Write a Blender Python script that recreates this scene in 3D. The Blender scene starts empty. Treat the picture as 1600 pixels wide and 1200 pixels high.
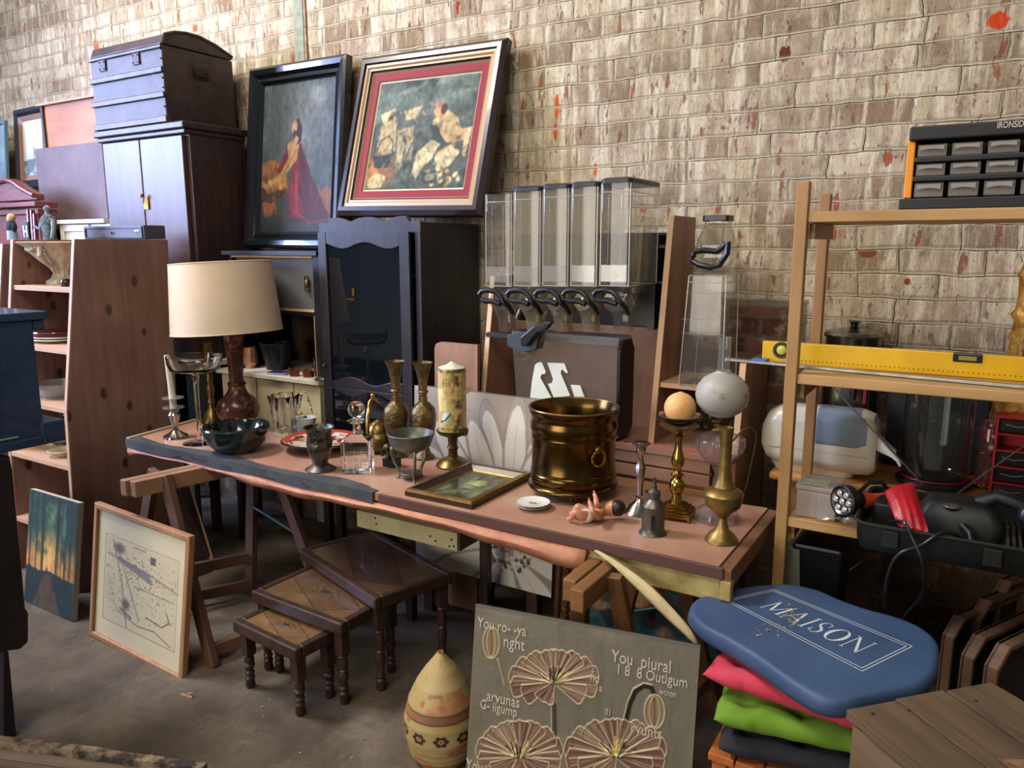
import bpy, math, random
import numpy as np
from mathutils import Vector, Matrix
random.seed(7)
SC = bpy.context.scene
COL = SC.collection
# ---------------- camera ----------------
FPX = 1200.0; YAW = math.radians(31.4); PITCH = math.radians(10.2); EYE = 1.6
cd = bpy.data.cameras.new('camera'); cam = bpy.data.objects.new('camera', cd); COL.objects.link(cam)
cd.sensor_width = 36.0; cd.lens = 36.0 * FPX / 1600.0; cd.clip_start = 0.05
cam.location = (0, 0, EYE); cam.rotation_euler = (math.pi/2 - PITCH, 0, YAW)
SC.camera = cam
# ---------------- view and world ----------------
SC.view_settings.view_transform = 'Standard'; SC.view_settings.look = 'None'
SC.view_settings.exposure = 0.0; SC.view_settings.gamma = 1.0; SC.view_settings.use_curve_mapping = False
SC.cycles.transparent_max_bounces = 32; SC.cycles.max_bounces = 10
w = bpy.data.worlds.new('hall_light'); SC.world = w; w.use_nodes = True
nt = w.node_tree; nt.nodes.clear()
wo = nt.nodes.new('ShaderNodeOutputWorld'); bg = nt.nodes.new('ShaderNodeBackground')
tc = nt.nodes.new('ShaderNodeTexCoord'); ns = nt.nodes.new('ShaderNodeTexNoise'); ns.inputs['Scale'].default_value = 2.2; ns.inputs['Detail'].default_value = 3
rp = nt.nodes.new('ShaderNodeValToRGB')
e = rp.color_ramp.elements; e[0].position = .36; e[0].color = (.07,.06,.05,1); e[1].position = .66; e[1].color = (.95,.92,.86,1)
nt.links.new(tc.outputs['Generated'], ns.inputs['Vector']); nt.links.new(ns.outputs['Fac'], rp.inputs['Fac'])
nt.links.new(rp.outputs['Color'], bg.inputs['Color']); nt.links.new(bg.outputs[0], wo.inputs['Surface'])
bg.inputs['Strength'].default_value = 0.34
def area(name, loc, target, sx, sy, power, col):
    l = bpy.data.lights.new(name, 'AREA'); l.shape = 'RECTANGLE'; l.size = sx; l.size_y = sy; l.energy = power; l.color = col
    o = bpy.data.objects.new(name, l); COL.objects.link(o); o.location = loc
    o.rotation_euler = (Vector(target) - Vector(loc)).to_track_quat('-Z', 'Y').to_euler(); return o
area('skylight', (-4.2, 1.0, 4.7), (-1.6, 2.2, 0.4), 1.3, 0.8, 220, (1.0, .96, .91))
lw_ = area('left_blue_light', (-7.6, -0.4, 3.0), (-4.0, 2.7, 1.75), 2.0, 2.0, 105, (.46, .58, 1.0)); lw_.data.spread = math.radians(62)  # light from the left; blue tint and narrow beam added to imitate lens haze
area('front_fill', (-2.6, -3.2, 1.9), (-1.8, 2.5, .6), 3.0, 2.0, 135, (1.0, .91, .79))  # unseen fill lamp added behind the camera to brighten under the table
area('hall_skylight', (-0.6, -1.6, 5.2), (-0.8, 2.6, 1.0), 2.6, 1.2, 125, (1.0, .93, .84))
# ---------------- pixel helpers: points of the place from a 1600x1200 frame ----------------
_f = (-math.sin(YAW), math.cos(YAW)); _r = (math.cos(YAW), math.sin(YAW))
def ray(px, py):
    a = px-800.; b = 600.-py
    up = b*math.cos(PITCH)-FPX*math.sin(PITCH); fh = FPX*math.cos(PITCH)+b*math.sin(PITCH)
    return Vector((_f[0]*fh+_r[0]*a, _f[1]*fh+_r[1]*a, up))
CAM = Vector((0, 0, EYE))
def pz(px, py, z): d = ray(px, py); return CAM + d*((z-EYE)/d.z)
def pY(px, py, y): d = ray(px, py); return CAM + d*(y/d.y)
def pX(px, py, x): d = ray(px, py); return CAM + d*(x/d.x)
def pplane(px, py, p0, n): d = ray(px, py); return CAM + d*((Vector(p0)-CAM).dot(n)/d.dot(n))
def depth(p): return (p[0]*_f[0]+p[1]*_f[1])*math.cos(PITCH)-(p[2]-EYE)*math.sin(PITCH)
def zrow(B, py):
    """height on the vertical line through B that shows at image row py"""
    fh = B[0]*_f[0]+B[1]*_f[1]; k = (600.-py)/FPX
    u = fh*(k*math.cos(PITCH)-math.sin(PITCH))/(math.cos(PITCH)+k*math.sin(PITCH))
    return EYE+u
def mpp(B): return depth(B)/FPX
# ---------------- colour and materials ----------------
def lin(c):
    if isinstance(c, str):
        c = c.lstrip('#'); c = [int(c[i:i+2], 16)/255. for i in (0, 2, 4)]
    return tuple((x/12.92 if x <= .04045 else ((x+.055)/1.055)**2.4) for x in c)
_M = {}
def mat(name, col='#808080', rough=.5, metal=0., col2=None, ns=8., amt=.5, bump=0., bs=40., stretch=(1, 1, 1), trans=0., ior=1.45, coat=0., spec=.5, sss=0., detail=5., ramp=(.35, .65)):
    if name in _M: return _M[name]
    m = bpy.data.materials.new(name); m.use_nodes = True; t = m.node_tree; p = t.nodes['Principled BSDF']
    c = lin(col); p.inputs['Base Color'].default_value = (*c, 1); p.inputs['Roughness'].default_value = rough
    p.inputs['Metallic'].default_value = metal; p.inputs['Transmission Weight'].default_value = trans; p.inputs['IOR'].default_value = ior
    p.inputs['Coat Weight'].default_value = coat; p.inputs['Specular IOR Level'].default_value = spec
    if sss: p.inputs['Subsurface Weight'].default_value = sss; p.inputs['Subsurface Radius'].default_value = (.02, .01, .006)
    if col2 or bump:
        tcn = t.nodes.new('ShaderNodeTexCoord'); mp = t.nodes.new('ShaderNodeMapping'); mp.inputs['Scale'].default_value = stretch
        t.links.new(tcn.outputs['Object'], mp.inputs['Vector'])
    if col2:
        n = t.nodes.new('ShaderNodeTexNoise'); n.inputs['Scale'].default_value = ns; n.inputs['Detail'].default_value = detail; n.inputs['Roughness'].default_value = .65
        t.links.new(mp.outputs[0], n.inputs['Vector'])
        r = t.nodes.new('ShaderNodeMapRange'); r.inputs['From Min'].default_value = ramp[0]; r.inputs['From Max'].default_value = ramp[1]
        t.links.new(n.outputs['Fac'], r.inputs['Value'])
        mx = t.nodes.new('ShaderNodeMix'); mx.data_type = 'RGBA'; mx.inputs['A'].default_value = (*c, 1); mx.inputs['B'].default_value = (*lin(col2), 1)
        t.links.new(r.outputs[0], mx.inputs['Factor']); t.links.new(mx.outputs['Result'], p.inputs['Base Color'])
    if bump:
        n2 = t.nodes.new('ShaderNodeTexNoise'); n2.inputs['Scale'].default_value = bs; n2.inputs['Detail'].default_value = 4
        t.links.new(mp.outputs[0], n2.inputs['Vector'])
        b = t.nodes.new('ShaderNodeBump'); b.inputs['Strength'].default_value = bump; b.inputs['Distance'].default_value = .01
        t.links.new(n2.outputs['Fac'], b.inputs['Height']); t.links.new(b.outputs[0], p.inputs['Normal'])
    _M[name] = m; return m
def wood(name, c1, c2, axis='z', scale=1., rough=.55, bump=.15, knots=0.):
    """grain running along the given axis"""
    if name in _M: return _M[name]
    s = {'x': (.9, 14, 14), 'y': (14, .9, 14), 'z': (14, 14, .9)}[axis]
    m = bpy.data.materials.new(name); m.use_nodes = True; t = m.node_tree; p = t.nodes['Principled BSDF']; p.inputs['Roughness'].default_value = rough
    N = t.nodes.new; L = t.links.new
    tcn = N('ShaderNodeTexCoord'); mp = N('ShaderNodeMapping'); mp.inputs['Scale'].default_value = tuple(v*scale for v in s); L(tcn.outputs['Object'], mp.inputs['Vector'])
    n = N('ShaderNodeTexNoise'); n.inputs['Scale'].default_value = 2.0; n.inputs['Detail'].default_value = 6; n.inputs['Roughness'].default_value = .6; n.inputs['Distortion'].default_value = .6; L(mp.outputs[0], n.inputs['Vector'])
    n3 = N('ShaderNodeTexNoise'); n3.inputs['Scale'].default_value = 3; n3.inputs['Detail'].default_value = 2; L(tcn.outputs['Object'], n3.inputs['Vector'])
    ad = N('ShaderNodeMath'); ad.operation = 'ADD'; L(n.outputs['Fac'], ad.inputs[0]); L(n3.outputs['Fac'], ad.inputs[1])
    r = N('ShaderNodeMapRange'); r.inputs['From Min'].default_value = .75; r.inputs['From Max'].default_value = 1.25; L(ad.outputs[0], r.inputs['Value'])
    mx = N('ShaderNodeMix'); mx.data_type = 'RGBA'; mx.inputs['A'].default_value = (*lin(c1), 1); mx.inputs['B'].default_value = (*lin(c2), 1); L(r.outputs[0], mx.inputs['Factor'])
    out = mx.outputs['Result']
    if knots:
        v = N('ShaderNodeTexVoronoi'); mp2 = N('ShaderNodeMapping'); mp2.inputs['Scale'].default_value = {'x': (5, 9, 9), 'y': (9, 5, 9), 'z': (9, 9, 5)}[axis]
        L(tcn.outputs['Object'], mp2.inputs['Vector']); L(mp2.outputs[0], v.inputs['Vector']); v.inputs['Scale'].default_value = 1.0; v.inputs['Randomness'].default_value = 1
        rr = N('ShaderNodeMapRange'); rr.inputs['From Min'].default_value = knots; rr.inputs['From Max'].default_value = knots*.75; L(v.outputs['Distance'], rr.inputs['Value'])
        m3 = N('ShaderNodeMix'); m3.data_type = 'RGBA'; L(rr.outputs[0], m3.inputs['Factor']); L(out, m3.inputs['A']); m3.inputs['B'].default_value = (*[v2*.35 for v2 in lin(c1)], 1); out = m3.outputs['Result']
    L(out, p.inputs['Base Color'])
    b = N('ShaderNodeBump'); b.inputs['Strength'].default_value = bump; b.inputs['Distance'].default_value = .004; L(n.outputs['Fac'], b.inputs['Height']); L(b.outputs[0], p.inputs['Normal'])
    _M[name] = m; return m
def clear(name, tint='#ffffff', alpha=.12, rough=.05, body='#c8c8c4'):
    """thin clear plastic or glass sheet: mostly see-through, with reflections and a faint body"""
    if name in _M: return _M[name]
    m = bpy.data.materials.new(name); m.use_nodes = True; t = m.node_tree; t.nodes.clear(); N = t.nodes.new; L = t.links.new
    o = N('ShaderNodeOutputMaterial'); tr = N('ShaderNodeBsdfTransparent'); tr.inputs[0].default_value = (*lin(tint), 1)
    pr = N('ShaderNodeBsdfPrincipled'); pr.inputs['Base Color'].default_value = (*lin(body), 1); pr.inputs['Roughness'].default_value = rough
    gl = N('ShaderNodeBsdfGlossy'); gl.inputs['Roughness'].default_value = rough
    lw = N('ShaderNodeLayerWeight'); lw.inputs['Blend'].default_value = .5
    pw = N('ShaderNodeMath'); pw.operation = 'POWER'; L(lw.outputs['Facing'], pw.inputs[0]); pw.inputs[1].default_value = 3.
    fr = N('ShaderNodeMath'); fr.operation = 'MULTIPLY_ADD'; L(pw.outputs[0], fr.inputs[0]); fr.inputs[1].default_value = .75; fr.inputs[2].default_value = .045
    m1 = N('ShaderNodeMixShader'); m1.inputs[0].default_value = alpha; L(tr.outputs[0], m1.inputs[1]); L(pr.outputs[0], m1.inputs[2])
    m2 = N('ShaderNodeMixShader'); L(fr.outputs[0], m2.inputs[0]); L(m1.outputs[0], m2.inputs[1]); L(gl.outputs[0], m2.inputs[2]); L(m2.outputs[0], o.inputs[0])
    _M[name] = m; return m
def vmat(name, rough=.6, coat=0., bump=0., metal=0., spec=.5):
    if name in _M: return _M[name]
    m = bpy.data.materials.new(name); m.use_nodes = True; t = m.node_tree; p = t.nodes['Principled BSDF']
    a = t.nodes.new('ShaderNodeAttribute'); a.attribute_name = 'Col'; t.links.new(a.outputs['Color'], p.inputs['Base Color'])
    p.inputs['Roughness'].default_value = rough; p.inputs['Coat Weight'].default_value = coat; p.inputs['Metallic'].default_value = metal; p.inputs['Specular IOR Level'].default_value = spec
    if bump:
        tcn = t.nodes.new('ShaderNodeTexCoord'); n2 = t.nodes.new('ShaderNodeTexNoise'); n2.inputs['Scale'].default_value = 60
        t.links.new(tcn.outputs['Object'], n2.inputs['Vector']); b = t.nodes.new('ShaderNodeBump'); b.inputs['Strength'].default_value = bump; b.inputs['Distance'].default_value = .004
        t.links.new(n2.outputs['Fac'], b.inputs['Height']); t.links.new(b.outputs[0], p.inputs['Normal'])
    _M[name] = m; return m
# ---------------- mesh builder ----------------
class MB:
    def __init__(s): s.v = []; s.f = []; s.m = []; s.mi = 0
    def add(s, vs, fs):
        b = len(s.v); s.v += [tuple(v) for v in vs]; s.f += [tuple(b+i for i in f) for f in fs]; s.m += [s.mi]*len(fs); return s
    def hexa(s, p):   # p: 8 points, bottom ring then top ring
        return s.add(p, [(3, 2, 1, 0), (4, 5, 6, 7), (0, 1, 5, 4), (1, 2, 6, 5), (2, 3, 7, 6), (3, 0, 4, 7)])
    def box(s, a, b, M=None):
        x0, y0, z0 = [min(a[i], b[i]) for i in range(3)]; x1, y1, z1 = [max(a[i], b[i]) for i in range(3)]
        p = [Vector(q) for q in ((x0, y0, z0), (x1, y0, z0), (x1, y1, z0), (x0, y1, z0), (x0, y0, z1), (x1, y0, z1), (x1, y1, z1), (x0, y1, z1))]
        if M is not None: p = [M @ q for q in p]
        return s.hexa(p)
    def bar(s, a, b, w, h, up=(0, 0, 1)):
        a = Vector(a); b = Vector(b); d = (b-a).normalized(); u = Vector(up)
        if abs(d.dot(u)) > .98: u = Vector((0, 1, 0))
        sx = d.cross(u).normalized()*w/2; sy = sx.cross(d).normalized()*h/2
        return s.hexa([a-sx-sy, a+sx-sy, a+sx+sy, a-sx+sy, b-sx-sy, b+sx-sy, b+sx+sy, b-sx+sy])
    def prism(s, poly, ex):
        ex = Vector(ex); n = len(poly); p = [Vector(q) for q in poly]; q = [v+ex for v in p]
        nr = Vector((0, 0, 0))
        for i in range(n): nr += p[i].cross(p[(i+1) % n])
        fs = [tuple(range(n))[::-1], tuple(range(n, 2*n))]+[(i, (i+1) % n, n+(i+1) % n, n+i) for i in range(n)]
        if nr.dot(ex) < 0: fs = [f[::-1] for f in fs]
        return s.add(p+q, fs)
    def tube(s, pts, r, seg=8, closed=False, flat=1.):
        pts = [Vector(p) for p in pts]; n = len(pts); rs = r if isinstance(r, (list, tuple)) else [r]*n
        vs = []; prev = None
        for i, p in enumerate(pts):
            if closed: d = pts[(i+1) % n]-pts[i-1]
            else: d = pts[min(i+1, n-1)]-pts[max(i-1, 0)]
            if d.length < 1e-9: d = Vector((0, 0, 1))
            d.normalize()
            if prev is None:
                u = Vector((0, 0, 1)) if abs(d.z) < .9 else Vector((1, 0, 0)); u = (u-d*u.dot(d)).normalized()
            else: u = (prev-d*prev.dot(d)).normalized()
            prev = u; w_ = d.cross(u)
            for k in range(seg):
                a = 2*math.pi*k/seg; vs.append(p+(u*math.cos(a)+w_*math.sin(a)*flat)*rs[i])
        fs = []
        for i in range(n if closed else n-1):
            j = (i+1) % n
            for k in range(seg): fs.append((i*seg+k, i*seg+(k+1) % seg, j*seg+(k+1) % seg, j*seg+k))
        if not closed: fs += [tuple(range(seg))[::-1], tuple(range((n-1)*seg, n*seg))]
        return s.add(vs, fs)
    def lathe(s, prof, c=(0, 0, 0), seg=32, sx=1., sy=1., rot=None, rfun=None, close=True):
        """prof: (radius, z) list; points with radius 0 close the shape"""
        c = Vector(c); vs = []; idx = []
        for (r, z) in prof:
            if r < 1e-6: idx.append([len(vs)]); vs.append(Vector((0, 0, z)))
            else:
                idx.append(list(range(len(vs), len(vs)+seg)))
                for k in range(seg):
                    a = 2*math.pi*k/seg; rr = r*(rfun(a, z) if rfun else 1.); vs.append(Vector((rr*math.cos(a)*sx, rr*math.sin(a)*sy, z)))
        if rot is not None: vs = [rot @ v for v in vs]
        vs = [v+c for v in vs]; fs = []
        for i in range(len(prof)-1):
            A, B = idx[i], idx[i+1]
            for k in range(seg):
                k2 = (k+1) % seg
                if len(A) == 1 and len(B) == 1: break
                if len(A) == 1: fs.append((A[0], B[k2], B[k]))
                elif len(B) == 1: fs.append((A[k], A[k2], B[0]))
                else: fs.append((A[k], A[k2], B[k2], B[k]))
        if close:
            if len(idx[0]) > 1: fs.append(tuple(idx[0])[::-1])
            if len(idx[-1]) > 1: fs.append(tuple(idx[-1]))
        return s.add(vs, fs)
    def ball(s, c, r, sx=1, sy=1, sz=1, seg=20, rings=12, rot=None):
        prof = [(math.sin(math.pi*i/rings)*r, -math.cos(math.pi*i/rings)*r*sz) for i in range(rings+1)]
        prof[0] = (0, -r*sz); prof[-1] = (0, r*sz)
        return s.lathe(prof, c, seg, sx, sy, rot)
    def ring(s, c, R, r, axis=(0, 0, 1), seg=28, rs=8, arc=None, flat=1.):
        ax = Vector(axis).normalized(); u = Vector((0, 0, 1)) if abs(ax.z) < .9 else Vector((1, 0, 0)); u = (u-ax*u.dot(ax)).normalized(); w_ = ax.cross(u); c = Vector(c)
        if arc: pts = [c+(u*math.cos(a)+w_*math.sin(a))*R for a in [arc[0]+(arc[1]-arc[0])*i/seg for i in range(seg+1)]]
        else: pts = [c+(u*math.cos(2*math.pi*i/seg)+w_*math.sin(2*math.pi*i/seg))*R for i in range(seg)]
        return s.tube(pts, r, rs, closed=not arc, flat=flat)
    def build(s, name, mats, parent=None, smooth=False, bevel=0., sub=0, world=True, angle=40, solid=0.):
        me = bpy.data.meshes.new(name); v = s.v
        if parent is not None and world:
            pl = parent; off = Vector((0, 0, 0)); 
            while pl is not None: off += pl.location; pl = pl.parent
            v = [(q[0]-off.x, q[1]-off.y, q[2]-off.z) for q in v]
        me.from_pydata(v, [], s.f); me.update()
        if not isinstance(mats, (list, tuple)): mats = [mats]
        for m in mats: me.materials.append(m)
        me.polygons.foreach_set('material_index', s.m)
        if smooth:
            me.polygons.foreach_set('use_smooth', [True]*len(me.polygons)); me.set_sharp_from_angle(angle=math.radians(angle))
        o = bpy.data.objects.new(name, me); COL.objects.link(o)
        if parent is not None: o.parent = parent
        if solid: md = o.modifiers.new('solid', 'SOLIDIFY'); md.thickness = solid; md.offset = 0
        if bevel:
            md = o.modifiers.new('bevel', 'BEVEL'); md.width = bevel; md.segments = 2; md.limit_method = 'ANGLE'; md.angle_limit = math.radians(35); md.harden_normals = False
        if sub: md = o.modifiers.new('sub', 'SUBSURF'); md.levels = sub; md.render_levels = sub
        return o
def tag(o, label, cat, group=None):
    o['label'] = label; o['category'] = cat
    if group: o['group'] = group
    return o
def thing(name, label, cat, loc=(0, 0, 0), group=None):
    o = bpy.data.objects.new(name, None); COL.objects.link(o); o.location = loc; o.empty_display_size = .05; return tag(o, label, cat, group)
def solo(mb, name, mats, label, cat, group=None, **k):
    """one thing that is one mesh; its origin is moved to its base"""
    v = np.array(mb.v); lo = v.min(0); hi = v.max(0); b = Vector(((lo[0]+hi[0])/2, (lo[1]+hi[1])/2, lo[2]))
    mb.v = [(q[0]-b.x, q[1]-b.y, q[2]-b.z) for q in mb.v]
    o = mb.build(name, mats, None, **k); o.location = b; return tag(o, label, cat, group)
def struct(mb, name, mats, **k): o = mb.build(name, mats, **k); o['kind'] = 'structure'; return o
def copy_tree(o, parent=None):
    c = o.copy(); COL.objects.link(c); c.parent = parent
    for ch in list(o.children): copy_tree(ch, c)
    return c
# ---------------- painted surfaces: a fine grid with a colour per vertex ----------------
_rng = np.random.default_rng(5)
class Paint:
    def __init__(s, nx, ny, col, asp=1.):
        s.nx, s.ny, s.asp = nx, ny, asp; s.a = np.ones((ny, nx, 3))*np.array(s.c(col)); s.h = np.zeros((ny, nx))
        s.u, s.v = np.meshgrid(np.linspace(0, 1, nx), np.linspace(0, 1, ny))    # v runs downwards
    @staticmethod
    def c(col):
        if isinstance(col, str): col = col.lstrip('#'); return [int(col[i:i+2], 16)/255. for i in (0, 2, 4)]
        return col
    def noise(s, sc, sy=None, octs=3):
        sy = sy or sc; out = 0; tot = 0
        for o in range(octs):
            gx, gy = max(2, int(sc*2**o)+1), max(2, int(sy*2**o)+1); g = _rng.random((gy+1, gx+1))
            x = s.u*(gx-1); y = s.v*(gy-1); x0 = x.astype(int); y0 = y.astype(int); fx = x-x0; fy = y-y0
            fx = fx*fx*(3-2*fx); fy = fy*fy*(3-2*fy)
            n = (g[y0, x0]*(1-fx)+g[y0, x0+1]*fx)*(1-fy)+(g[y0+1, x0]*(1-fx)+g[y0+1, x0+1]*fx)*fy
            out = out+n/2**o; tot += 1/2**o
        return out/tot
    def mix(s, col, k):
        k = np.clip(k, 0, 1)[..., None]; s.a = s.a*(1-k)+np.array(s.c(col))*k
    def ell(s, cx, cy, rx, ry, col, soft=.15, rot=0., al=1., h=0.):
        dx = s.u-cx; dy = (s.v-cy)*s.asp; c_, s_ = math.cos(rot), math.sin(rot); X = (dx*c_+dy*s_)/rx; Y = (-dx*s_+dy*c_)/(ry*s.asp)
        k = np.clip((1-np.sqrt(X*X+Y*Y))/soft+.5, 0, 1)*al; s.mix(col, k)
        if h: s.h = s.h+h*k
        return k
    def poly(s, pts, col, al=1., jit=0.):
        x, y = s.u, s.v
        if jit: n1 = (s.noise(24)-.5)*jit; n2 = (s.noise(24)-.5)*jit; x = x+n1; y = y+n2
        ins = np.zeros(x.shape, bool); n = len(pts)
        for i in range(n):
            x1, y1 = pts[i]; x2, y2 = pts[(i+1) % n]
            if y1 == y2: continue
            ins ^= ((y1 > y) != (y2 > y)) & (x < (x2-x1)*(y-y1)/(y2-y1)+x1)
        s.mix(col, ins*al); return ins
    def line(s, pts, col, w, al=1., h=0., soft=.5):
        d = np.full(s.u.shape, 9.)
        for (x1, y1), (x2, y2) in zip(pts[:-1], pts[1:]):
            y1, y2 = y1*s.asp, y2*s.asp; dx, dy = x2-x1, y2-y1; L2 = dx*dx+dy*dy+1e-12
            t = np.clip(((s.u-x1)*dx+(s.v*s.asp-y1)*dy)/L2, 0, 1)
            d = np.minimum(d, np.hypot(s.u-x1-t*dx, s.v*s.asp-y1-t*dy))
        k = np.clip((w-d)/(w*soft)+.0, 0, 1); s.mix(col, k*al)
        if h: s.h = s.h+h*k
        return k
    def finish(s, n, gain, tex=.12):
        """soften brush edges, deepen the old varnish tone and add canvas and brush texture"""
        for _ in range(n):
            p = np.pad(s.a, ((1, 1), (1, 1), (0, 0)), 'edge'); s.a = (p[1:-1, 1:-1]*2+p[:-2, 1:-1]+p[2:, 1:-1]+p[1:-1, :-2]+p[1:-1, 2:])/6
        k = 1+tex*((s.noise(40, 30)-.5)*2+(s.noise(14, 10)-.5)*2); s.a = np.clip(s.a*gain*k[..., None], 0, 1); return s
    def mesh(s, name, O, U, V, mt, parent=None, hscale=0., world=True, N=None, loc=None):
        """O = top left corner, U along the width, V down the height"""
        O, U, V = Vector(O), Vector(U), Vector(V); n = N or V.cross(U).normalized()
        P_ = (np.array(O)[None, None]+s.u[..., None]*np.array(U)+s.v[..., None]*np.array(V)+(s.h*hscale)[..., None]*np.array(n)).reshape(-1, 3)
        if parent is not None and world:
            off = Vector((0, 0, 0)); pl = parent
            while pl is not None: off += pl.location; pl = pl.parent
            P_ = P_-np.array(off)
        nx, ny = s.nx, s.ny; i = np.arange(nx*ny).reshape(ny, nx)
        q = np.stack([i[:-1, :-1], i[1:, :-1], i[1:, 1:], i[:-1, 1:]], -1).reshape(-1, 4)
        me = bpy.data.meshes.new(name); me.vertices.add(len(P_)); me.vertices.foreach_set('co', P_.ravel())
        me.loops.add(q.size); me.loops.foreach_set('vertex_index', q.ravel().astype(np.int32)); me.polygons.add(len(q))
        me.polygons.foreach_set('loop_start', np.arange(0, q.size, 4, dtype=np.int32)); me.update(calc_edges=True)
        me.polygons.foreach_set('use_smooth', np.ones(len(q), bool))
        a = np.clip(s.a, 0, 1); a = np.where(a <= .04045, a/12.92, ((a+.055)/1.055)**2.4).reshape(-1, 3)
        at = me.color_attributes.new('Col', 'FLOAT_COLOR', 'POINT'); at.data.foreach_set('color', np.hstack([a, np.ones((len(a), 1))]).ravel())
        me.materials.append(mt); o = bpy.data.objects.new(name, me); COL.objects.link(o)
        if parent is not None: o.parent = parent
        return o
def frame(name, O, U, V, prof, mats, parent, band=None):
    """mitred moulding around the rectangle O, U, V (O = top left, V down); prof = (inset, forward) from the back outer edge to the inner edge"""
    O, U, V = Vector(O), Vector(U), Vector(V); u = U.normalized(); v = V.normalized(); n = v.cross(u).normalized()
    b = MB(); vs = []
    for (i, h) in prof:
        vs += [O+u*i+v*i+n*h, O+U-u*i+v*i+n*h, O+U+V-u*i-v*i+n*h, O+V+u*i-v*i+n*h]
    b.add(vs, []); k = len(prof)
    for j in range(k-1):
        for c in range(4):
            c2 = (c+1) % 4; b.f.append((j*4+c, j*4+c2, (j+1)*4+c2, (j+1)*4+c)[::-1]); b.m.append(band[j] if band else 0)
    return b.build(name, mats, parent)
def rect_from_px(BL, BR, TL, p0, n):
    """square-cornered rectangle on a plane from three seen corners; returns O (top left), U, V(down)"""
    a = pplane(*BL, p0, n); b = pplane(*BR, p0, n); c = pplane(*TL, p0, n)
    U = b-a; up = c-a; up = up-U*up.dot(U)/U.dot(U); return a+up, U, -up
def leanplane(yb, zb, yt, zt):
    """plane parallel to x through (yb,zb) and (yt,zt), facing the room"""
    d = Vector((0, yt-yb, zt-zb)).normalized(); return Vector((0, yb, zb)), Vector((1, 0, 0)).cross(d)*1.0
def LP(B, prof):
    """profile in picture units -> metres: (radius px, row) around the vertical axis through B"""
    m = mpp(B); return [(r*m, max(zrow(B, py), B[2])) for r, py in prof]
def lat(B, name, mt, prof, parent, seg=36, smooth=True, angle=35, rfun=None, dx=0., **k):
    b = MB(); b.lathe([(r, z) for r, z in LP(B, prof)], (B[0], B[1], 0), seg, rfun=rfun); return b.build(name, mt, parent, smooth=smooth, angle=angle, **k)
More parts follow.
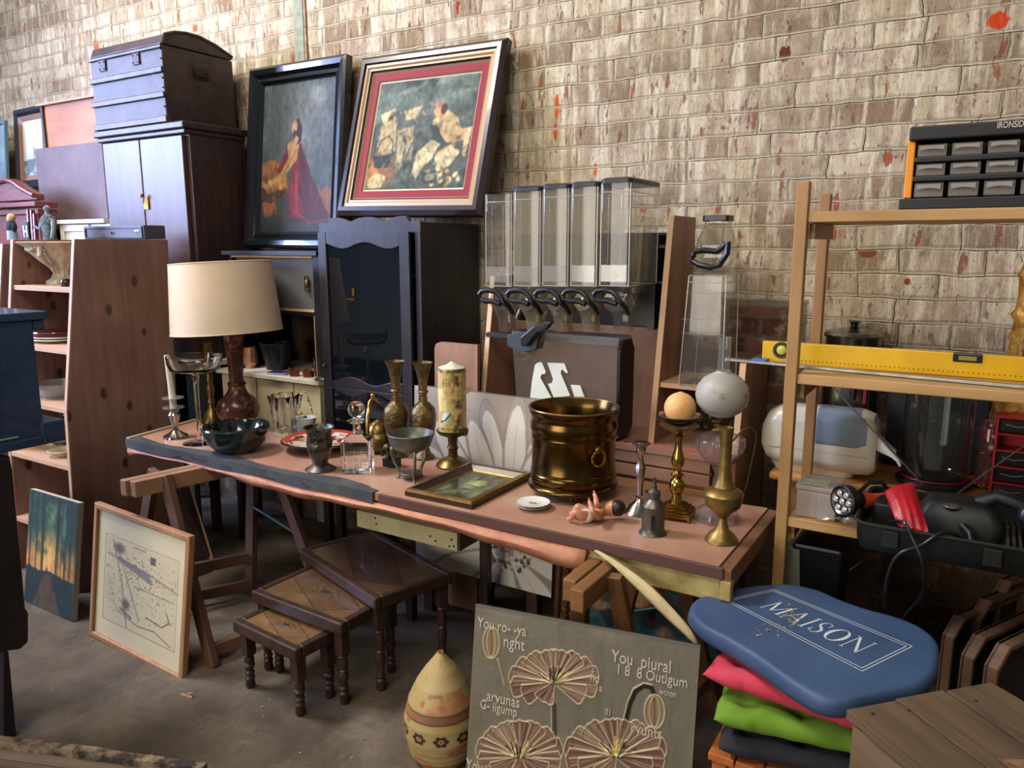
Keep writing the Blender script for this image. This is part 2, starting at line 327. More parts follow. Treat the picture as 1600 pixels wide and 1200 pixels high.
# =====================================================================
# SETTING
# =====================================================================
WY = 3.1
def brick_material():
    m = bpy.data.materials.new('limewashed_brick'); m.use_nodes = True; t = m.node_tree; p = t.nodes['Principled BSDF']; N = t.nodes.new; L = t.links.new
    def math_(op, a, b=None, clamp=False):
        n = N('ShaderNodeMath'); n.operation = op; n.use_clamp = clamp
        for i, q in enumerate((a, b)):
            if q is None: continue
            if isinstance(q, (int, float)): n.inputs[i].default_value = q
            else: L(q, n.inputs[i])
        return n.outputs[0]
    def rng(v, a, b, c=0., d=1.):
        n = N('ShaderNodeMapRange'); n.inputs['From Min'].default_value = a; n.inputs['From Max'].default_value = b; n.inputs['To Min'].default_value = c; n.inputs['To Max'].default_value = d; L(v, n.inputs['Value']); return n.outputs[0]
    def mix(f, a, b):
        n = N('ShaderNodeMix'); n.data_type = 'RGBA'
        if isinstance(f, (int, float)): n.inputs['Factor'].default_value = f
        else: L(f, n.inputs['Factor'])
        for k, q in (('A', a), ('B', b)):
            if isinstance(q, str): n.inputs[k].default_value = (*lin(q), 1)
            else: L(q, n.inputs[k])
        return n.outputs['Result']
    tcn = N('ShaderNodeTexCoord'); sp = N('ShaderNodeSeparateXYZ'); L(tcn.outputs['Object'], sp.inputs[0]); X_, Z_ = sp.outputs[0], sp.outputs[2]
    def noise(scale, sx=1., sz=1., detail=4., rough=.6, off=0.):
        mp = N('ShaderNodeMapping'); mp.inputs['Scale'].default_value = (sx, 1, sz); mp.inputs['Location'].default_value = (off, 0, off*.7); L(tcn.outputs['Object'], mp.inputs[0])
        n = N('ShaderNodeTexNoise'); n.inputs['Scale'].default_value = scale; n.inputs['Detail'].default_value = detail; n.inputs['Roughness'].default_value = rough; L(mp.outputs[0], n.inputs['Vector']); return n.outputs['Fac']
    wx = rng(noise(9, detail=3), 0, 1, -.016, .016); wz = rng(noise(5, off=3, detail=4), 0, 1, -.014, .014)
    cb = N('ShaderNodeCombineXYZ'); L(math_('ADD', X_, wx), cb.inputs[0]); L(math_('ADD', math_('ADD', Z_, wz), -2.261+.086*40), cb.inputs[1])
    def bricktex(ms, sm, c1, c2, mc, bias=0., vec=None):
        b = N('ShaderNodeTexBrick'); b.inputs['Scale'].default_value = 1; b.inputs['Mortar Size'].default_value = ms; b.inputs['Mortar Smooth'].default_value = sm; b.inputs['Brick Width'].default_value = .265; b.inputs['Row Height'].default_value = .0865; b.inputs['Bias'].default_value = bias
        b.offset = .5; b.squash = .62; b.squash_frequency = 4
        b.inputs['Color1'].default_value = (*lin(c1), 1) if isinstance(c1, str) else c1; b.inputs['Color2'].default_value = (*lin(c2), 1) if isinstance(c2, str) else c2; b.inputs['Mortar'].default_value = (*lin(mc), 1); L((vec or cb).outputs[0], b.inputs['Vector']); return b
    b1 = bricktex(.0045, .25, (0, 0, 0, 1), (1, 1, 1, 1), '#000000'); per = b1.outputs['Color']; mort = b1.outputs['Fac']
    b2 = bricktex(.012, .6, '#000000', '#000000', '#ffffff'); wide = b2.outputs['Fac']
    cb3 = N('ShaderNodeVectorMath'); cb3.operation = 'ADD'; L(cb.outputs[0], cb3.inputs[0]); cb3.inputs[1].default_value = (.001, .0045, 0)
    b3 = bricktex(.0018, .5, '#000000', '#000000', '#ffffff', vec=cb3); crack = b3.outputs['Fac']
    sepc = N('ShaderNodeSeparateColor'); L(per, sepc.inputs[0]); rnd = sepc.outputs[0]
    big = noise(1.1, detail=3, off=1.3); mid = noise(6, detail=6, rough=.7, off=5); fine = noise(45, 1, .35, detail=5, rough=.7); streak = noise(16, 1.6, .22, detail=5, rough=.7, off=9)
    tone = math_('ADD', math_('MULTIPLY', rnd, .42), math_('ADD', math_('MULTIPLY', mid, .75), math_('MULTIPLY', big, .45)))
    c = mix(rng(tone, .60, 1.02), '#826f58', '#cfc3a5')
    c = mix(rng(math_('ADD', mid, math_('MULTIPLY', rnd, .22)), .62, .76, 0, .7), c, '#86695f')
    c = mix(rng(streak, .50, .66, 0, .6), c, '#ded4bc')
    c = mix(rng(streak, .47, .36, 0, .55), c, '#8a7356')
    c = mix(rng(fine, .56, .72, 0, .7), c, '#5b4638'); c = mix(rng(noise(80, 1, .6, detail=3, off=12), .62, .68, 0, .75), c, '#3a2a20')
    # chips where the lime has come off: long drips of red-brown, a few orange
    drip = noise(11, 1.9, .55, detail=5, rough=.62, off=17)
    c = mix(rng(drip, .605, .635, 0, .8), c, '#7a4636'); c = mix(rng(drip, .665, .685, 0, 1), c, '#a84a26')
    for cx_, cz_, ra_, rb_, cc_ in [(-0.04, 2.321, 0.036, 0.026, '#b8421a'), (-0.709, 2.3, 0.022, 0.03, '#5a3022'), (-1.663, 2.189, 0.012, 0.05, '#b5501f'), (-1.668, 2.095, 0.01, 0.035, '#a84a20'), (-1.251, 1.756, 0.016, 0.022, '#9c4430'), (-1.473, 1.923, 0.01, 0.03, '#b06030'), (-2.468, 2.631, 0.008, 0.022, '#8a3a22'), (-0.237, 1.474, 0.012, 0.014, '#8a4030'), (-2.186, 2.678, 0.01, 0.03, '#8a3a22'), (-0.375, 1.575, 0.03, 0.018, '#7a4232'), (-5.043, 2.871, 0.03, 0.035, '#b05a40'), (-5.214, 2.94, 0.012, 0.035, '#b87a50'), (-4.047, 2.844, 0.026, 0.018, '#a8583c')]:
        ex = math_('MULTIPLY', math_('ADD', X_, -cx_), 1/ra_); ez = math_('MULTIPLY', math_('ADD', Z_, -cz_), 1/rb_)
        er = math_('ADD', math_('ADD', math_('MULTIPLY', ex, ex), math_('MULTIPLY', ez, ez)), math_('MULTIPLY', math_('ADD', fine, -.5), 3.2))
        c = mix(rng(er, 1.1, .8), c, cc_)
    # mortar: lime in the joint, dark line at its lower edge
    c = mix(math_('MULTIPLY', wide, .38), c, '#b0a68f')
    c = mix(math_('MULTIPLY', mort, .55), c, '#bdb197'); c = mix(math_('MULTIPLY', crack, rng(noise(5, off=21, detail=8, rough=.7), .42, .56, .0, .95)), c, '#2e261d')
    # bare dark brick low down and in a patch with a grey cement rim
    low = rng(math_('ADD', Z_, math_('MULTIPLY', noise(4, off=31, detail=5), .55)), 1.52, 1.30)
    lowx = rng(X_, -1.6, -1.1)
    dx = math_('ABSOLUTE', math_('ADD', X_, .73)); dz = math_('ABSOLUTE', math_('ADD', Z_, -1.17)); dd = math_('ADD', math_('MAXIMUM', math_('SUBTRACT', dx, .13), math_('SUBTRACT', dz, .19)), math_('MULTIPLY', mid, .05))
    bare = mix(rng(math_('ADD', math_('MULTIPLY', rnd, .5), fine), .3, 1.1), '#35221b', '#6d4a3a'); bare = mix(math_('MULTIPLY', wide, .6), bare, '#6a5f50')
    bare = mix(rng(noise(7, off=41, detail=6), .56, .66, 0, .8), bare, '#958468')
    c = mix(math_('MULTIPLY', low, .85), c, bare)
    c = mix(rng(dd, .065, .055), c, '#6c685a'); c = mix(rng(dd, .035, .025), c, bare)
    L(c, p.inputs['Base Color']); p.inputs['Roughness'].default_value = .92; p.inputs['Specular IOR Level'].default_value = .2
    hgt = math_('SUBTRACT', math_('ADD', math_('MULTIPLY', mid, .55), math_('MULTIPLY', fine, .35)), math_('ADD', math_('MULTIPLY', wide, .16), math_('MULTIPLY', mort, .36)))
    hgt = math_('SUBTRACT', math_('ADD', hgt, math_('MULTIPLY', rnd, .12)), math_('ADD', math_('MULTIPLY', rng(drip, .605, .635), .2), math_('MULTIPLY', crack, .3)))
    bmp = N('ShaderNodeBump'); bmp.inputs['Strength'].default_value = .85; bmp.inputs['Distance'].default_value = .016; L(hgt, bmp.inputs['Height']); L(bmp.outputs[0], p.inputs['Normal'])
    return m
struct(MB().box((-9, WY, -.02), (2.5, WY+.3, 4.6)), 'wall_back', brick_material())
def floor_material():
    m = mat('concrete_floor', '#473c31', .8, 0, '#665a4b', 3.5, bump=.35, bs=30, detail=8)
    t = m.node_tree; p = t.nodes['Principled BSDF']; N = t.nodes.new; L = t.links.new
    src = p.inputs['Base Color'].links[0].from_socket; tcn = N('ShaderNodeTexCoord')
    def spots(scale, a, b, col, src, det=3.):
        n = N('ShaderNodeTexNoise'); n.inputs['Scale'].default_value = scale; n.inputs['Detail'].default_value = det; n.inputs['Roughness'].default_value = .7; L(tcn.outputs['Object'], n.inputs['Vector'])
        r = N('ShaderNodeMapRange'); r.inputs['From Min'].default_value = a; r.inputs['From Max'].default_value = b; r.inputs['To Max'].default_value = .8; L(n.outputs['Fac'], r.inputs['Value'])
        x = N('ShaderNodeMix'); x.data_type = 'RGBA'; L(r.outputs[0], x.inputs['Factor']); L(src, x.inputs['A']); x.inputs['B'].default_value = (*lin(col), 1); return x.outputs['Result']
    s = spots(1.7, .50, .70, '#8b7e6b', src, 9); s = spots(6, .58, .72, '#6b4c36', s, 6); s = spots(60, .62, .7, '#3a332c', s); s = spots(34, .67, .74, '#b1a897', s, 5); s = spots(2.6, .60, .66, '#4d4740', s, 9)
    L(s, p.inputs['Base Color']); return m
struct(MB().box((-9, -3, -.1), (3.5, WY, 0)), 'floor', floor_material())
a = pY(462, 0, WY); 
b = MB(); b.box((-3.235, WY-.012, 0), (-3.165, WY+.02, 4.4)); struct(b, 'trim_1', mat('old_green_paint', '#6f7c6a', .8, 0, '#95927c', 22, bump=.5), bevel=.004)
b = MB(); b.box((-3.165, WY-.008, 0), (-3.15, WY+.02, 4.4)); struct(b, 'trim_2', mat('rusty_strip', '#6b3a2a', .8, 0, '#a08c74', 30, bump=.5))
# ---------------- shared materials ----------------
DK = mat('dark_stained_wood', '#2d201e', .42, 0, '#3f2c28', 5, bump=.12, bs=30, stretch=(6, 6, .6))
BLK = mat('blackened_wood', '#15151a', .35, 0, '#22232a', 6, bump=.08)
BLKP = mat('black_plastic', '#14151a', .32)
PINE = wood('pine', '#a98058', '#c29a70', 'x', 1, .5); PINEZ = wood('pine_upright', '#8a6236', '#a57e4a', 'z', 1, .5); PINEX = wood('pine_board', '#98703c', '#b8905a', 'x', 1, .5)
BRASS = mat('aged_brass', '#8f7440', .34, .95, '#5e4a2a', 9, bump=.06, bs=60, detail=8); BRASSD = mat('dark_brass', '#6d5634', .33, .95, '#463726', 12, bump=.1, bs=80)
BRIGHT = mat('polished_brass', '#b3904a', .22, 1., '#8a6a32', 9); SILVER = mat('polished_silver', '#c9c1b6', .18, 1., '#8f8a84', 14); PEWTER = mat('pewter', '#77736a', .38, .9, '#504c44', 14, bump=.1, bs=60)
GLASS = mat('clear_glass', '#ffffff', .02, trans=1., ior=1.45); THIN = clear('thin_glass', '#ffffff', .04, .02)
# =====================================================================
# BACK ROW, LEFT
# =====================================================================
# wardrobe
XR = -3.55; YF = 2.62; zt = 2.225; xl = pY(157, 215, YF).x
T = thing('wardrobe', 'tall dark two-door wardrobe with the domed trunk standing on its top', 'wardrobe', ((xl+XR)/2, YF+.2, 0))
b = MB(); b.box((xl, YF+.02, .46), (XR, 2.99, zt-.035)); b.build('carcass', DK, T, bevel=.004)
b = MB(); b.box((xl-.02, YF-.03, zt-.035), (XR+.02, 3.0, zt)); b.box((xl-.01, YF-.015, zt-.06), (XR+.01, 2.99, zt-.035)); b.build('cornice', DK, T, bevel=.006)
xm = pY(222, 260, YF).x
for x0, x1 in ((xl+.02, xm-.004), (xm+.004, XR-.03)):
    d = MB().box((x0, YF-.005, .51), (x1, YF+.02, zt-.065)).build('door', mat('door_veneer', '#3a2926', .38, 0, '#52372e', 3, bump=.06, stretch=(5, 5, .5)), T, bevel=.003)
kp = pY(226, 318, YF-.02)
k = MB(); k.lathe([(0, 0), (.012, .004), (.008, .02), (0, .022)], (kp.x-.01, YF-.03, kp.z+.03), 12); k.tube([kp+Vector((-.005, 0, .03)), kp+Vector((-.004, -.005, 0))], .003); k.build('key', BRASS, T, smooth=True)
MB().box((kp.x-.018, YF-.014, kp.z-.03), (kp.x+.018, YF-.008, kp.z+.03)).build('yellow_tag', mat('yellow_label', '#c9a22c', .6), T)['label'] = 'yellow price tag on the key'
MB().box((xl+.02, YF-.015, .45), (XR-.005, YF+.02, .50)).build('plinth', DK, T, bevel=.004)
for x in (xl+.02, XR-.06):
    for y in (YF+.03, 2.94): MB().box((x, y, 0), (x+.04, y+.04, .459)).build('leg', DK, T)
# trunk
XT = -3.66; XL = pY(150, 190, 2.6).x
prof = [pX(*q, XT) for q in [(261, 184), (257.5, 70), (257, 53), (272, 50), (290, 51.5), (312, 58), (335, 70), (352, 82), (361, 93), (367, 203)]]
z0 = zt+.002; prof[0].z = z0; prof[-1].z = z0; prof[-1].y = 3.03; prof[-2].y = 3.03
ft = prof[0].y; prof[1].y = ft; prof[2].y = ft+.02
TK = mat('trunk_leather', '#43302e', .5, 0, '#2a1f20', 9, bump=.35, bs=26); TKL = mat('trunk_slats', '#4e3a36', .45, 0, '#2c2220', 12, bump=.3)
T = thing('domed_trunk', 'old dome-topped travel trunk with wooden slats on the wardrobe top', 'trunk', ((XT+XL)/2, 2.8, z0))
seam = prof[1].z
body = [q for q in prof if q.z <= seam+.0] ; bodyp = [prof[0], Vector((XT, ft, seam)), Vector((XT, 3.03, seam)), prof[-1]]
MB().prism(bodyp, (XL-XT, 0, 0)).build('body', TK, T, bevel=.006)
lidp = [Vector((XT, ft, seam+.004))]+prof[2:-1]; lidp[-1] = Vector((XT, 3.03, max(seam+.02, prof[-2].z)))
lidp.append(Vector((XT, 3.03, seam+.004)))
lid = MB().prism(lidp, (XL-XT, 0, 0)).build('lid', TK, T, bevel=.006)
for fr_ in (.36, .68): 
    zz = z0+(seam-z0)*fr_; MB().box((XL-.004, ft-.014, zz-.014), (XT+.004, ft, zz+.014)).build('slat', TKL, T, bevel=.004)
MB().box((XL-.004, ft-.012, seam-.018), (XT+.004, ft, seam-.002)).build('slat', TKL, T, bevel=.003)
MB().box((XL-.004, ft-.01, z0), (XT+.006, ft+.02, z0+.03)).build('slat', TKL, T, bevel=.003)
for xx in (XL+.12, XL+.42): 
    c_ = MB(); c_.box((xx-.028, ft-.008, seam-.075), (xx+.028, ft, seam-.02)); [c_.ball((xx+i*.02, ft-.009, seam-.03-j*.035), .004, seg=6, rings=4) for i in (-1, 1) for j in (0, 1)]; c_.build('clasp_plate', mat('trunk_iron', '#3a2f30', .5, .6), T)
b = MB()
for y in np.linspace(ft+.02, 3.02, 9): b.ball((XT+.002, y, z0+.015), .005, seg=6, rings=4)
for z in np.linspace(z0+.03, seam-.02, 8): b.ball((XT-.01, ft-.002, z), .005, seg=6, rings=4)
b.build('rivets', mat('trunk_iron', ''), T)
h0, h1 = pX(304, 111, XT), pX(323, 121, XT); zm = (h0.z+h1.z)/2
b = MB(); b.box((XT, h0.y-.01, zm-.03), (XT+.006, h1.y+.01, zm+.028)); b.build('handle_plate', mat('trunk_iron', ''), T)
b = MB(); b.tube([(XT+.006, h0.y, zm+.02), (XT+.02, h0.y, zm-.01), (XT+.02, h1.y, zm-.015), (XT+.006, h1.y, zm+.015)], .005); b.build('handle', mat('trunk_iron', ''), T, smooth=True)
lp = [Vector((XT+.001, q.y, q.z)) for q in lidp[:-1]]
b = MB(); b.tube([q+Vector((0, 0, 0)) for q in lp], .008, 6); b.build('lid_rim', TKL, T, smooth=True)

# pediment cabinet far left
T = thing('pediment_cabinet', 'red-brown cabinet with arched pediment at the left edge', 'cabinet', (-5.0, 2.75, 0)); RB = mat('red_mahogany', '#5f2c2a', .35, 0, '#7c3f38', 5, bump=.08, stretch=(.7, 5, 6))
yf = 2.62
pts = [(-30, 300), (-12, 288), (0, 281), (12, 279), (24, 283), (36, 292), (48, 299), (56, 303)]
top = [pY(*q, yf) for q in pts]; zb = pY(56, 312, yf).z
MB().prism(top+[Vector((top[-1].x, yf, zb)), Vector((top[0].x, yf, zb))], (0, .05, 0)).build('pediment', RB, T, bevel=.004)
MB().tube([q+Vector((0, -.012, -.01)) for q in top], .016, 8).build('arched_moulding', RB, T, smooth=True)
for i, zz in enumerate((zb-.03, zb-.075)): MB().box((top[0].x, yf-.02+i*.02, zz-.012), (top[-1].x+.012-i*.012, yf+.12, zz+.02)).build('cornice', RB, T, bevel=.006)
MB().box((top[0].x, yf+.02, 0), (top[-1].x-.04, yf+.12, zb-.06)).build('carcass', RB, T, bevel=.004)
# picture far left and boards
def picture_px(name, label, cat, BL, BR, TL, yb, zb, yt, zt_, prof, mats, band, paint, surf=None, inset=None, group=None, glass=False, hs=0., extra=None, rec=.0):
    p0, n = leanplane(yb, zb, yt, zt_); O, U, V = rect_from_px(BL, BR, TL, p0, n)
    base = O+V+U/2; T = thing(name, label, cat, base, group); u = U.normalized(); v = V.normalized(); nn = v.cross(u).normalized()
    if prof: frame('frame', O, U, V, prof, mats, T, band)
    i = inset if inset is not None else prof[-1][0]; h = prof[-1][1] if prof else 0
    if paint is not None:
        paint.mesh('picture', O+u*i+v*i+nn*(h+.001), U-u*2*i, V-v*2*i, surf or vmat('oil_paint', .45, .2, .1), T, hscale=hs)
    b = MB(); b.hexa([O+V+u*.004-v*.004, O+U+V-u*.004-v*.004, O+U+V-u*.004-v*.004+nn*max(h-.002, .003), O+V+u*.004-v*.004+nn*max(h-.002, .003), O+u*.004+v*.004, O+U-u*.004+v*.004, O+U-u*.004+v*.004+nn*max(h-.002, .003), O+u*.004+v*.004+nn*max(h-.002, .003)]); b.build('backing', mat('backing_board', '#6b5237', .8), T)
    return T, O, U, V, nn
P1 = Paint(40, 60, '#d8cfae'); P1.mix('#9fb0b4', P1.v*.9); P1.mix('#e3c99a', (P1.noise(4)-.35)*1.4*(1-P1.v)); P1.poly([(0, .72), (1, .68), (1, 1), (0, 1)], '#5a6668'); P1.mix('#c9cdc4', (P1.noise(9)-.5)*3*(P1.v > .7)); P1.line([(.55, .5), (.56, .85)], '#574a40', .02); P1.line([(.56, .62), (.7, .52)], '#574a40', .012)
picture_px('framed_landscape', 'winter landscape picture in a dark frame high at the far left', 'picture', (34, 296), (84, 290), (14, 178), 3.02, 1.9, 3.065, 2.5, [(0, 0), (0, .035), (.03, .045), (.05, .03), (.05, .03), (.085, .018)], [mat('frame_navy', '#1d2430', .4), mat('frame_liner', '#8d6a5a', .5)], [0, 0, 0, 1, 1], P1)
P2 = Paint(8, 30, '#3f5560'); P2.mix('#a9b6b0', P2.noise(4))
picture_px('narrow_picture', 'sliver of a dark teal picture cut off by the left photo edge', 'picture', (-40, 316), (16, 306), (-48, 205), 2.9, 1.8, 2.96, 2.4, [(0, 0), (0, .02), (.02, .02), (.025, .01)], mat('frame_teal', '#4c6a70', .5), None, P2)
# orange board with a pine top edge
o0 = pY(76, 165, 3.02); o1 = pY(152, 148, 3.02); zb = pY(76, 240, 3.02).z
T = thing('plywood_panel', 'warm orange-brown plywood panel with dark edge strip behind the trunk', 'panel', ((o0.x+o1.x)/2, 3.0, zb-.25))
MB().box((o0.x+.01, 2.98, zb-.25), (o1.x+.1, 2.995, o0.z-.012)).build('board', wood('plywood', '#9a5c34', '#b97b4c', 'x', .7, .55), T)
MB().box((o0.x-.012, 2.965, zb-.25), (o0.x+.014, 2.998, o0.z-.012)).build('edge_strip', DK, T, bevel=.002)
MB().box((o0.x-.05, 2.955, o0.z-.012), (o1.x+.1, 2.998, o0.z+.004)).build('top_strip', wood('pale_strip', '#8f7355', '#b39a78', 'x'), T, bevel=.002)
# purple-brown box panel
yf = 2.86; q = [pY(54, 233, yf), pY(155, 219, yf), pY(166, 334, yf), pY(75, 344, yf)]
T = thing('cabinet_carcass', 'plain mauve-brown panel-backed cabinet between landscape picture and wardrobe', 'cabinet', ((q[0].x+q[1].x)/2, 2.95, 0))
xr = (q[1].x+q[2].x)/2+.02; MV = mat('mauve_board', '#5d4a4c', .6, 0, '#705a5a', 4, bump=.15)
MB().box((q[0].x, yf, q[3].z), (xr, yf+.012, q[0].z)).build('back_panel', MV, T, bevel=.002)
MB().box((q[0].x+.02, yf+.014, q[3].z-.06), (xr+.035, 2.95, q[0].z-.01)).build('carcass', BLK, T)
for x in (q[0].x+.03, xr-.02): MB().box((x, yf+.05, 0), (x+.04, yf+.12, q[3].z-.06)).build('leg', BLK, T)
# white low cabinet
yf = 2.75; a0 = pY(92, 344, yf); a1 = pY(166, 338, yf)
T = thing('white_cabinet', 'white-painted cabinet with sunken panels partly hidden behind pine bookshelf', 'cabinet', ((a0.x+a1.x)/2, 2.8, 0)); WP = mat('white_paint', '#cfc9bb', .5, 0, '#beb6a4', 9, bump=.1)
zt2 = a0.z; MB().box((a0.x-.0, yf+.012, 0), (a1.x+.0, yf+.1, zt2-.02)).build('carcass', WP, T)
MB().box((a0.x-.01, yf-.02, zt2-.025), (a1.x+.0, yf+.1, zt2)).build('top', WP, T, bevel=.003)
for k in range(2):
    x0 = a0.x+.0+k*.36; 
    for c in (((x0, yf, .5), (x0+.04, yf+.012, zt2-.03)), ((x0+.28, yf, .5), (x0+.32, yf+.012, zt2-.03)), ((x0+.04, yf, zt2-.07), (x0+.28, yf+.012, zt2-.03))): MB().box(*c).build('panel_rail', WP, T, bevel=.002)
# hutch and cream cabinet
xl2, xr2 = -3.42, -2.675; CT = .962; CR = mat('cream_paint', '#c9bd9b', .5, 0, '#b7a984', 7, bump=.12)
T = thing('cream_cabinet', 'low cream-painted cabinet carrying small glass and copper things', 'cabinet', (-3.05, 2.85, 0))
MB().box((xl2, 2.60, CT-.022), (xr2, 3.07, CT)).build('top', WP, T, bevel=.003)
MB().box((xl2+.02, 2.64, .46), (xr2-.01, 3.06, CT-.022)).build('carcass', CR, T)
for x0 in (xl2+.02, xl2+.29, xl2+.56):
    d = MB(); x1 = min(x0+.262, xr2-.01); d.box((x0, 2.622, .47), (x1, 2.64, CT-.03)); d.build('door', CR, T, bevel=.002)
for x in (xl2+.03, xr2-.06):
    for y in (2.66, 3.0): MB().box((x, y, 0), (x+.035, y+.035, .459)).build('leg', DK, T)
T = thing('low_blue_box', 'dark blue open box with a white top beside the cream cabinet', 'box', (-3.65, 2.5, 0)); NB = mat('navy_board', '#16293c', .4)
for c in (((-3.9, 2.44, .0), (-3.88, 2.575, .955)), ((-3.446, 2.44, .0), (-3.426, 2.46, .5)), ((-3.446, 2.44, .5), (-3.426, 2.575, .955)), ((-3.88, 2.56, .5), (-3.446, 2.575, .955)), ((-3.88, 2.44, .5), (-3.446, 2.56, .52))): MB().box(*c).build('panel', NB, T)
MB().box((-3.91, 2.43, .955), (-3.42, 2.578, .975)).build('top', WP, T, bevel=.002)
# hutch
T = thing('small_hutch', 'dark hutch with cloudy sliding glass panes standing on the cream cabinet', 'hutch', (-3.02, 2.8, CT)); hx0, hx1 = -3.33, -2.69; hy = 2.66
hz = 1.575
for nm, c, m_ in (('side_panel', ((hx0, hy, CT+.001), (hx0+.02, 3.06, hz-.02)), BLK), ('side_panel', ((hx1-.045, hy, CT+.001), (hx1, 3.06, hz-.02)), BLK), ('top', ((hx0-.02, hy-.03, hz-.02), (hx1+.01, 3.07, hz)), BLK), ('shelf', ((hx0+.02, hy, 1.265), (hx1-.045, 3.05, 1.285)), BLK), ('back_panel', ((hx0+.02, 3.04, CT+.001), (hx1-.045, 3.055, hz-.02)), mat('brown_back', '#3c2c22', .7, 0, '#5a4533', 6)), ('light_edge', ((hx0+.02, hy-.004, 1.285), (hx1-.045, hy+.004, 1.297)), mat('pale_edge', '#c7a77c', .5)), ('light_edge', ((hx0+.02, hy-.004, hz-.032), (hx1-.045, hy+.004, hz-.022)), mat('pale_edge', '')), ('light_edge', ((hx1-.049, hy-.004, CT+.001), (hx1-.045, hy, 1.265)), mat('pale_edge', ''))): MB().box(*c).build(nm, m_, T)
CLOUD = clear('cloudy_glass', '#c8ccd0', .55, .15, '#7d7b7c')
MB().box((hx0+.03, hy+.02, 1.297), (-3.0, hy+.024, hz-.03)).build('glass_pane', CLOUD, T); d = MB().box((-3.02, hy+.008, 1.297), (hx1-.05, hy+.012, hz-.03)).build('glass_pane', CLOUD, T)
kb = MB(); kb.ball((hx1-.085, hy-.002, 1.42), .014, sz=1.6, seg=10, rings=6); kb.ring((hx1-.085, hy-.005, 1.445), .012, .004, (0, 1, 0), 12, 6); kb.ring((hx1-.085, hy-.005, 1.395), .012, .004, (0, 1, 0), 12, 6); kb.build('finger_pull', BRASS, d, smooth=True)
# ---------------- painting 1 : dark frame, figure in red robe (generic) ----------------
A = 1.33; P3 = Paint(170, 230, '#4b555b', A)
P3.mix('#7a7f80', np.clip(1.2-((P3.u-.62)**2*5+(P3.v-.28)**2*4)**.5*1.6, 0, 1)*.75); P3.mix('#2f3a40', np.clip((.5-P3.u)*2, 0, 1)*np.clip(1.1-P3.v, 0, 1)*.9); P3.mix('#23282c', np.clip((P3.v-.55)*2.0, 0, 1)*.8); P3.mix('#636a6c', (P3.noise(6)-.5)*1.2)
P3.poly([(0, .53), (.12, .5), (.28, .54), (.4, .66), (.3, .74), (0, .8)], '#8d5a35', jit=.03); P3.poly([(0, .7), (.3, .68), (.34, .76), (0, .84)], '#3a2a20', jit=.03); P3.poly([(.02, .8), (.2, .8), (.24, .87), (.05, .9)], '#7c4b2f', jit=.03)
P3.poly([(.62, .68), (1, .72), (1, .93), (.6, .95)], '#8a4c30', .75, jit=.05); P3.poly([(0, .66), (.36, .63), (.38, .7), (.1, .74)], '#a87645', .9, jit=.02)
P3.poly([(.46, .4), (.56, .42), (.7, .62), (.98, .9), (.86, .95), (.45, .93), (.42, .8), (.46, .6)], '#4a1a20', jit=.015)
P3.poly([(.38, .42), (.5, .4), (.56, .5), (.54, .72), (.62, .9), (.42, .92), (.4, .72), (.44, .55)], '#74202a', jit=.01)
P3.poly([(.2, .62), (.36, .44), (.46, .4), (.48, .48), (.34, .6)], '#74202a', jit=.01)
P3.poly([(.36, .41), (.47, .37), (.53, .42), (.5, .52), (.3, .645), (.12, .685), (.1, .66), (.28, .6), (.38, .5)], '#b48a5c', jit=.012); P3.line([(.48, .46), (.3, .63)], '#8a6440', .008)
P3.ell(.1, .66, .05, .02, '#c79a74', .3, -.2)
P3.line([(.56, .44), (.6, .8), (.72, .92)], '#4a1219', .012); P3.line([(.5, .6), (.52, .88)], '#b03040', .01); P3.line([(.46, .85), (.7, .94), (.9, .93)], '#a02a38', .016, .8)
P3.poly([(.44, .25), (.52, .245), (.56, .31), (.555, .4), (.49, .42), (.47, .36), (.43, .35)], '#2c1c16', jit=.008)
P3.ell(.455, .3, .038, .05, '#b58a6a', .25, .15); P3.ell(.465, .345, .03, .025, '#3a251b', .3); P3.poly([(.47, .35), (.52, .37), (.5, .41), (.46, .4)], '#b58a6a')
P3.ell(.79, .1, .12, .06, '#9a9c98', .9, al=.5); P3.mix('#1c2022', np.clip(P3.v-.86, 0, 1)*5*.8)
for _ in range(26):
    y0_ = random.uniform(.55, .95); x0_ = random.uniform(.42, .62)+.35*(y0_-.55); P3.line([(x0_, y0_-.12), (x0_+.06, y0_)], random.choice(['#3a1218', '#9a3240', '#4f161e', '#5a2a22']), .006, .6)
for _ in range(22): P3.ell(random.random()*.36, random.uniform(.55, .9), .03, .02, random.choice(['#6f4528', '#3a2a20', '#9a6c40', '#50331f']), .8, random.random()*3, .6)
P3.finish(2, np.array([.80, .78, .74]), .22)
picture_px('dark_framed_painting', 'large painting of a kneeling figure in red robe, wide black frame', 'picture', (391, 388), (538, 390), (395, 113), 2.955, 1.579, 3.06, 2.54, [(0, 0), (0, .045), (.015, .055), (.04, .05), (.055, .03), (.075, .034), (.085, .02), (.09, .012)], [mat('ebonised_frame', '#10141a', .2, coat=.4)], None, P3, vmat('satin_oil', .6, 0, spec=.3))
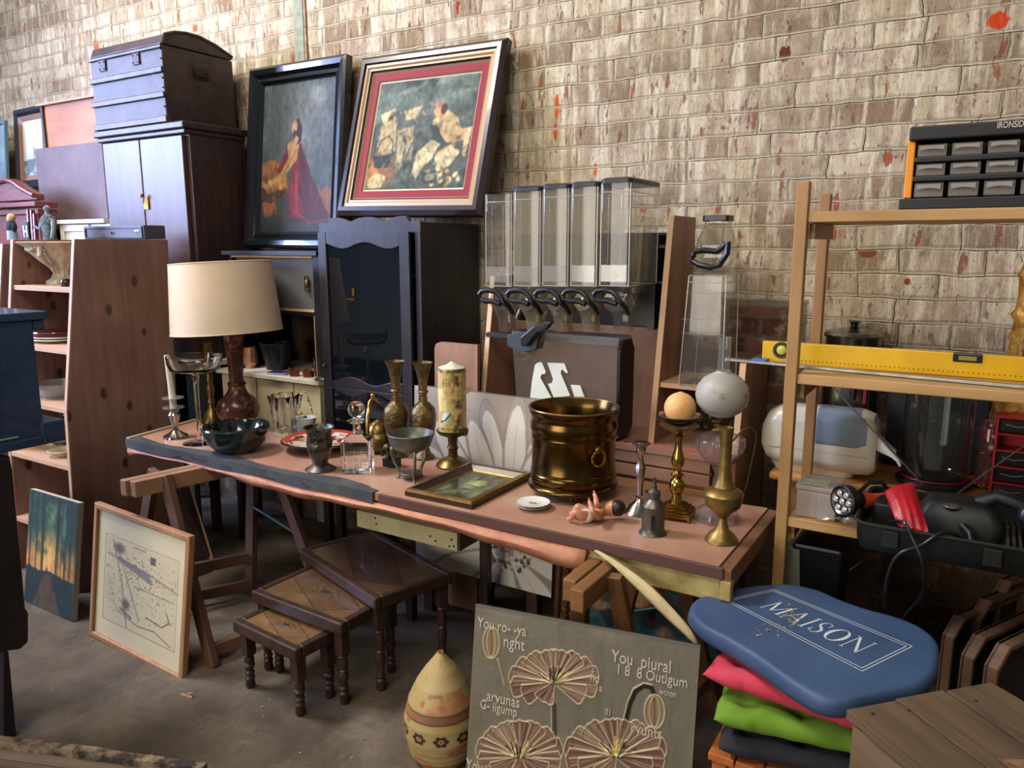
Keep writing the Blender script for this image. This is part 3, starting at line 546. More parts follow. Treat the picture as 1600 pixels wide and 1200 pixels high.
# ---------------- painting 2 : kitchen scene, red liner (generic) ----------------
P4 = Paint(170, 160, '#47524c', .92); P4.mix('#6f7f78', np.clip(1-P4.v*1.5, 0, 1)*.8); P4.mix('#2a302c', (P4.noise(5)-.45)*2)
wv = np.sin((P4.v*30+P4.u*6+P4.noise(6)*6)); P4.mix('#8f9d92', np.clip(wv-.3, 0, 1)*np.clip(.75-P4.v, 0, 1)*(P4.u > .2)*.8)
CRM = '#c9b486'
def blob(pts, c=CRM, al=.95, j=.02): P4.poly(pts, c, al, jit=j)
blob([(.05, .3), (.2, .24), (.22, .42), (.1, .4)]); blob([(.08, .4), (.24, .38), (.26, .66), (.06, .68)], '#b7a276'); blob([(.3, .28), (.48, .24), (.42, .36), (.32, .36)]); blob([(.26, .46), (.42, .42), (.46, .78), (.38, .9), (.3, .84)], '#a99b78')
P4.mix('#b06a30', np.clip(1-np.hypot((P4.u-.07)*3.2, (P4.v-.83)*4.5), 0, 1)*1.2)
blob([(.02, .92), (.1, .84), (.2, .88), (.18, .98), (.04, .98)], '#cdb684'); P4.poly([(.04, .68), (.24, .68), (.22, .8), (.07, .8)], '#2b3434', jit=.01)
P4.line([(.07, .68), (.09, .55), (.17, .5), (.23, .56), (.24, .68)], '#2b3030', .006)
P4.poly([(.3, .76), (.45, .75), (.42, .93), (.33, .93)], '#6c7468', jit=.01); P4.line([(.36, .76), (.37, .6), (.34, .52)], '#2f352f', .008); P4.line([(.38, .75), (.43, .58)], '#2f352f', .008)
blob([(.6, .38), (.74, .3), (.83, .36), (.9, .48), (.98, .5), (.97, .58), (.78, .6), (.7, .52), (.62, .5)], '#c4a877'); P4.ell(.655, .3, .05, .06, '#bd9468', .3); P4.ell(.65, .245, .06, .03, '#a9826a', .4); P4.ell(.7, .29, .03, .05, '#2d241e', .4); P4.poly([(.58, .42), (.66, .44), (.74, .58), (.66, .62)], '#2f3a38', jit=.01)
P4.line([(.92, .5), (.84, .62), (.7, .7)], '#c09a6c', .025)
blob([(.5, .66), (.62, .56), (.72, .6), (.66, .72), (.58, .8), (.52, .92), (.47, .84)], '#cdbd92'); blob([(.68, .72), (.82, .62), (.92, .68), (.84, .8), (.72, .86)], '#d3c295'); P4.poly([(.93, .48), (1, .46), (.97, .74), (.94, .7)], '#cbb083', jit=.01)
for i in range(14): P4.ell(.45+.5*random.random(), .84+.12*random.random(), .02+.03*random.random(), .02, random.choice(['#c9b07a', '#b4924f', '#34382f', '#8f6f45', '#d6c596']), .3, random.random()*3)
P4.poly([(.58, .86), (.72, .84), (.75, .95), (.6, .96)], '#2c3330', jit=.02); P4.ell(.66, .9, .05, .035, '#7a7a62', .3); P4.mix('#232923', np.clip(P4.noise(9)-.62, 0, 1)*4)
for _ in range(90):
    x, y = random.random(), random.uniform(.3, 1); P4.line([(x, y), (x+random.uniform(-.05, .05), y+random.uniform(-.05, .05))], random.choice(['#3a3f38', '#b9a57a', '#8d7f5c', '#2b302c', '#d2c29a', '#6f6a50']), random.uniform(.004, .012), .55)
P4.finish(2, np.array([.86, .84, .80]), .25)
T, O, U, V, nn = picture_px('red_lined_painting', 'kitchen scene painting with a red liner and striped gilt frame, leaning above the dark cabinet', 'picture', (533, 340), (757, 340), (568, 97), 2.855, 1.708, 3.07, 2.5, [(0, 0), (0, .035), (.02, .05), (.04, .05), (.045, .04), (.058, .042), (.066, .034), (.075, .036), (.083, .028), (.09, .02), (.122, .02), (.126, .012), (.133, .01)], [mat('frame_brown', '#24171a', .3, coat=.2), mat('frame_gilt', '#a5896a', .4, .3), mat('red_velvet', '#7c1420', .75)], [0, 0, 0, 0, 1, 1, 1, 0, 1, 2, 1, 1], P4, vmat('dull_canvas', .65, 0, .15, spec=.25))
# ---------------- dark glazed cabinet ----------------
x0, x1, yf, zt = -2.655, -2.062, 2.63, 1.70
T = thing('glazed_cabinet', 'blackish cabinet with a tall glazed door and scalloped crown under red-lined painting', 'cabinet', ((x0+x1)/2, 2.85, 0)); DC = mat('charcoal_wood', '#1f1c20', .38, 0, '#2e2a2e', 5, bump=.12, stretch=(5, 5, .7))
for nm, c in (('side_panel', ((x0, yf+.02, .45), (x0+.02, 3.07, zt-.02))), ('side_panel', ((x1-.02, yf+.02, .45), (x1, 3.07, zt-.02))), ('bottom', ((x0+.02, yf+.02, .45), (x1-.02, 3.05, .47))), ('top', ((x0, yf+.02, zt-.02), (x1, 3.07, zt))), ('back_panel', ((x0+.02, 3.05, .45), (x1-.02, 3.065, zt-.02)))): MB().box(*c).build(nm, DC if nm != 'back_panel' else mat('shelf_haze_blue', '#2c4660', .5), T, bevel=.002)  # blue haze over the interior is put into the back and shelf colour
for zz in (.7, .98, 1.22, 1.46): MB().box((x0+.02, yf+.09, zz), (x1-.02, 3.05, zz+.016)).build('shelf', mat('shelf_haze_blue', '#2c3a48', .5), T)
xs = np.linspace(x0-.002, x1+.002, 41); crown = [Vector((x, yf, zt+.004+.022*abs(math.sin((x-x0)/(x1-x0)*math.pi*3))**.8 if .12 < (x-x0)/(x1-x0) < .88 else zt+.003)) for x in xs]
MB().prism([Vector((x0-.002, yf, zt-.045))]+[Vector(q) for q in crown]+[Vector((x1+.002, yf, zt-.045))], (0, .02, 0)).build('crown', DC, T, bevel=.002)
for s_ in (x0, x1-.03): MB().box((s_, yf, .45), (s_+.03, yf+.02, zt-.045)).build('face_stile', DC, T, bevel=.002)
for x in (x0+.005, x1-.04):
    for y in (yf+.03, 3.02): MB().box((x, y, 0), (x+.035, y+.035, .449)).build('leg', DC, T)
dx0, dx1, dz1 = x0+.012, x1-.045, zt-.04
D = MB(); D.box((dx0, yf-.022, .46), (dx0+.05, yf-.001, dz1)); D.box((dx1-.055, yf-.022, .46), (dx1, yf-.001, dz1))
def scal(za, zb_, updown, ph=0):
    pts = [Vector((x, yf-.021, za+updown*.014*math.sin((x-dx0)/(dx1-dx0)*math.pi*4+ph))) for x in np.linspace(dx0+.05, dx1-.055, 25)]
    D.prism(pts+[Vector((pts[-1].x, yf-.021, zb_)), Vector((pts[0].x, yf-.021, zb_))], (0, .02, 0))
scal(dz1-.06, dz1, 1, 1.2); zr = pY(570, 605, yf).z; scal(zr+.03, zr-.01, -1, .6); scal(zr-.035, zr-.01, 1, .6); D.box((dx0+.05, yf-.022, .46), (dx1-.055, yf-.001, .52))
D = D.build('door', DC, T, bevel=.003)
GD = clear('smoky_glass', '#6f8296', .25, .04, '#10202e')
MB().box((dx0+.045, yf-.012, zr-.01), (dx1-.05, yf-.008, dz1-.05)).build('glass_pane', GD, D); MB().box((dx0+.045, yf-.012, .51), (dx1-.05, yf-.008, zr-.012)).build('glass_pane', GD, D)
k = MB(); kk = pY(507, 571, yf-.03); k.ball((dx0+.018, yf-.032, kk.z), .009, seg=10, rings=6); k.lathe([(0, 0), (.004, 0), (.004, .012), (0, .012)], (dx0+.018, yf-.02, kk.z), 8, rot=Matrix.Rotation(math.pi/2, 3, 'X')); k.build('knob', BRASS, D, smooth=True)
k = MB(); e = pY(545, 468, yf-.03); k.box((e.x-.03, yf-.016, e.z-.004), (e.x+.02, yf-.012, e.z+.004)); k.box((e.x+.008, yf-.016, e.z+.015), (e.x+.022, yf-.012, e.z+.05)); k.build('inner_latch', BRASS, D)
# =====================================================================
# PINE BOOKSHELF WITH ITS THINGS
# =====================================================================
BX = -3.478
KN = wood('knotty_pine_side', '#6b4b41', '#866558', 'z', 1.1, .5, .1, knots=.17); KNE = wood('pale_pine_edge', '#a88468', '#bf9a7c', 'x'); KNB = wood('rosy_pine_back', '#553840', '#6a4a4a', 'x', .8)
def fy(z): return 1.80+.16*(z/1.63 if z > .87 else .25*z/.87+.02) if z < .87 else 1.848+(z-.87)/.76*.112
side = [(1.818, .0), (1.835, .5), (1.848, .87), (1.905, 1.25), (1.960, 1.63), (2.42, 1.63), (2.40, .87), (2.41, 0)]
SL = pY(21, 400, 1.95).x
T = thing('pine_bookshelf', 'tall knotty pine bookshelf with bowed side panel left of the table', 'bookshelf', ((BX+SL)/2, 2.1, 0))
for x in (BX, SL):
    b = MB(); b.prism([Vector((x, y, z)) for y, z in side], (-.022, 0, 0)); b.build('side_panel', KN, T, bevel=.002)
    b = MB(); b.mi = 0
    for (y0, z0), (y1, z1) in zip(side[:4], side[1:5]): b.hexa([(x-.021, y0-.004, z0), (x-.001, y0-.004, z0), (x-.001, y0+.001, z0), (x-.021, y0+.001, z0), (x-.021, y1-.004, z1), (x-.001, y1-.004, z1), (x-.001, y1+.001, z1), (x-.021, y1+.001, z1)])
    b.build('front_edge', KNE, T)
MB().box((SL+.001, 2.385, .02), (BX-.023, 2.395, 1.6)).build('back_panel', KNB, T)
SZ = []
for px, py in ((85, 449), (92, 546), (92, 638), (100, 728)):
    z = 1.2
    for _ in range(4): z = pY(px, py, fy(z)).z
    SZ.append(z)
SZ.append(SZ[-1]-.33)
for z in SZ: MB().box((SL+.001, fy(z)+.006, z-.022), (BX-.023, 2.384, z)).build('shelf', KNE, T, bevel=.001)
# second bookshelf, only its right side shows
T = thing('narrow_bookshelf', 'pine shelf side at the far left edge, left of the knotty pine bookshelf', 'bookshelf', (SL-.35, 2.1, 0))
x = pY(4, 400, 1.95).x
MB().prism([Vector((x, y, z-.02)) if z > 1 else Vector((x, y, z)) for y, z in side], (-.022, 0, 0)).build('side_panel', KN, T, bevel=.002)
b = MB()
for (y0, z0), (y1, z1) in zip(side[:4], side[1:5]): b.hexa([(x-.021, y0-.004, z0), (x-.001, y0-.004, z0), (x-.001, y0+.001, z0), (x-.021, y0+.001, z0), (x-.021, y1-.004, z1-.02*(z1 > 1)), (x-.001, y1-.004, z1-.02*(z1 > 1)), (x-.001, y1+.001, z1-.02*(z1 > 1)), (x-.021, y1+.001, z1-.02*(z1 > 1))])
b.build('front_edge', KNE, T)
for z in SZ: MB().box((x-.6, fy(z)+.006, z-.022-.02), (x-.023, 2.3, z-.02)).build('shelf', KNE, T)
# things on the shelves
def on(px, py_, z, y=None): p = pY(px, py_, y); p.z = z; return p
c = on(100, 443, SZ[0], 2.12); UR = mat('cream_ceramic', '#c3b6a2', .5, 0, '#a5937d', 20, bump=.25, bs=40)
T = thing('ceramic_urn', 'cream footed ceramic urn with moulded swags on the top shelf', 'urn', c)
m_ = mpp(c); rf = lambda a, z: 1+.035*math.cos(14*a)
b = MB(); b.lathe([(0, c.z), (24*m_, c.z), (24*m_, c.z+5*m_), (17*m_, c.z+9*m_), (13*m_, c.z+17*m_), (16*m_, c.z+24*m_), (30*m_, c.z+36*m_), (41*m_, c.z+48*m_), (46*m_, c.z+56*m_), (55*m_, c.z+61*m_), (59*m_, c.z+64*m_), (56*m_, c.z+65*m_), (44*m_, c.z+58*m_), (30*m_, c.z+42*m_), (0, c.z+34*m_)], (c.x, c.y, 0), 56, rfun=rf); b.build('bowl', UR, T, smooth=True, angle=60)
b = MB()
for a in np.linspace(-1.75, -1.0, 7): b.ball((c.x+math.cos(a)*46*m_, c.y+math.sin(a)*46*m_, c.z+(57-5*abs(math.sin(a*5)))*m_), 3.4*m_, seg=10, rings=6)
b.tube([Vector((c.x+math.cos(-1.05)*r_*m_, c.y+math.sin(-1.05)*r_*m_, c.z+h_*m_)) for r_, h_ in ((50, 58), (52, 46), (40, 34), (28, 28), (20, 18))], [3*m_, 4*m_, 3.4*m_, 3*m_, 2.4*m_], 10)
b.build('swag', UR, T, smooth=True)
c = on(104, 446, SZ[0], 2.0); b = MB(); b.lathe([(0, c.z), (.024, c.z), (.025, c.z+.006), (.022, c.z+.008), (.022, c.z+.014), (.026, c.z+.02), (.021, c.z+.03), (.021, c.z+.036), (0, c.z+.036)], (c.x, c.y, 0), 24); solo(b, 'black_jar', BLKP, 'small ribbed black jar in front of the cream urn', 'jar', smooth=True)
c = on(46, 438, SZ[0], 2.02); b = MB(); b.box((c.x-.012, c.y-.01, c.z), (c.x+.012, c.y+.01, c.z+.008)); b.tube([c+Vector((0, 0, .008)), c+Vector((.004, 0, .03)), c+Vector((-.006, 0, .045)), c+Vector((-.014, 0, .06))], [.006, .009, .006, .003]); b.ball(c+Vector((-.014, 0, .064)), .006, seg=8, rings=6); b.tube([c+Vector((.002, 0, .032)), c+Vector((.02, 0, .04))], .003); solo(b, 'brass_figurine', BRASS, 'tiny brass figurine on the top shelf left of the urn', 'figurine', smooth=True)
def dish(px, z, y, r, h, mt, label, n=1, name='plate', cat='plate', group=None):
    c = on(px, 500, z, y); 
    for i in range(n):
        b = MB(); q = z+i*.012; b.lathe([(0, q+.001), (r*.55, q+.001), (r*.62, q+.004), (r, q+h), (r*.98, q+h+.003), (r*.6, q+.008), (0, q+.007)], (c.x, c.y, 0), 40); solo(b, name, mt, label if n == 1 else label[i], cat, group, smooth=True, angle=50)
POR = mat('porcelain', '#d9d6cf', .25, coat=.3)
dish(90, SZ[1]+.001, 2.05, .12, .016, POR, ['white plate, lower of the two stacked under the rose glass plate', 'white plate directly under the rose glass plate'], 2, group='white plates on the second shelf')
c = on(90, 500, SZ[1]+.04, 2.05); b = MB(); b.lathe([(0, c.z), (.07, c.z), (.12, c.z+.012), (.118, c.z+.016), (.07, c.z+.004), (0, c.z+.004)], (c.x, c.y, 0), 40); solo(b, 'rose_plate', clear('rose_glass', '#d89aa0', .5, .05, '#8e3b4c'), 'rose glass plate topping the white plates', 'plate', smooth=True)
c = on(92, 600, SZ[2], 2.0); b = MB(); b.lathe([(0, c.z), (.07, c.z), (.075, c.z+.01), (.11, c.z+.06), (.114, c.z+.075), (.108, c.z+.075), (.1, c.z+.055), (.06, c.z+.012), (0, c.z+.012)], (c.x, c.y, 0), 40, rfun=lambda a, z: 1+.02*math.cos(20*a)); solo(b, 'glass_bowl', clear('bowl_glass', '#dfe0e2', .3, .05, '#b4aeb4'), 'scalloped clear glass bowl on the third pine shelf', 'bowl', smooth=True)
c = on(92, 690, SZ[3], 2.05); T = thing('floral_pot', 'pale pot painted with dark flowers on the fourth pine shelf', 'pot', c)
FP = mat('floral_glaze', '#c2bdb4', .35, 0, '#5a4448', 26, ramp=(.56, .62)); b = MB(); b.lathe([(0, c.z), (.06, c.z), (.09, c.z+.05), (.092, c.z+.1), (.07, c.z+.13), (.066, c.z+.13), (.085, c.z+.095), (.055, c.z+.01), (0, c.z+.01)], (c.x, c.y, 0), 36); b.build('body', FP, T, smooth=True); b = MB(); b.ring((c.x, c.y, c.z+.13), .068, .005); b.build('rim', POR, T, smooth=True)
b = MB(); c2 = on(98, 690, SZ[3], 1.93); b.lathe([(0, c2.z), (.035, c2.z), (.07, c2.z+.03), (.067, c2.z+.032), (.033, c2.z+.005), (0, c2.z+.005)], (c2.x, c2.y, 0), 36); solo(b, 'saucer_bowl', mat('beige_glaze', '#b7a58c', .4), 'small beige bowl in front of the floral pot', 'bowl', smooth=True)
# things on top of the bookshelf
ZT = 1.631
c = on(78, 372, ZT, 2.15); m_ = mpp(c); T = thing('bust_figure', 'small headless-armed mannequin torso in grey checked top on the bookshelf', 'figurine', c); GB = mat('checked_cloth', '#54605e', .8, 0, '#2c3334', 60, ramp=(.45, .55))
b = MB(); b.lathe([(0, c.z), (13*m_, c.z), (12*m_, c.z+10*m_), (15*m_, c.z+22*m_), (16*m_, c.z+30*m_), (11*m_, c.z+36*m_), (4.5*m_, c.z+39*m_), (0, c.z+39*m_)], (c.x, c.y, 0), 28, sy=.65); b.build('torso', GB, T, smooth=True)
b = MB(); b.tube([c+Vector((0, 0, 37*m_)), c+Vector((0, 0, 45*m_))], [4*m_, 3*m_], 12); b.lathe([(0, c.z+44*m_), (5*m_, c.z+45*m_), (5.5*m_, c.z+49*m_), (0, c.z+53*m_)], (c.x, c.y, 0), 14); b.build('neck', mat('bust_grey', '#66747a', .5), T, smooth=True)
for s_ in (-1, 1): MB().tube([c+Vector((s_*15*m_, 0, 30*m_)), c+Vector((s_*19*m_, -.01, 16*m_)), c+Vector((s_*(17 if s_ > 0 else 30)*m_, -.02, (2 if s_ > 0 else 20)*m_))], [4*m_, 3.2*m_, 2.2*m_], 10).build('arm', mat('bust_grey', ''), T, smooth=True)
c = on(20, 372, ZT, 2.1); m_ = mpp(c); T = thing('dressed_doll', 'small doll with dark jacket and blond hair at the left of the bookshelf top', 'doll', c)
MB().lathe([(0, c.z), (8*m_, c.z), (7*m_, c.z+14*m_), (0, c.z+14*m_)], (c.x, c.y, 0), 16).build('skirt', mat('pale_blue_cloth', '#8ba0b4', .8), T, smooth=True)
b = MB(); b.ball((c.x, c.y, c.z+21*m_), 9.5*m_, sz=1.1, sy=.7, seg=16, rings=10); b.ball((c.x-8*m_, c.y, c.z+19*m_), 4*m_, sz=1.8); b.ball((c.x+8*m_, c.y, c.z+19*m_), 4*m_, sz=1.8); b.build('jacket', mat('black_cloth', '#1b1c22', .85), T, smooth=True)
MB().ball((c.x, c.y, c.z+32*m_), 5.5*m_, sz=1.1).build('head', mat('doll_skin', '#c9a288', .6), T, smooth=True); b = MB(); b.ball((c.x, c.y+.004, c.z+34*m_), 6.2*m_); b.ball((c.x-3*m_, c.y, c.z+27*m_), 4*m_, sz=1.6); b.build('hair', mat('blond_hair', '#b59a66', .8), T, smooth=True)
c = on(41, 371, ZT, 2.16); m_ = mpp(c); T = thing('letter_card', 'small black card with a white letter H on the bookshelf top', 'card', c)
MB().box((c.x-9*m_, c.y, c.z), (c.x+9*m_, c.y+.01, c.z+27*m_)).build('card', mat('black_card', '#16161a', .6), T); b = MB(); b.box((c.x-6*m_, c.y-.002, c.z+4*m_), (c.x-3*m_, c.y, c.z+22*m_)); b.box((c.x+3*m_, c.y-.002, c.z+4*m_), (c.x+6*m_, c.y, c.z+22*m_)); b.box((c.x-3*m_, c.y-.0018, c.z+11.5*m_), (c.x+3*m_, c.y, c.z+14.5*m_)); b.build('letter', mat('white_ink', '#d8d8d4', .6), T)
T = thing('slatted_rack', 'dark red wooden rack posts standing on the bookshelf top between card and mannequin', 'rack', on(52, 371, ZT, 2.27)); c = T.location; m_ = mpp(c)
for dx, h_ in ((-8, 47), (2, 46), (9, 40)): MB().bar(c+Vector((dx*m_, 0, 0)), c+Vector(((dx-2)*m_, .01, h_*m_)), 4*m_, .02).build('slat', RB, T)
MB().bar(c+Vector((-9*m_, 0, 14*m_)), c+Vector((10*m_, 0, 14*m_)), .012, .012).build('cross_bar', RB, T)
x0, x1 = pY(163, 360, 2.41).x, pY(257, 360, 2.41).x; T = thing('flat_case', 'dark flat case with inset front and small knob beside the bookshelf top', 'case', ((x0+x1)/2, 2.36, ZT)); FC = mat('case_slate', '#3d3a44', .5, 0, '#4d4a55', 9)
zt = ZT+.068; MB().box((x0, 2.30, ZT+.001), (x1, 2.415, zt)).build('box', FC, T, bevel=.004)
for c_ in (((x0+.012, 2.294, ZT+.006), (x0+.022, 2.30, zt-.006)), ((x1-.022, 2.294, ZT+.006), (x1-.012, 2.30, zt-.006)), ((x0+.022, 2.294, zt-.014), (x1-.022, 2.30, zt-.006)), ((x0+.022, 2.294, ZT+.006), (x1-.022, 2.30, ZT+.012))): MB().box(*c_).build('front_moulding', BLK, T)
MB().ball(((x0+x1)/2, 2.292, ZT+.032), .006, seg=10, rings=6).build('knob', BLKP, T, smooth=True)
b = MB(); [b.box((x1-.07+i*.011, 2.2935, zt-.03), (x1-.063+i*.011, 2.30, zt-.024+.003*(i % 2))) for i in range(4)]; b.build('stencil_mark', mat('white_ink', ''), T)
# =====================================================================
# LEFT FOREGROUND
# =====================================================================
LX = -2.6; NC = mat('veil_blue_wood', '#1a304c', .4, 0, '#223d5e', 4, bump=.08, coat=.2)  # dark wood; the blue lens veil over it is put into this colour
T = thing('dark_cabinet', 'dark wooden cabinet with overhanging cornice at the left photo edge', 'cabinet', (-2.8, .95, .955))
MB().box((LX-.4, .55, .975), (LX, 1.30, 1.365)).build('carcass', NC, T, bevel=.003)
MB().box((LX-.42, .53, 1.365), (LX+.01, 1.345, 1.392)).build('top', NC, T, bevel=.004); MB().box((LX-.4, 1.30, 1.33), (LX, 1.338, 1.365)).build('cornice', NC, T, bevel=.006)
MB().box((LX-.41, 1.29, .955), (LX+.008, 1.365, 1.03)).build('foot_block', NC, T, bevel=.006); MB().box((LX-.41, .55, .955), (LX+.006, 1.29, .985)).build('base', NC, T, bevel=.004)
MB().box((LX+.0, .9, .995), (LX+.003, 1.22, 1.0)).build('inlay_line', mat('pale_line', '#8a8f92', .5), T)
for y0_ in (.6, 1.14): MB().box((LX, y0_, 1.02), (LX+.006, y0_+.02, 1.35)).build('side_moulding', NC, T)
T = thing('black_stand', 'nearly black cupboard on a leg, carrying the dark cabinet', 'cupboard', (-2.8, .9, 0)); BD = mat('near_black_brown', '#17131a', .4, 0, '#241c22', 5, bump=.15)
e_ = [pX(*q, LX) for q in ((16, 712), (20, 735), (28, 820), (36, 900), (40, 950), (45, 958), (45, 1003), (32, 1015), (8, 1018))]
poly = [Vector((LX, .5, e_[0].z))]+e_+[Vector((LX, .5, e_[-1].z))]
for v in poly: v.z = min(v.z, .952)
MB().prism(poly, (-.4, 0, 0)).build('body', BD, T, bevel=.005)
lg = [pX(*q, LX) for q in ((6, 1018), (14, 1018), (26, 1148), (4, 1150))]; b = MB(); lg[2].z = 0; lg[3].z = 0; b.prism(lg, (-.05, 0, 0)); b.build('leg', BD, T, bevel=.003)
b = MB(); b.prism([Vector((v.x-.34, v.y, v.z)) for v in lg], (-.05, 0, 0)); b.build('leg', BD, T, bevel=.003)
for s_ in (0, -.34): b = MB(); b.box((LX-.05+s_, .52, 0), (LX+s_, .58, lg[0].z)); b.build('leg', BD, T)
# forest canvas
P5 = Paint(70, 160, '#2f4d44', 2.2); P5.mix('#4a7a66', (P5.noise(4)-.4)*2); P5.mix('#7c9a5a', np.clip(1-np.abs(P5.u-.52)*4.5, 0, 1)*np.clip(1-P5.v*1.5, 0, 1)); P5.mix('#c98a4a', np.clip((P5.v-.33)*4, 0, 1)*(P5.v < .68)*np.clip(1.1-np.abs(P5.u-.45)*.4, 0, 1)*.95); P5.mix('#e0ae62', np.clip(1-np.hypot((P5.u-.45)*3, (P5.v-.58)*3), 0, 1))
P5.mix('#243c38', np.clip(P5.noise(8)*1.6-P5.v*1.2-.25, 0, 1)*2*(P5.v < .6))
for i in range(16):
    x = random.random(); 
    if .36 < x < .56: x += .22
    P5.line([(x, 0), (x+random.uniform(-.02, .02), .72)], '#1a2724', random.uniform(.006, .02), .9)
P5.poly([(0, .66), (.3, .68), (.5, .66), (1, .7), (1, 1), (0, 1)], '#1c2f33', jit=.03); P5.poly([(.4, .68), (.5, .68), (.75, 1), (.18, 1)], '#5d4636', .85, jit=.03); P5.line([(.44, .64), (.44, .69)], '#120f10', .014); P5.mix('#0f1a1c', (P5.noise(14)-.55)*2*(P5.v > .68))
p0, n = leanplane(1.640, 0, 1.722, .515); O, U, V = rect_from_px((38, 938), (113, 971), (45, 763), p0, n)
T = thing('forest_canvas', 'unframed canvas of a forest path at sunset leaning against pine bookshelf', 'canvas', O+V+U/2); nn = V.cross(U).normalized(); w_ = -nn*.022
P5.finish(1, .92, .15); P5.mesh('picture', O+nn*.001, U, V, vmat('acrylic_paint', .5), T)
MB().hexa([O+V+w_, O+V+U+w_, O+V+U, O+V, O+w_, O+U+w_, O+U, O]).build('stretcher', mat('raw_canvas', '#b3ab9c', .8), T)
# map
P6 = Paint(230, 290, '#d2c6a4', 1.25); P6.mix('#c6b78f', (P6.noise(3)-.4)); INK = '#4b4a48'
P6.poly([(.09, .17), (.93, .17), (.93, .86), (.09, .86)], '#c8bb98', .7)
for l in (((.09, .17), (.93, .17)), ((.93, .17), (.93, .86)), ((.93, .86), (.09, .86)), ((.09, .86), (.09, .17))): P6.line(l, '#857c68', .004)
P6.line([(.18, .2), (.3, .5), (.38, .85)], '#9d9580', .014); P6.line([(.3, .36), (.52, .75)], '#9d9580', .012); P6.line([(.12, .32), (.6, .36), (.93, .42)], '#9d9580', .016); P6.line([(.45, .5), (.9, .5)], '#9d9580', .01)
P6.poly([(.24, .31), (.62, .36), (.66, .44), (.26, .355)], '#6c6f78', .75, jit=.01); P6.poly([(.62, .22), (.68, .22), (.68, .28), (.62, .28)], '#4c5654', .9)
for i in range(620):
    x, y = random.uniform(.12, .9), random.uniform(.22, .8)
    if random.random() < .6: x = min(.9, max(.12, .5+random.gauss(0, .2))); y = .42+random.gauss(0, .12)
    s_ = random.uniform(.003, .011); P6.poly([(x, y), (x+s_*1.6, y+s_*.3), (x+s_*1.5, y+s_), (x, y+s_*.8)], random.choice([INK, '#5f5b52', '#776f60', '#7f6a52']), .85)
for i in range(15): y = .5+i*.013; P6.line([(.11, y), (.24-.04*random.random(), y+.004)], '#8f8770', .0025)
P6.ell(.26, .25, .06, .04, INK, .9, al=.7); P6.ell(.36, .67, .045, .04, INK, .9, al=.75); P6.line([(.3, .72), (.42, .76)], INK, .02, .6); P6.line([(.25, .74), (.5, .8), (.7, .78), (.88, .84)], '#7c745f', .008); P6.line([(.6, .7), (.78, .72), (.86, .66), (.82, .6)], INK, .008, .8); P6.line([(.42, .2), (.56, .2)], '#7a725e', .006)
p0, n = leanplane(1.633, .0, 1.70, .565)
T, O, U, V, nn = picture_px('framed_town_map', 'light oak frame with an old printed town map leaning on the trestle', 'picture', (147, 990), (292, 1065), (156, 783), 1.633, .0, 1.70, .565, [(0, 0), (0, .022), (.006, .024), (.02, .024), (.024, .02), (.026, .012)], wood('light_oak', '#8f6440', '#b08359', 'z', 1.2), None, P6, vmat('printed_paper', .35, .35))
# =====================================================================
# TRESTLE TABLE
# =====================================================================
TZ = .75; TX0, TX1, TY0, TY1 = -3.2, -.505, 1.948, 2.505
SAL = mat('salmon_paint', '#9d705c', .42, 0, '#b48f77', 3, bump=.08, detail=9, ramp=(.4, .72)); SALD = mat('brown_edge', '#553a33', .5, 0, '#593a34', 8, bump=.15); GR = mat('grey_tape', '#4b4e50', .42, 0, '#3a3c3e', 8, bump=.25, bs=16)
T = thing('long_trestle_tabletop', 'long salmon-painted old door used as tabletop, resting on two wooden trestles', 'tabletop', ((TX0+TX1)/2, 2.2, TZ-.045))
gx = pz(545, 765, TZ).x
b = MB(); b.hexa([(TX0, TY0+.004, TZ-.03), (TX1-.035, TY0+.004, TZ-.03), (TX1-.035, TY1, TZ-.03), (TX0-.07, 2.36, TZ-.03), (TX0, TY0+.004, TZ), (TX1-.035, TY0+.004, TZ), (TX1-.035, TY1, TZ), (TX0-.07, 2.36, TZ)]); b.build('board', SAL, T, bevel=.002)
b = MB(); b.box((gx+.12, TY0-.004, TZ-.034), (TX1-.02, TY0+.006, TZ+.001)); b.build('front_edge', SALD, T, bevel=.003)
# grey tape band over the left half of the front edge, torn outline
b = MB(); ys = []; n_ = 44
xs = np.linspace(TX0-.004, gx+.10, n_)
top = [Vector((x, TY0+.045+.018*math.sin(x*9)+random.uniform(-.004, .004), TZ+.0025)) for x in xs]
if True:
    for i in range(n_-6, n_): top[i].y -= .03*(i-n_+6)/6
bot = [Vector((x, TY0-.008, TZ-.036-.004*math.sin(x*14))) for x in xs]; mid = [Vector((x, TY0-.008, TZ+.0025)) for x in xs]
vs = [v for c_ in zip(top, mid, bot) for v in c_]; fs = []
for i in range(n_-1): fs += [(i*3, i*3+1, i*3+4, i*3+3), (i*3+1, i*3+2, i*3+5, i*3+4)]
b.add(vs, fs); b.build('grey_tape_edge', GR, T, solid=.003)['label'] = 'grey tape wrapped over the left front edge'
b = MB()
for x in (-2.86, -2.74, -2.55, -2.3, -2.1): b.bar((x, TY0-.011, TZ-.018+random.uniform(-.01, .01)), (x+random.uniform(.04, .1), TY0-.011, TZ-.02+random.uniform(-.01, .01)), .004, .002)
b.build('tape_tear', mat('tear_dark', '#2b2624', .8), T)
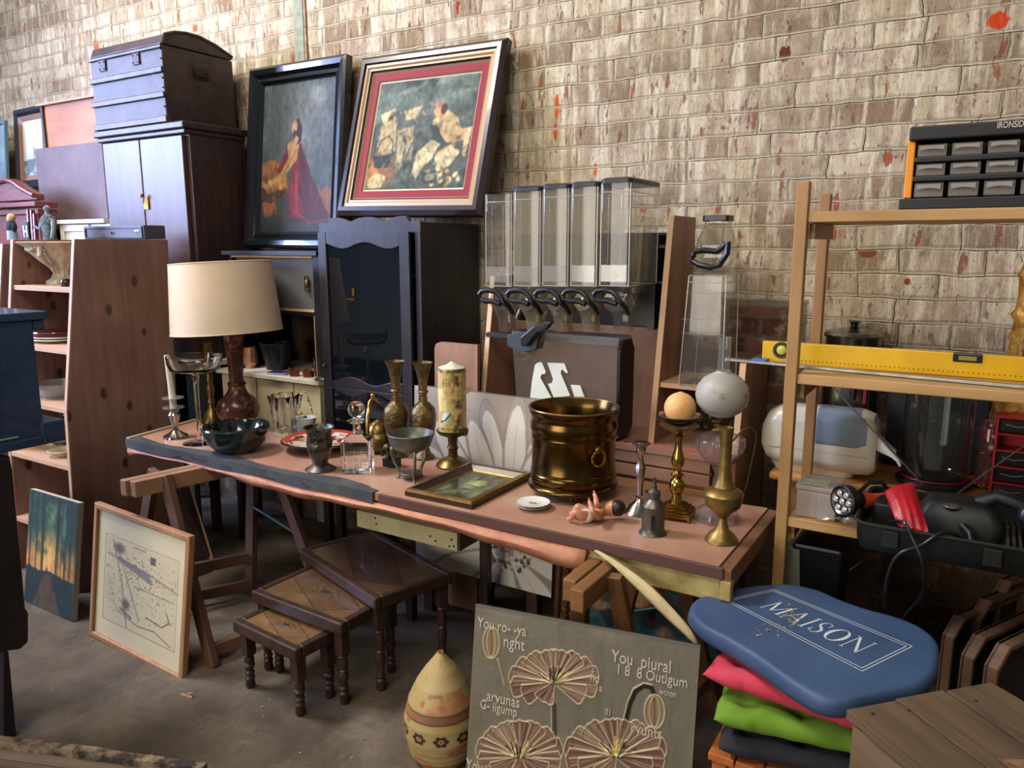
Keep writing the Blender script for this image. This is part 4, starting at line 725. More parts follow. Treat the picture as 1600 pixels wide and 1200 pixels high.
# pale strip at the left end, wood end-cap at the right
MB().hexa([(TX0-.01, TY0, TZ-.02), (TX0+.012, TY0, TZ-.02), (TX0-.055, 2.35, TZ-.02), (TX0-.077, 2.35, TZ-.02), (TX0-.01, TY0, TZ+.008), (TX0+.012, TY0, TZ+.008), (TX0-.055, 2.35, TZ+.008), (TX0-.077, 2.35, TZ+.008)]).build('end_strip', wood('grey_wood', '#8c7862', '#a8957c', 'y'), T, bevel=.002)
MB().box((TX1-.032, TY0+.005, TZ-.06), (TX1, TY1, TZ-.004)).build('end_cap', wood('brown_end', '#6a4633', '#85593f', 'y'), T, bevel=.003)
MB().box((TX1-.028, TY0-.002, TZ-.092), (TX1+.002, TY0+.028, TZ-.036)).build('corner_block', mat('yellow_paint', '#b09a5a', .6, 0, '#8d7744', 14, bump=.2), T, bevel=.003)
# yellowed underside board, peeling veneer
YP = mat('yellowed_board', '#b5a468', .7, 0, '#8f7d4a', 16, bump=.3, bs=18); PV = mat('peeling_veneer', '#c08a68', .6, 0, '#a0604a', 6, bump=.15)
MB().box((-1.05, TY0+.012, TZ-.105), (TX1-.03, TY0+.03, TZ-.033)).build('under_board', YP, T, bevel=.002)
MB().box((TX0+.02, TY0+.02, TZ-.06), (-1.05, TY0+.036, TZ-.031)).build('under_board', PV, T)
xs = np.linspace(TX0+.0, -.93, 40); vs = []; fs = []
for i, x in enumerate(xs):
    t_ = i/39; h_ = .032+.012*math.sin(x*5)+.05*max(0, t_-.55)**1.2+.004*math.sin(x*23); vs += [(x, TY0-.001-.004*math.sin(x*7), TZ-.034), (x, TY0-.006-.01*t_, TZ-.036-h_*.5), (x, TY0+.004-.014*t_, TZ-.036-h_)]
for i in range(39): fs += [(i*3, i*3+1, i*3+4, i*3+3), (i*3+1, i*3+2, i*3+5, i*3+4)]
MB().add(vs, fs).build('peeling_veneer', PV, T, smooth=True, solid=.003)
cp = [pY(930, 858, 1.935), pY(955, 874, 1.92), pY(985, 900, 1.9), pY(1015, 925, 1.885), pY(1050, 962, 1.87), pY(1080, 992, 1.86), pY(1092, 1008, 1.86)]; wd = [.003, .008, .017, .022, .020, .013, .004]; vs = []; fs = []
for i, (p, w_) in enumerate(zip(cp, wd)): 
    d = (cp[min(i+1, 6)]-cp[max(i-1, 0)]).normalized(); s_ = Vector((-d.z, 0, d.x))*w_; vs += [p+s_, p+s_*.4+Vector((0, -.012, 0)), p-s_*.4+Vector((0, -.012, 0)), p-s_]
for i in range(6):
    for k in range(3): fs.append((i*4+k, i*4+k+1, i*4+k+5, i*4+k+4))
MB().add(vs, fs).build('veneer_curl', mat('pale_veneer', '#c6b58c', .6, 0, '#b09c70', 12, bump=.1), T, smooth=True, solid=.003, sub=1)['label'] = 'pale strip of veneer peeled off and hanging down'
# cream board under the top
T = thing('painted_bench', 'cream painted board bench with nail holes under the tabletop behind nest of tables', 'bench', pz(640, 900, 0)); CB = mat('chipped_cream', '#b5ab80', .6, 0, '#a39868', 7, bump=.15)
y_ = 2.16; q0, q1, q2, q3 = pY(557, 797, y_), pY(714, 834, y_), pY(713, 862, y_), pY(557, 822, y_); hz_ = (q2.z+q3.z)/2; tz_ = min(.70, (q0.z+q1.z)/2)
MB().box((q0.x, y_, hz_), (q1.x, y_+.02, tz_)).build('front_board', CB, T, bevel=.002); b = MB(); [b.ball((q0.x+t_*(q1.x-q0.x), y_-.001, hz_+s_*(tz_-hz_)), .004, seg=8, rings=4) for t_, s_ in ((.2, .8), (.21, .45), (.75, .5), (.8, .3), (.95, .6), (.93, .2), (.97, .25))]; b.build('nail_hole', mat('hole_dark', '#1c1712', .9), T)
MB().box((q1.x-.02, y_+.02, hz_-.005), (q1.x, y_+.3, tz_)).build('end_board', DK, T); MB().box((q0.x, y_+.02, hz_), (q0.x+.02, y_+.3, tz_)).build('end_board', CB, T); MB().box((q0.x+.02, y_+.02, tz_-.02), (q1.x-.02, y_+.3, tz_)).build('seat_board', CB, T)
for x in (q0.x+.03, q1.x-.07): MB().box((x, y_+.25, 0), (x+.035, y_+.285, hz_+.0)).build('leg', DK, T)
MB().box((q0.x+.03, y_+.25, hz_), (q1.x-.03, y_+.285, hz_+.04)).build('rear_rail', DK, T)
# trestles
TR = wood('trestle_pine', '#4f3428', '#6a4836', 'z', 1.0, .6)
TR2 = wood('trestle_beam', '#7d5840', '#9d7658', 'y', 1.0, .6)
def leg(b, a, c, w=.05, t=.03): b.bar(a, c, w, t, up=(0, 1, 0)); return b
T = thing('left_trestle', 'brown wooden trestle under the left end of the long tabletop', 'trestle', (-2.7, 1.95, 0))
A0, A1 = Vector((-2.755, 1.66, 0)), Vector((-2.62, 2.32, 0))
MB().hexa([(A0.x-.05, A0.y, .64), (A0.x-.01, A0.y, .64), (A1.x-.01, A1.y, .64), (A1.x-.05, A1.y, .64), (A0.x-.05, A0.y, .705), (A0.x-.01, A0.y, .705), (A1.x-.01, A1.y, .705), (A1.x-.05, A1.y, .705)]).build('beam', TR2, T, bevel=.004)
MB().hexa([(A0.x-.002, A0.y+.01, .64), (A0.x+.035, A0.y+.01, .64), (A1.x+.035, A1.y, .64), (A1.x-.002, A1.y, .64), (A0.x-.002, A0.y+.01, .705), (A0.x+.035, A0.y+.01, .705), (A1.x+.035, A1.y, .705), (A1.x-.002, A1.y, .705)]).build('beam', TR2, T, bevel=.004)
F1, F0 = Vector((-2.405, 1.725, 0)), Vector((-3.03, 1.78, 0)); F2, F4 = Vector((-2.78, 2.22, 0)), Vector((-2.27, 2.22, 0)); ax = pz(425, 735, .64); 
for nm, a, c in (('leg', F1, (A0.x+.05, A0.y+.13, .70)), ('leg', F0, (A0.x-.065, A0.y+.16, .70)), ('leg', F2, (A1.x-.06, 2.2, .70)), ('leg', F4, (A1.x+.08, 2.2, .66))): leg(MB(), a, c).build(nm, TR, T, bevel=.003)
def lerp(a, c, t): return Vector(a).lerp(Vector(c), t)
for (a, a2, c, c2) in ((F0, (A0.x-.065, A0.y+.16, .70), F2, (A1.x-.06, 2.2, .70)), (F1, (A0.x+.05, A0.y+.13, .70), F4, (A1.x+.08, 2.2, .66))):
    for t_ in ((.08, .28) if a is F0 else (.08,)): 
        MB().bar(lerp(a, a2, t_), lerp(c, c2, t_), .022, .05).build('rail', TR, T, bevel=.002)
MB().tube([lerp(F2, (A1.x-.06, 2.2, .7), .62), (A1.x-.08, 2.19, .46), lerp(F4, (A1.x+.08, 2.2, .7), .52)], .006, 8, flat=.5).build('hinge_strap', mat('blued_steel', '#4f6064', .5, .6), T, smooth=True)
T = thing('leaning_board', 'dark board with a pale edge leaning inside the left trestle', 'board', pz(325, 883, 0))
q = [pz(334, 893, 0), pz(300, 905, 0)]; tq = [pY(293, 758, q[0].y+.04), pY(270, 760, q[1].y+.05)]
b = MB(); b.hexa([q[0], q[0]+Vector((.0, .02, 0)), q[1]+Vector((0, .02, 0)), q[1], tq[0], tq[0]+Vector((0, .02, 0)), tq[1]+Vector((0, .02, 0)), tq[1]]); b.build('board', DK, T); MB().bar(q[0]+Vector((.004, .005, 0)), tq[0]+Vector((.004, .005, 0)), .006, .018, up=(0, 1, 0)).build('pale_edge', KNE, T)
T = thing('right_trestle', 'orange-brown wooden trestle behind the silver relief canvas', 'trestle', (-.87, 2.1, 0)); TO = wood('trestle_orange', '#5e3d22', '#7f5530', 'z', 1., .55); TO2 = wood('trestle_orange_beam', '#6a4729', '#8c6238', 'y', 1., .55)
for dx, y0_ in ((-.045, 1.785), (.002, 1.74)): MB().box((-.88+dx, y0_, .625), (-.88+dx+.04, 2.45, .69)).build('beam', TO2, T, bevel=.004)
for a, c in (((-.97, 1.99, 0), (-.91, 1.87, .68)), ((-.72, 2.03, 0), (-.82, 1.90, .68)), ((-1.06, 2.42, 0), (-.90, 2.36, .68)), ((-.66, 2.44, 0), (-.82, 2.36, .68))): leg(MB(), a, c).build('leg', TO, T, bevel=.003)
for a, c in (((-.967, 1.96, .12), (-1.03, 2.41, .12)), ((-.735, 2.0, .12), (-.69, 2.42, .12))): MB().bar(a, c, .02, .045).build('rail', TO, T, bevel=.002)
MB().tube([(-1.02, 2.395, .3), (-.87, 2.39, .36), (-.72, 2.395, .33)], .006, 8).build('hinge_strap', mat('blued_steel', ''), T, smooth=True)
# =====================================================================
# NEST OF TABLES, VASE, PICTURES BEHIND
# =====================================================================
NW = mat('nest_wood', '#2c1d18', .4, 0, '#3f2a22', 6, bump=.12, stretch=(3, 3, 1)); TILES = wood('veneer_quarter', '#6a4a30', '#8d6a44', 'x', .8, .4)
def nest_table(x0, x1, y0, y1, h, rot, label, tint, lr=.019):
    T = thing('nest_table', label, 'side table', ((x0+x1)/2, (y0+y1)/2, 0), 'nest of three tables')
    w_, d_ = (x1-x0)/2, (y1-y0)/2; th = .045
    for c_ in (((-w_, -d_, h-th), (w_, -d_+.03, h)), ((-w_, d_-.03, h-th), (w_, d_, h)), ((-w_, -d_+.03, h-th), (-w_+.03, d_-.03, h)), ((w_-.03, -d_+.03, h-th), (w_, d_-.03, h))): MB().box(*c_).build('frame_rail', NW, T, world=False, bevel=.006)
    iw, id_ = w_-.03, d_-.03; Pn = Paint(140, 110, tint[0], d_/w_)
    Pn.mix(tint[1], (Pn.noise(5, 3)-.35)*1.6); Pn.mix(tint[2], (Pn.noise(30, 4)-.5)*1.2)
    for l in (((.3, 0), (0, .42)), ((.3, 0), (1, .62)), ((1, .62), (.7, 1)), ((0, .42), (.7, 1))): Pn.line(l, '#2e1d14', .006)
    Pn.poly([(.3, 0), (1, .62), (.7, 1), (0, .42)], tint[3], .45)
    for k in range(7):
        a = k*.9; Pn.line([(.5+.05*math.cos(a), .5+.05*math.sin(a)), (.5+.13*math.cos(a+.4), .5+.13*math.sin(a+.4)), (.5+.17*math.cos(a+.9), .5+.15*math.sin(a+.9))], '#241711', .008, .8)
    Pn.line([(.42, .55), (.36, .7), (.3, .74)], '#241711', .008, .8); Pn.ell(.5, .5, .05, .05, '#2a1b13', .6, al=.8)
    Pn.mesh('inlaid_top', (-iw, id_, h-.004), (2*iw, 0, 0), (0, -2*id_, 0), vmat('waxed_inlay', .32, .3, .08), T, world=False)
    MB().box((-iw, -id_, h-th+.005), (iw, id_, h-.006)).build('core', NW, T, world=False)
    for sx in (-1, 1):
        for sy in (-1, 1):
            cx, cy = sx*(w_-.035), sy*(d_-.035); hh = h-th; b = MB()
            pr_ = [(0, 0), (lr*.75, 0), (lr*.95, .012), (lr*.8, .03), (lr*.95, .04), (lr*.7, .05), (lr*.95, .06), (lr*.72, .07)]
            z = .07; up = [(.9, .14), (1.05, .22), (.8, .30), (1.0, .33), (.75, .36), (1., .42), (.85, .60), (1.05, .64), (.8, .68)]
            pr_ += [(lr*r_, z+(hh-.09-z)*f_/.68) for r_, f_ in up]; b.lathe(pr_+[(lr*.8, hh-.09)], (cx, cy, 0), 18); b.box((cx-lr, cy-lr, hh-.09), (cx+lr, cy+lr, hh)); b.build('leg', NW, T, world=False, smooth=True, angle=30)
    T.rotation_euler.z = rot; return T
nest_table(-2.258, -1.658, 1.985, 2.33, .378, math.radians(-18), 'largest table of the nest, dark top with inlaid diamond', ('#4a3325', '#6a4c36', '#33241b', '#30221b'))
nest_table(-2.24, -1.765, 1.785, 2.10, .325, math.radians(-2), 'middle table of the nest with a flower motif, pulled half out', ('#5d442e', '#7d5f3e', '#432e20', '#4a3424'))
nest_table(-2.2, -1.845, 1.66, 1.86, .268, math.radians(-5), 'smallest table of the nest, pulled out nearest the camera', ('#745634', '#8d7046', '#503821', '#5d4429'))
# vase
c = Vector((-1.335, 1.76, 0)); T = thing('painted_clay_vase', 'teardrop clay vase painted with flowers left of the silver relief canvas', 'vase', c); m_ = mpp(Vector((c.x, c.y, .15)))
prf = LP(c, [(28, 1198), (38, 1190), (50, 1165), (57, 1135), (57, 1112), (50, 1086), (38, 1062), (24, 1042), (12, 1028), (5, 1019)]); prf[0] = (prf[0][0], 0)
hs = np.linspace(0, 1, 170); zs = [p[1] for p in prf]; rs = [p[0] for p in prf]; ZH = zs[-1]
Pv = Paint(260, 170, '#a8925f', .62); Pv.mix('#a8543a', np.clip((Pv.noise(5)-.5)*6, 0, 1)*.8*(Pv.v > .26)); Pv.mix('#b3a06c', (Pv.noise(9)-.4)*1.3); Pv.poly([(0, .43), (1, .43), (1, .5), (0, .5)], '#9a6a48', .8)
for i in range(130): Pv.line([(i/130, .435), (i/130, .495)], '#3f2a1e', .0014, .9)
for y in (.43, .5): Pv.line([(0, y), (1, y)], '#3f2a1e', .003)
for k in range(10):
    cx = k/10+.05
    for a in range(6): Pv.ell(cx+.022*math.cos(a*1.047), .64+.035*math.sin(a*1.047), .012, .018, '#3c2620', .3)
    Pv.ell(cx, .64, .012, .018, '#b99a66', .3); Pv.ell(cx, .64, .006, .009, '#3c2620', .3)
Pv.mix('#a05038', np.clip((Pv.noise(14)-.66)*8, 0, 1)*.7); Pv.line([(0, .8), (1, .8)], '#8c6b45', .004); Pv.line([(0, .86), (1, .86)], '#8c6b45', .003)
o = Pv.mesh('body', (0, 0, 0), (1, 0, 0), (0, 1, 0), vmat('painted_clay', .55, bump=.15), T, world=False)
me = o.data; n_ = Pv.nx*Pv.ny; zz = ZH*(1-Pv.v); rr = np.interp(zz, zs, rs); an = Pv.u*2*math.pi; co = np.stack([rr*np.cos(an), rr*np.sin(an), zz], -1).reshape(-1, 3); me.vertices.foreach_set('co', co.ravel()); me.flip_normals(); me.update()
MB().lathe([(0, 0), (prf[0][0]+.002, 0), (prf[0][0]+.004, .006), (0, .006)], (0, 0, 0), 30).build('foot', mat('bare_clay', '#8e6242', .8), T, world=False, smooth=True); MB().ring((0, 0, ZH), prf[-1][0]*.8, .003).build('mouth', mat('bare_clay', ''), T, world=False, smooth=True)
# flower canvas behind table
Pf = Paint(170, 200, '#8d8174', 1.2); Pf.mix('#a89c8c', np.clip(1-Pf.v*1.3, 0, 1)*.8); Pf.mix('#6f655b', (Pf.noise(4)-.5)*1.2)
def petal(x0, y0, x1, y1, w_, c1='#d8d2c6', c2='#9c9286'):
    pts = [(x0, y0)]; dx, dy = x1-x0, y1-y0; L_ = math.hypot(dx, dy); nx_, ny_ = -dy/L_, dx/L_; l1 = []; l2 = []
    for i in range(21): t_ = i/20; ww = w_*(.12+.88*(t_/.62)**.8 if t_ < .62 else math.sqrt(max(0, 1-((t_-.62)/.385)**2)))*.8; l1.append((x0+dx*t_+nx_*ww, y0+dy*t_+ny_*ww)); l2.append((x0+dx*t_-nx_*ww, y0+dy*t_-ny_*ww))
    Pf.poly(l1+l2[::-1], c2); Pf.poly([(a[0]*.85+(x0+dx*.5)*.15, a[1]*.85+(y0+dy*.5)*.15) for a in l1+l2[::-1]], c1, .85); Pf.line(l1+l2[::-1], '#857b6f', .004, .8); Pf.line([(x0, y0), (x0+dx*.8, y0+dy*.8)], c2, .004, .5)
for (x1, y1, w_) in ((.02, .30, .12), (.97, .08, .12), (.28, .02, .11), (.52, .03, .10), (.75, -.02, .10), (1.2, .5, .13), (-.15, .62, .12), (.12, .14, .10), (.40, .10, .10), (.90, .22, .09), (-.05, .92, .12), (.10, 1.1, .12), (.42, 1.25, .12), (.72, 1.3, .12), (1.05, 1.15, .12), (1.25, .85, .13)): petal(.70, .80, x1, y1, w_)
for i in range(150): 
    a = random.random()*6.28; r_ = .16*math.sqrt(random.random()); Pf.ell(.70+r_*math.cos(a)*1.1, .80+r_*math.sin(a)*.8, .012, .010, random.choice(['#b7b0a6', '#cfc9be', '#5a5048', '#3d352f']), .4, h=1.)
x0_ = -2.36; x1_ = pY(864, 930, 2.745).x
yb = 2.56; O = Vector((pY(648, 602, 2.565).x, 2.565, pY(648, 602, 2.565).z)); xr_ = pX(0, 0, 1)
BRp = pY(862, 933, 2.50)
p0, n = leanplane(2.522, 0, 2.565, O.z); rt = pplane(864, 900, p0, n); 
U = Vector((rt.x-O.x, 0, 0)); ZB = pY(862, 934, 2.522).z; V = Vector((0, 2.522-O.y, ZB-O.z))
nn = V.cross(U).normalized()
T = thing('flower_canvas', 'large canvas print of a white daisy behind the table, seen above and below it', 'canvas', O+V+U/2)
Pf.mesh('picture', O+nn*.001, U, V, vmat('matte_print', .5), T, hscale=.002); w_ = -nn*.03; MB().hexa([O+V+w_, O+V+U+w_, O+V+U, O+V, O+w_, O+U+w_, O+U, O]).build('stretcher', mat('grey_canvas_edge', '#6c645a', .7), T)
FLOWER_BOTTOM = (O+V).z
for xx, lab in ((O.x+.05, 'dark wooden block under the left end of the daisy canvas'), (rt.x-.12, 'dark wooden block under the right end of the daisy canvas')): solo(MB().box((xx, 2.53, 0), (xx+.05, 2.58, ZB-.003)), 'wooden_block', DK, lab, 'block', bevel=.003)
# =====================================================================
# SHOP DISPLAY UNIT WITH CEREAL DISPENSERS
# =====================================================================
def rrect(hw, hd, r, n=4):
    pts = []
    for cx, cy, a0 in ((hw-r, hd-r, 0), (-hw+r, hd-r, 1), (-hw+r, -hd+r, 2), (hw-r, -hd+r, 3)):
        for i in range(n+1): a = (a0+i/n)*math.pi/2; pts.append((cx+r*math.cos(a), cy+r*math.sin(a)))
    return pts
def loft(b, secs, cap0=True, cap1=True, n=4):
    """secs: (centre x, centre y, z, half width, half depth, corner radius)"""
    vs = []; fs = []; k = 4*(n+1)
    for cx, cy, z, hw, hd, r in secs: vs += [Vector((cx+p[0], cy+p[1], z)) for p in rrect(hw, hd, min(r, hw*.99, hd*.99), n)]
    up = secs[-1][2] > secs[0][2]
    for i in range(len(secs)-1):
        for j in range(k): f = (i*k+j, i*k+(j+1) % k, (i+1)*k+(j+1) % k, (i+1)*k+j); fs.append(f if up else f[::-1])
    if cap0: fs.append(tuple(range(k))[::-1] if up else tuple(range(k)))
    if cap1: f = tuple(range((len(secs)-1)*k, len(secs)*k)); fs.append(f if up else f[::-1])
    b.add(vs, fs); return b
UXL, UXR = -1.80, -1.01; UB = pY(962, 691, 2.62).z
WL = wood('walnut_laminate', '#7d5642', '#9d775c', 'z', .55, .5, .05); WLE = wood('laminate_edge', '#c29a74', '#cfaa84', 'z', .6)
WLX = wood('walnut_laminate_flat', '#7d5642', '#9a7358', 'x', .55, .5, .05)
T = thing('display_unit', 'walnut-look shop display unit with sloping sides behind the table', 'display unit', (-1.3, 2.85, 0))
def upanel(x, zt, ft=None):
    yt = 2.68+(zt-UB)*.16; p = [Vector((x, 2.68, UB)), Vector((x, yt, zt)), Vector((x, 3.07, zt)), Vector((x, 3.07, UB))]
    MB().prism(p, (-.02, 0, 0)).build('side_panel', WL, T, bevel=.001)
    MB().hexa([(x-.021, 2.676, UB), (x+.001, 2.676, UB), (x+.001, 2.682, UB), (x-.021, 2.682, UB), (x-.021, yt-.004, zt), (x+.001, yt-.004, zt), (x+.001, yt+.002, zt), (x-.021, yt+.002, zt)]).build('edge_band', WLE, T)
ZR = pY(1060, 336, 2.80).z; upanel(UXL+.02, pY(765, 432, 2.74).z); upanel(UXR+.0, ZR)
xf = pY(1163, 600, 2.72).x; upanel(xf, pY(1163, 568, 2.73).z)
zbk = pY(940, 508, 2.95).z
MB().box((UXL+.021, 2.95, UB), (UXR-.021, 2.97, zbk)).build('lower_back', WL, T); MB().box((UXL+.021, 2.99, zbk-.02), (UXR-.021, 3.0, ZR-.06)).build('upper_back', BLKP, T)
for zz in (zbk+.18, zbk+.32): MB().box((-1.2, 2.9, zz), (UXR-.021, 2.96, zz+.012)).build('black_shelf', BLKP, T)
MB().box((-1.13, 2.88, zbk), (-1.10, 2.985, ZR-.07)).build('black_upright', BLKP, T)
MB().box((UXR+.001, 3.04, UB), (xf-.021, 3.05, pY(1163, 568, 2.73).z)).build('bay_back', mat('bay_dark', '#3f2b22', .6, 0, '#4d372b', 4), T)
zs_ = pY(1085, 603, 2.72).z; MB().box((UXR+.001, 2.725, zs_-.018), (xf-.021, 3.03, zs_)).build('bay_shelf', WLE, T)
xbr = pY(1109, 740, 2.62).x
MB().box((UXL, 2.64, .32), (xbr, 3.07, UB-.022)).build('base', WLX, T); MB().box((UXL, 2.615, UB-.022), (xf, 3.07, UB-.0)).build('base_top', WLX, T)
MB().box((UXL, 2.62, UB), (xf-.021, 2.676, UB+.002)).build('mottled_ledge', mat('mottled_red', '#a6705f', .5, 0, '#8a4c44', 90, ramp=(.45, .55)), T)
dz = (UB-pY(962, 733, 2.62).z)/2
for i in range(2):
    MB().box((UXL, 2.62, UB-.024-dz*(i+1)+.008), (xbr, 2.639, UB-.024-dz*i)).build('drawer', WLX, T, bevel=.0015)
MB().box((UXL, 2.622, .32), (xbr, 2.639, UB-.03-2*dz)).build('plinth', wood('orange_plinth', '#8a5a34', '#a8733f', 'x', .8), T)
MB().box((xf-.02, 2.66, 0), (xf, 3.07, UB-.023)).build('base_end', WL, T)
for x in (UXL+.02, xbr-.06):
    for y in (2.66, 3.01): MB().box((x, y, 0), (x+.04, y+.04, .319)).build('leg', BLKP, T)
# rounded board
x0, x1 = pY(677, 560, 2.64).x, pY(745, 560, 2.64).x; zt = pY(700, 536, 2.64).z
pts = [Vector((x0, 2.63, 0)), Vector((x0, 2.65, zt-.03)), Vector((x0+.008, 2.65, zt-.008)), Vector((x0+.03, 2.65, zt)), Vector((x1-.003, 2.65, zt)), Vector((x1-.003, 2.63, 0))]
solo(MB().prism(pts, (0, .018, 0)), 'rounded_board', WL, 'walnut laminate board with rounded corner between glazed cabinet and display unit', 'board')
# dispensers
CLR = clear('clear_acrylic', '#f1f0ec', .07, .04, '#b8b4a8'); CLB = clear('dusty_acrylic', '#e6e0cf', .30, .12, '#a59c84')
cols = [(757, 800, 303, CLR, 'leftmost cereal dispenser of the five, without a lid'), (801, 845, 299, CLB, 'second cereal dispenser from the left, dusty, black lid'), (846, 889, 295, CLB, 'middle cereal dispenser of the five, dusty, black lid'), (890, 934, 292, CLB, 'fourth cereal dispenser from the left, dusty, black lid'), (936, 985, 286, CLR, 'rightmost cereal dispenser of the five, clear with wide black lid')]
DY = 2.57; EDG = clear('acrylic_edge_glint', '#ffffff', .55, .08, '#c9c8c2')  # whitish tubes along the acrylic corners: refraction glints put into shape and colour
for i, (a, c_, ty, mt, lab) in enumerate(cols):
    A_, C_ = pY(a, 380, DY), pY(c_, 380, DY); cx = (A_.x+C_.x)/2; hw = (C_.x-A_.x)/2-.002; zt = pY((a+c_)/2, ty, DY).z; z1 = pY((a+c_)/2, 447, DY).z; z2 = pY((a+c_)/2, 478, DY).z; z3 = pY((a+c_)/2, 520, DY).z; hd = .14 if i == 4 else .12; cy = DY+hd
    T = thing('cereal_dispenser', lab, 'dispenser', (cx, cy, z3), 'row of cereal dispensers')
    hb = MB(); loft(hb, [(cx, cy, z1, hw, hd, .012), (cx, cy, zt, hw, hd, .012)], False, False); hb.mi = 1
    for sx in (-1, 1):
        for sy in (-1, 1): hb.tube([(cx+sx*(hw-.003), cy+sy*(hd-.003), z1), (cx+sx*(hw-.003), cy+sy*(hd-.003), zt)], .0022, 6)
    for sx in (-.45, .38): hb.tube([(cx+sx*hw, cy-hd+.001, z1+.08), (cx+sx*hw, cy-hd+.001, zt-.04)], .0008, 5)  # white highlight streaks on the front, modelled as thin tubes
    for zq in (z1, zt-.03): hb.tube([Vector((cx+p[0], cy+p[1], zq)) for p in rrect(hw, hd, .012)], .0016, 5, closed=True)
    hb.build('hopper', [mt, EDG], T, smooth=True)
    loft(MB(), [(cx, cy-.04, z3, hw*.55, .035, .02), (cx, cy-.05, (z2+z3)/2, hw*.55, .035, .02), (cx, cy-.05, z2, hw*.9, .06, .03), (cx, cy-.03, (z1+z2)/2, hw*.7, .06, .03), (cx, cy, z1, hw, hd, .02)], False, False).build('chute', mt, T, smooth=True)
    MB().box((cx-hw*.85, DY-.003, z1+.015), (cx+hw*.85, DY-.001, z1+.075)).build('label_holder', clear('label_plastic', '#ffffff', .12, .1, '#d6d2c8'), T)
    b = MB(); b.ring((cx, DY-.004, z1+.035), .008, .0018, (0, 1, 0), 12, 6); b.build('screw_ring', clear('label_plastic', ''), T, smooth=True)
    if i > 0:
        b = MB(); loft(b, [(cx, cy, zt, hw+.003, hd+.004, .02), (cx, cy, zt+.014, hw+.003, hd+.004, .02), (cx, cy, zt+.02, hw-.006, hd-.006, .02)]); b.build('lid', mat('grey_black_plastic', '#23282c', .4), T, smooth=True)
    m_ = mpp(Vector((cx, DY, z2))); hy = DY-.03; zc = pY((a+c_)/2, 467, hy).z; hx = cx-3*m_
    def hp(q): return Vector((hx+q[0]*m_, hy-.0, zc-q[1]*m_))
    b = MB(); b.tube([hp(q) for q in ((-24, -6), (-20, -11), (-8, -13), (6, -11), (15, -4), (20, 6), (14, 8), (0, 4), (-14, 4), (-22, 2))], 4.4*m_, 8, closed=True); b.tube([hp((18, 2)), hp((25, 12))+Vector((0, .02, 0)), hp((26, 24))+Vector((0, .05, 0))], [4*m_, 4.4*m_, 3*m_], 8); b.build('handle', BLKP, T, smooth=True)
    b = MB(); b.lathe([(0, 0), (hw*.62, 0), (hw*.62, .05), (0, .05)], (cx, DY-.005, (z1+z2)/2-.02), 24, rot=Matrix.Rotation(-math.pi/2, 3, 'X')); b.build('drum', mt, T, smooth=True)
T = thing('dispenser_rail', 'grey-black rail carrying the row of cereal dispensers', 'rail', (-1.4, 2.76, 1.3)); zr = pY(770, 520, 2.7).z; bx1_ = pY(800, 520, 2.7).x
MB().box((UXL+.022, 2.70, zr-.02), (bx1_-.0, 2.74, zr)).build('rail', mat('grey_black_plastic', ''), T, bevel=.002)
# lidded bin with white logo
by = 2.61; bx0, bx1 = pY(800, 600, by).x, pY(963, 600, by).x; zt = pY(960, 528, by).z; zb = UB+.003; yb_ = 2.745
T = thing('scoop_bin', 'clear lidded scoop bin with black end and white curved logo on its front', 'bin', ((bx0+bx1)/2, 2.62, zb)); BC = clear('bin_acrylic', '#efece6', .16, .05, '#9b948a'); 
MB().box((bx0, 2.622, zb), (bx1, yb_, zb+.01)).build('foot', BLKP, T)
MB().hexa([(bx0+.03, by+.002, zb+.012), (bx1, by+.002, zb+.012), (bx1, yb_, zb+.012), (bx0+.03, yb_, zb+.012), (bx0, by, zt-.03), (bx1, by, zt-.03), (bx1, yb_, zt-.03), (bx0, yb_, zt-.03)]).build('front_and_back', BC, T)
MB().hexa([(bx0-.005, by-.006, zt-.03), (bx1+.004, by-.006, zt-.03), (bx1+.004, yb_+.005, zt-.03), (bx0-.005, yb_+.005, zt-.03), (bx0-.005, by+.01, zt), (bx1+.004, by+.01, zt), (bx1+.004, yb_-.01, zt), (bx0-.005, yb_-.01, zt)]).build('lid', clear('lid_acrylic', '#e8e8e6', .35, .06, '#8f9293'), T)
ep = [(by, zb+.03), (by+.03, zb+.012), (yb_-.03, zb+.012), (yb_, zb+.04), (yb_, zt-.05), (yb_-.03, zt-.012), (by+.03, zt-.012), (by, zt-.05)]
MB().prism([Vector((bx1+.002, y, z)) for y, z in ep], (.012, 0, 0)).build('end_panel', BLKP, T, bevel=.002)
def bp(q, y=by-.006): return pY(730+q[0]/4.848, 480+q[1]/4.848, y)
def shape(pts, t=.004, y=by-.006): return MB().prism([bp(q, y) for q in pts], (0, t, 0))
shape([(300, 215), (400, 185), (540, 195), (520, 320), (420, 345), (300, 290)], .06, by-.03).build('hinge_cover', mat('slate_plastic', '#3b444a', .35), T, bevel=.003)
shape([(400, 230), (500, 145), (640, 108), (600, 165), (520, 200), (440, 300), (405, 290)], .03, by-.06).build('scoop_handle', BLKP, T, bevel=.004)
shape([(300, 295), (420, 350), (440, 375), (410, 400), (470, 410), (600, 200)], .004, by-.01).build('spout', BC, T)
WH = mat('white_vinyl', '#cfd0c4', .5)
for pts in ([(560, 415), (575, 440), (595, 490), (590, 503), (562, 510), (553, 535), (640, 690), (470, 740), (490, 560), (512, 440), (530, 422)], [(606, 420), (735, 425), (762, 495), (750, 500), (722, 472), (712, 478), (708, 500), (780, 672), (655, 685), (612, 580), (640, 575), (650, 545)], [(783, 588), (855, 592), (888, 680), (812, 680)]): shape(pts, .003, by-.009).build('logo_shape', WH, T)
shape([(308, 712), (412, 665), (420, 738)], .02, by+.02).build('corner_plate', mat('olive_plate', '#6b6248', .5), T)
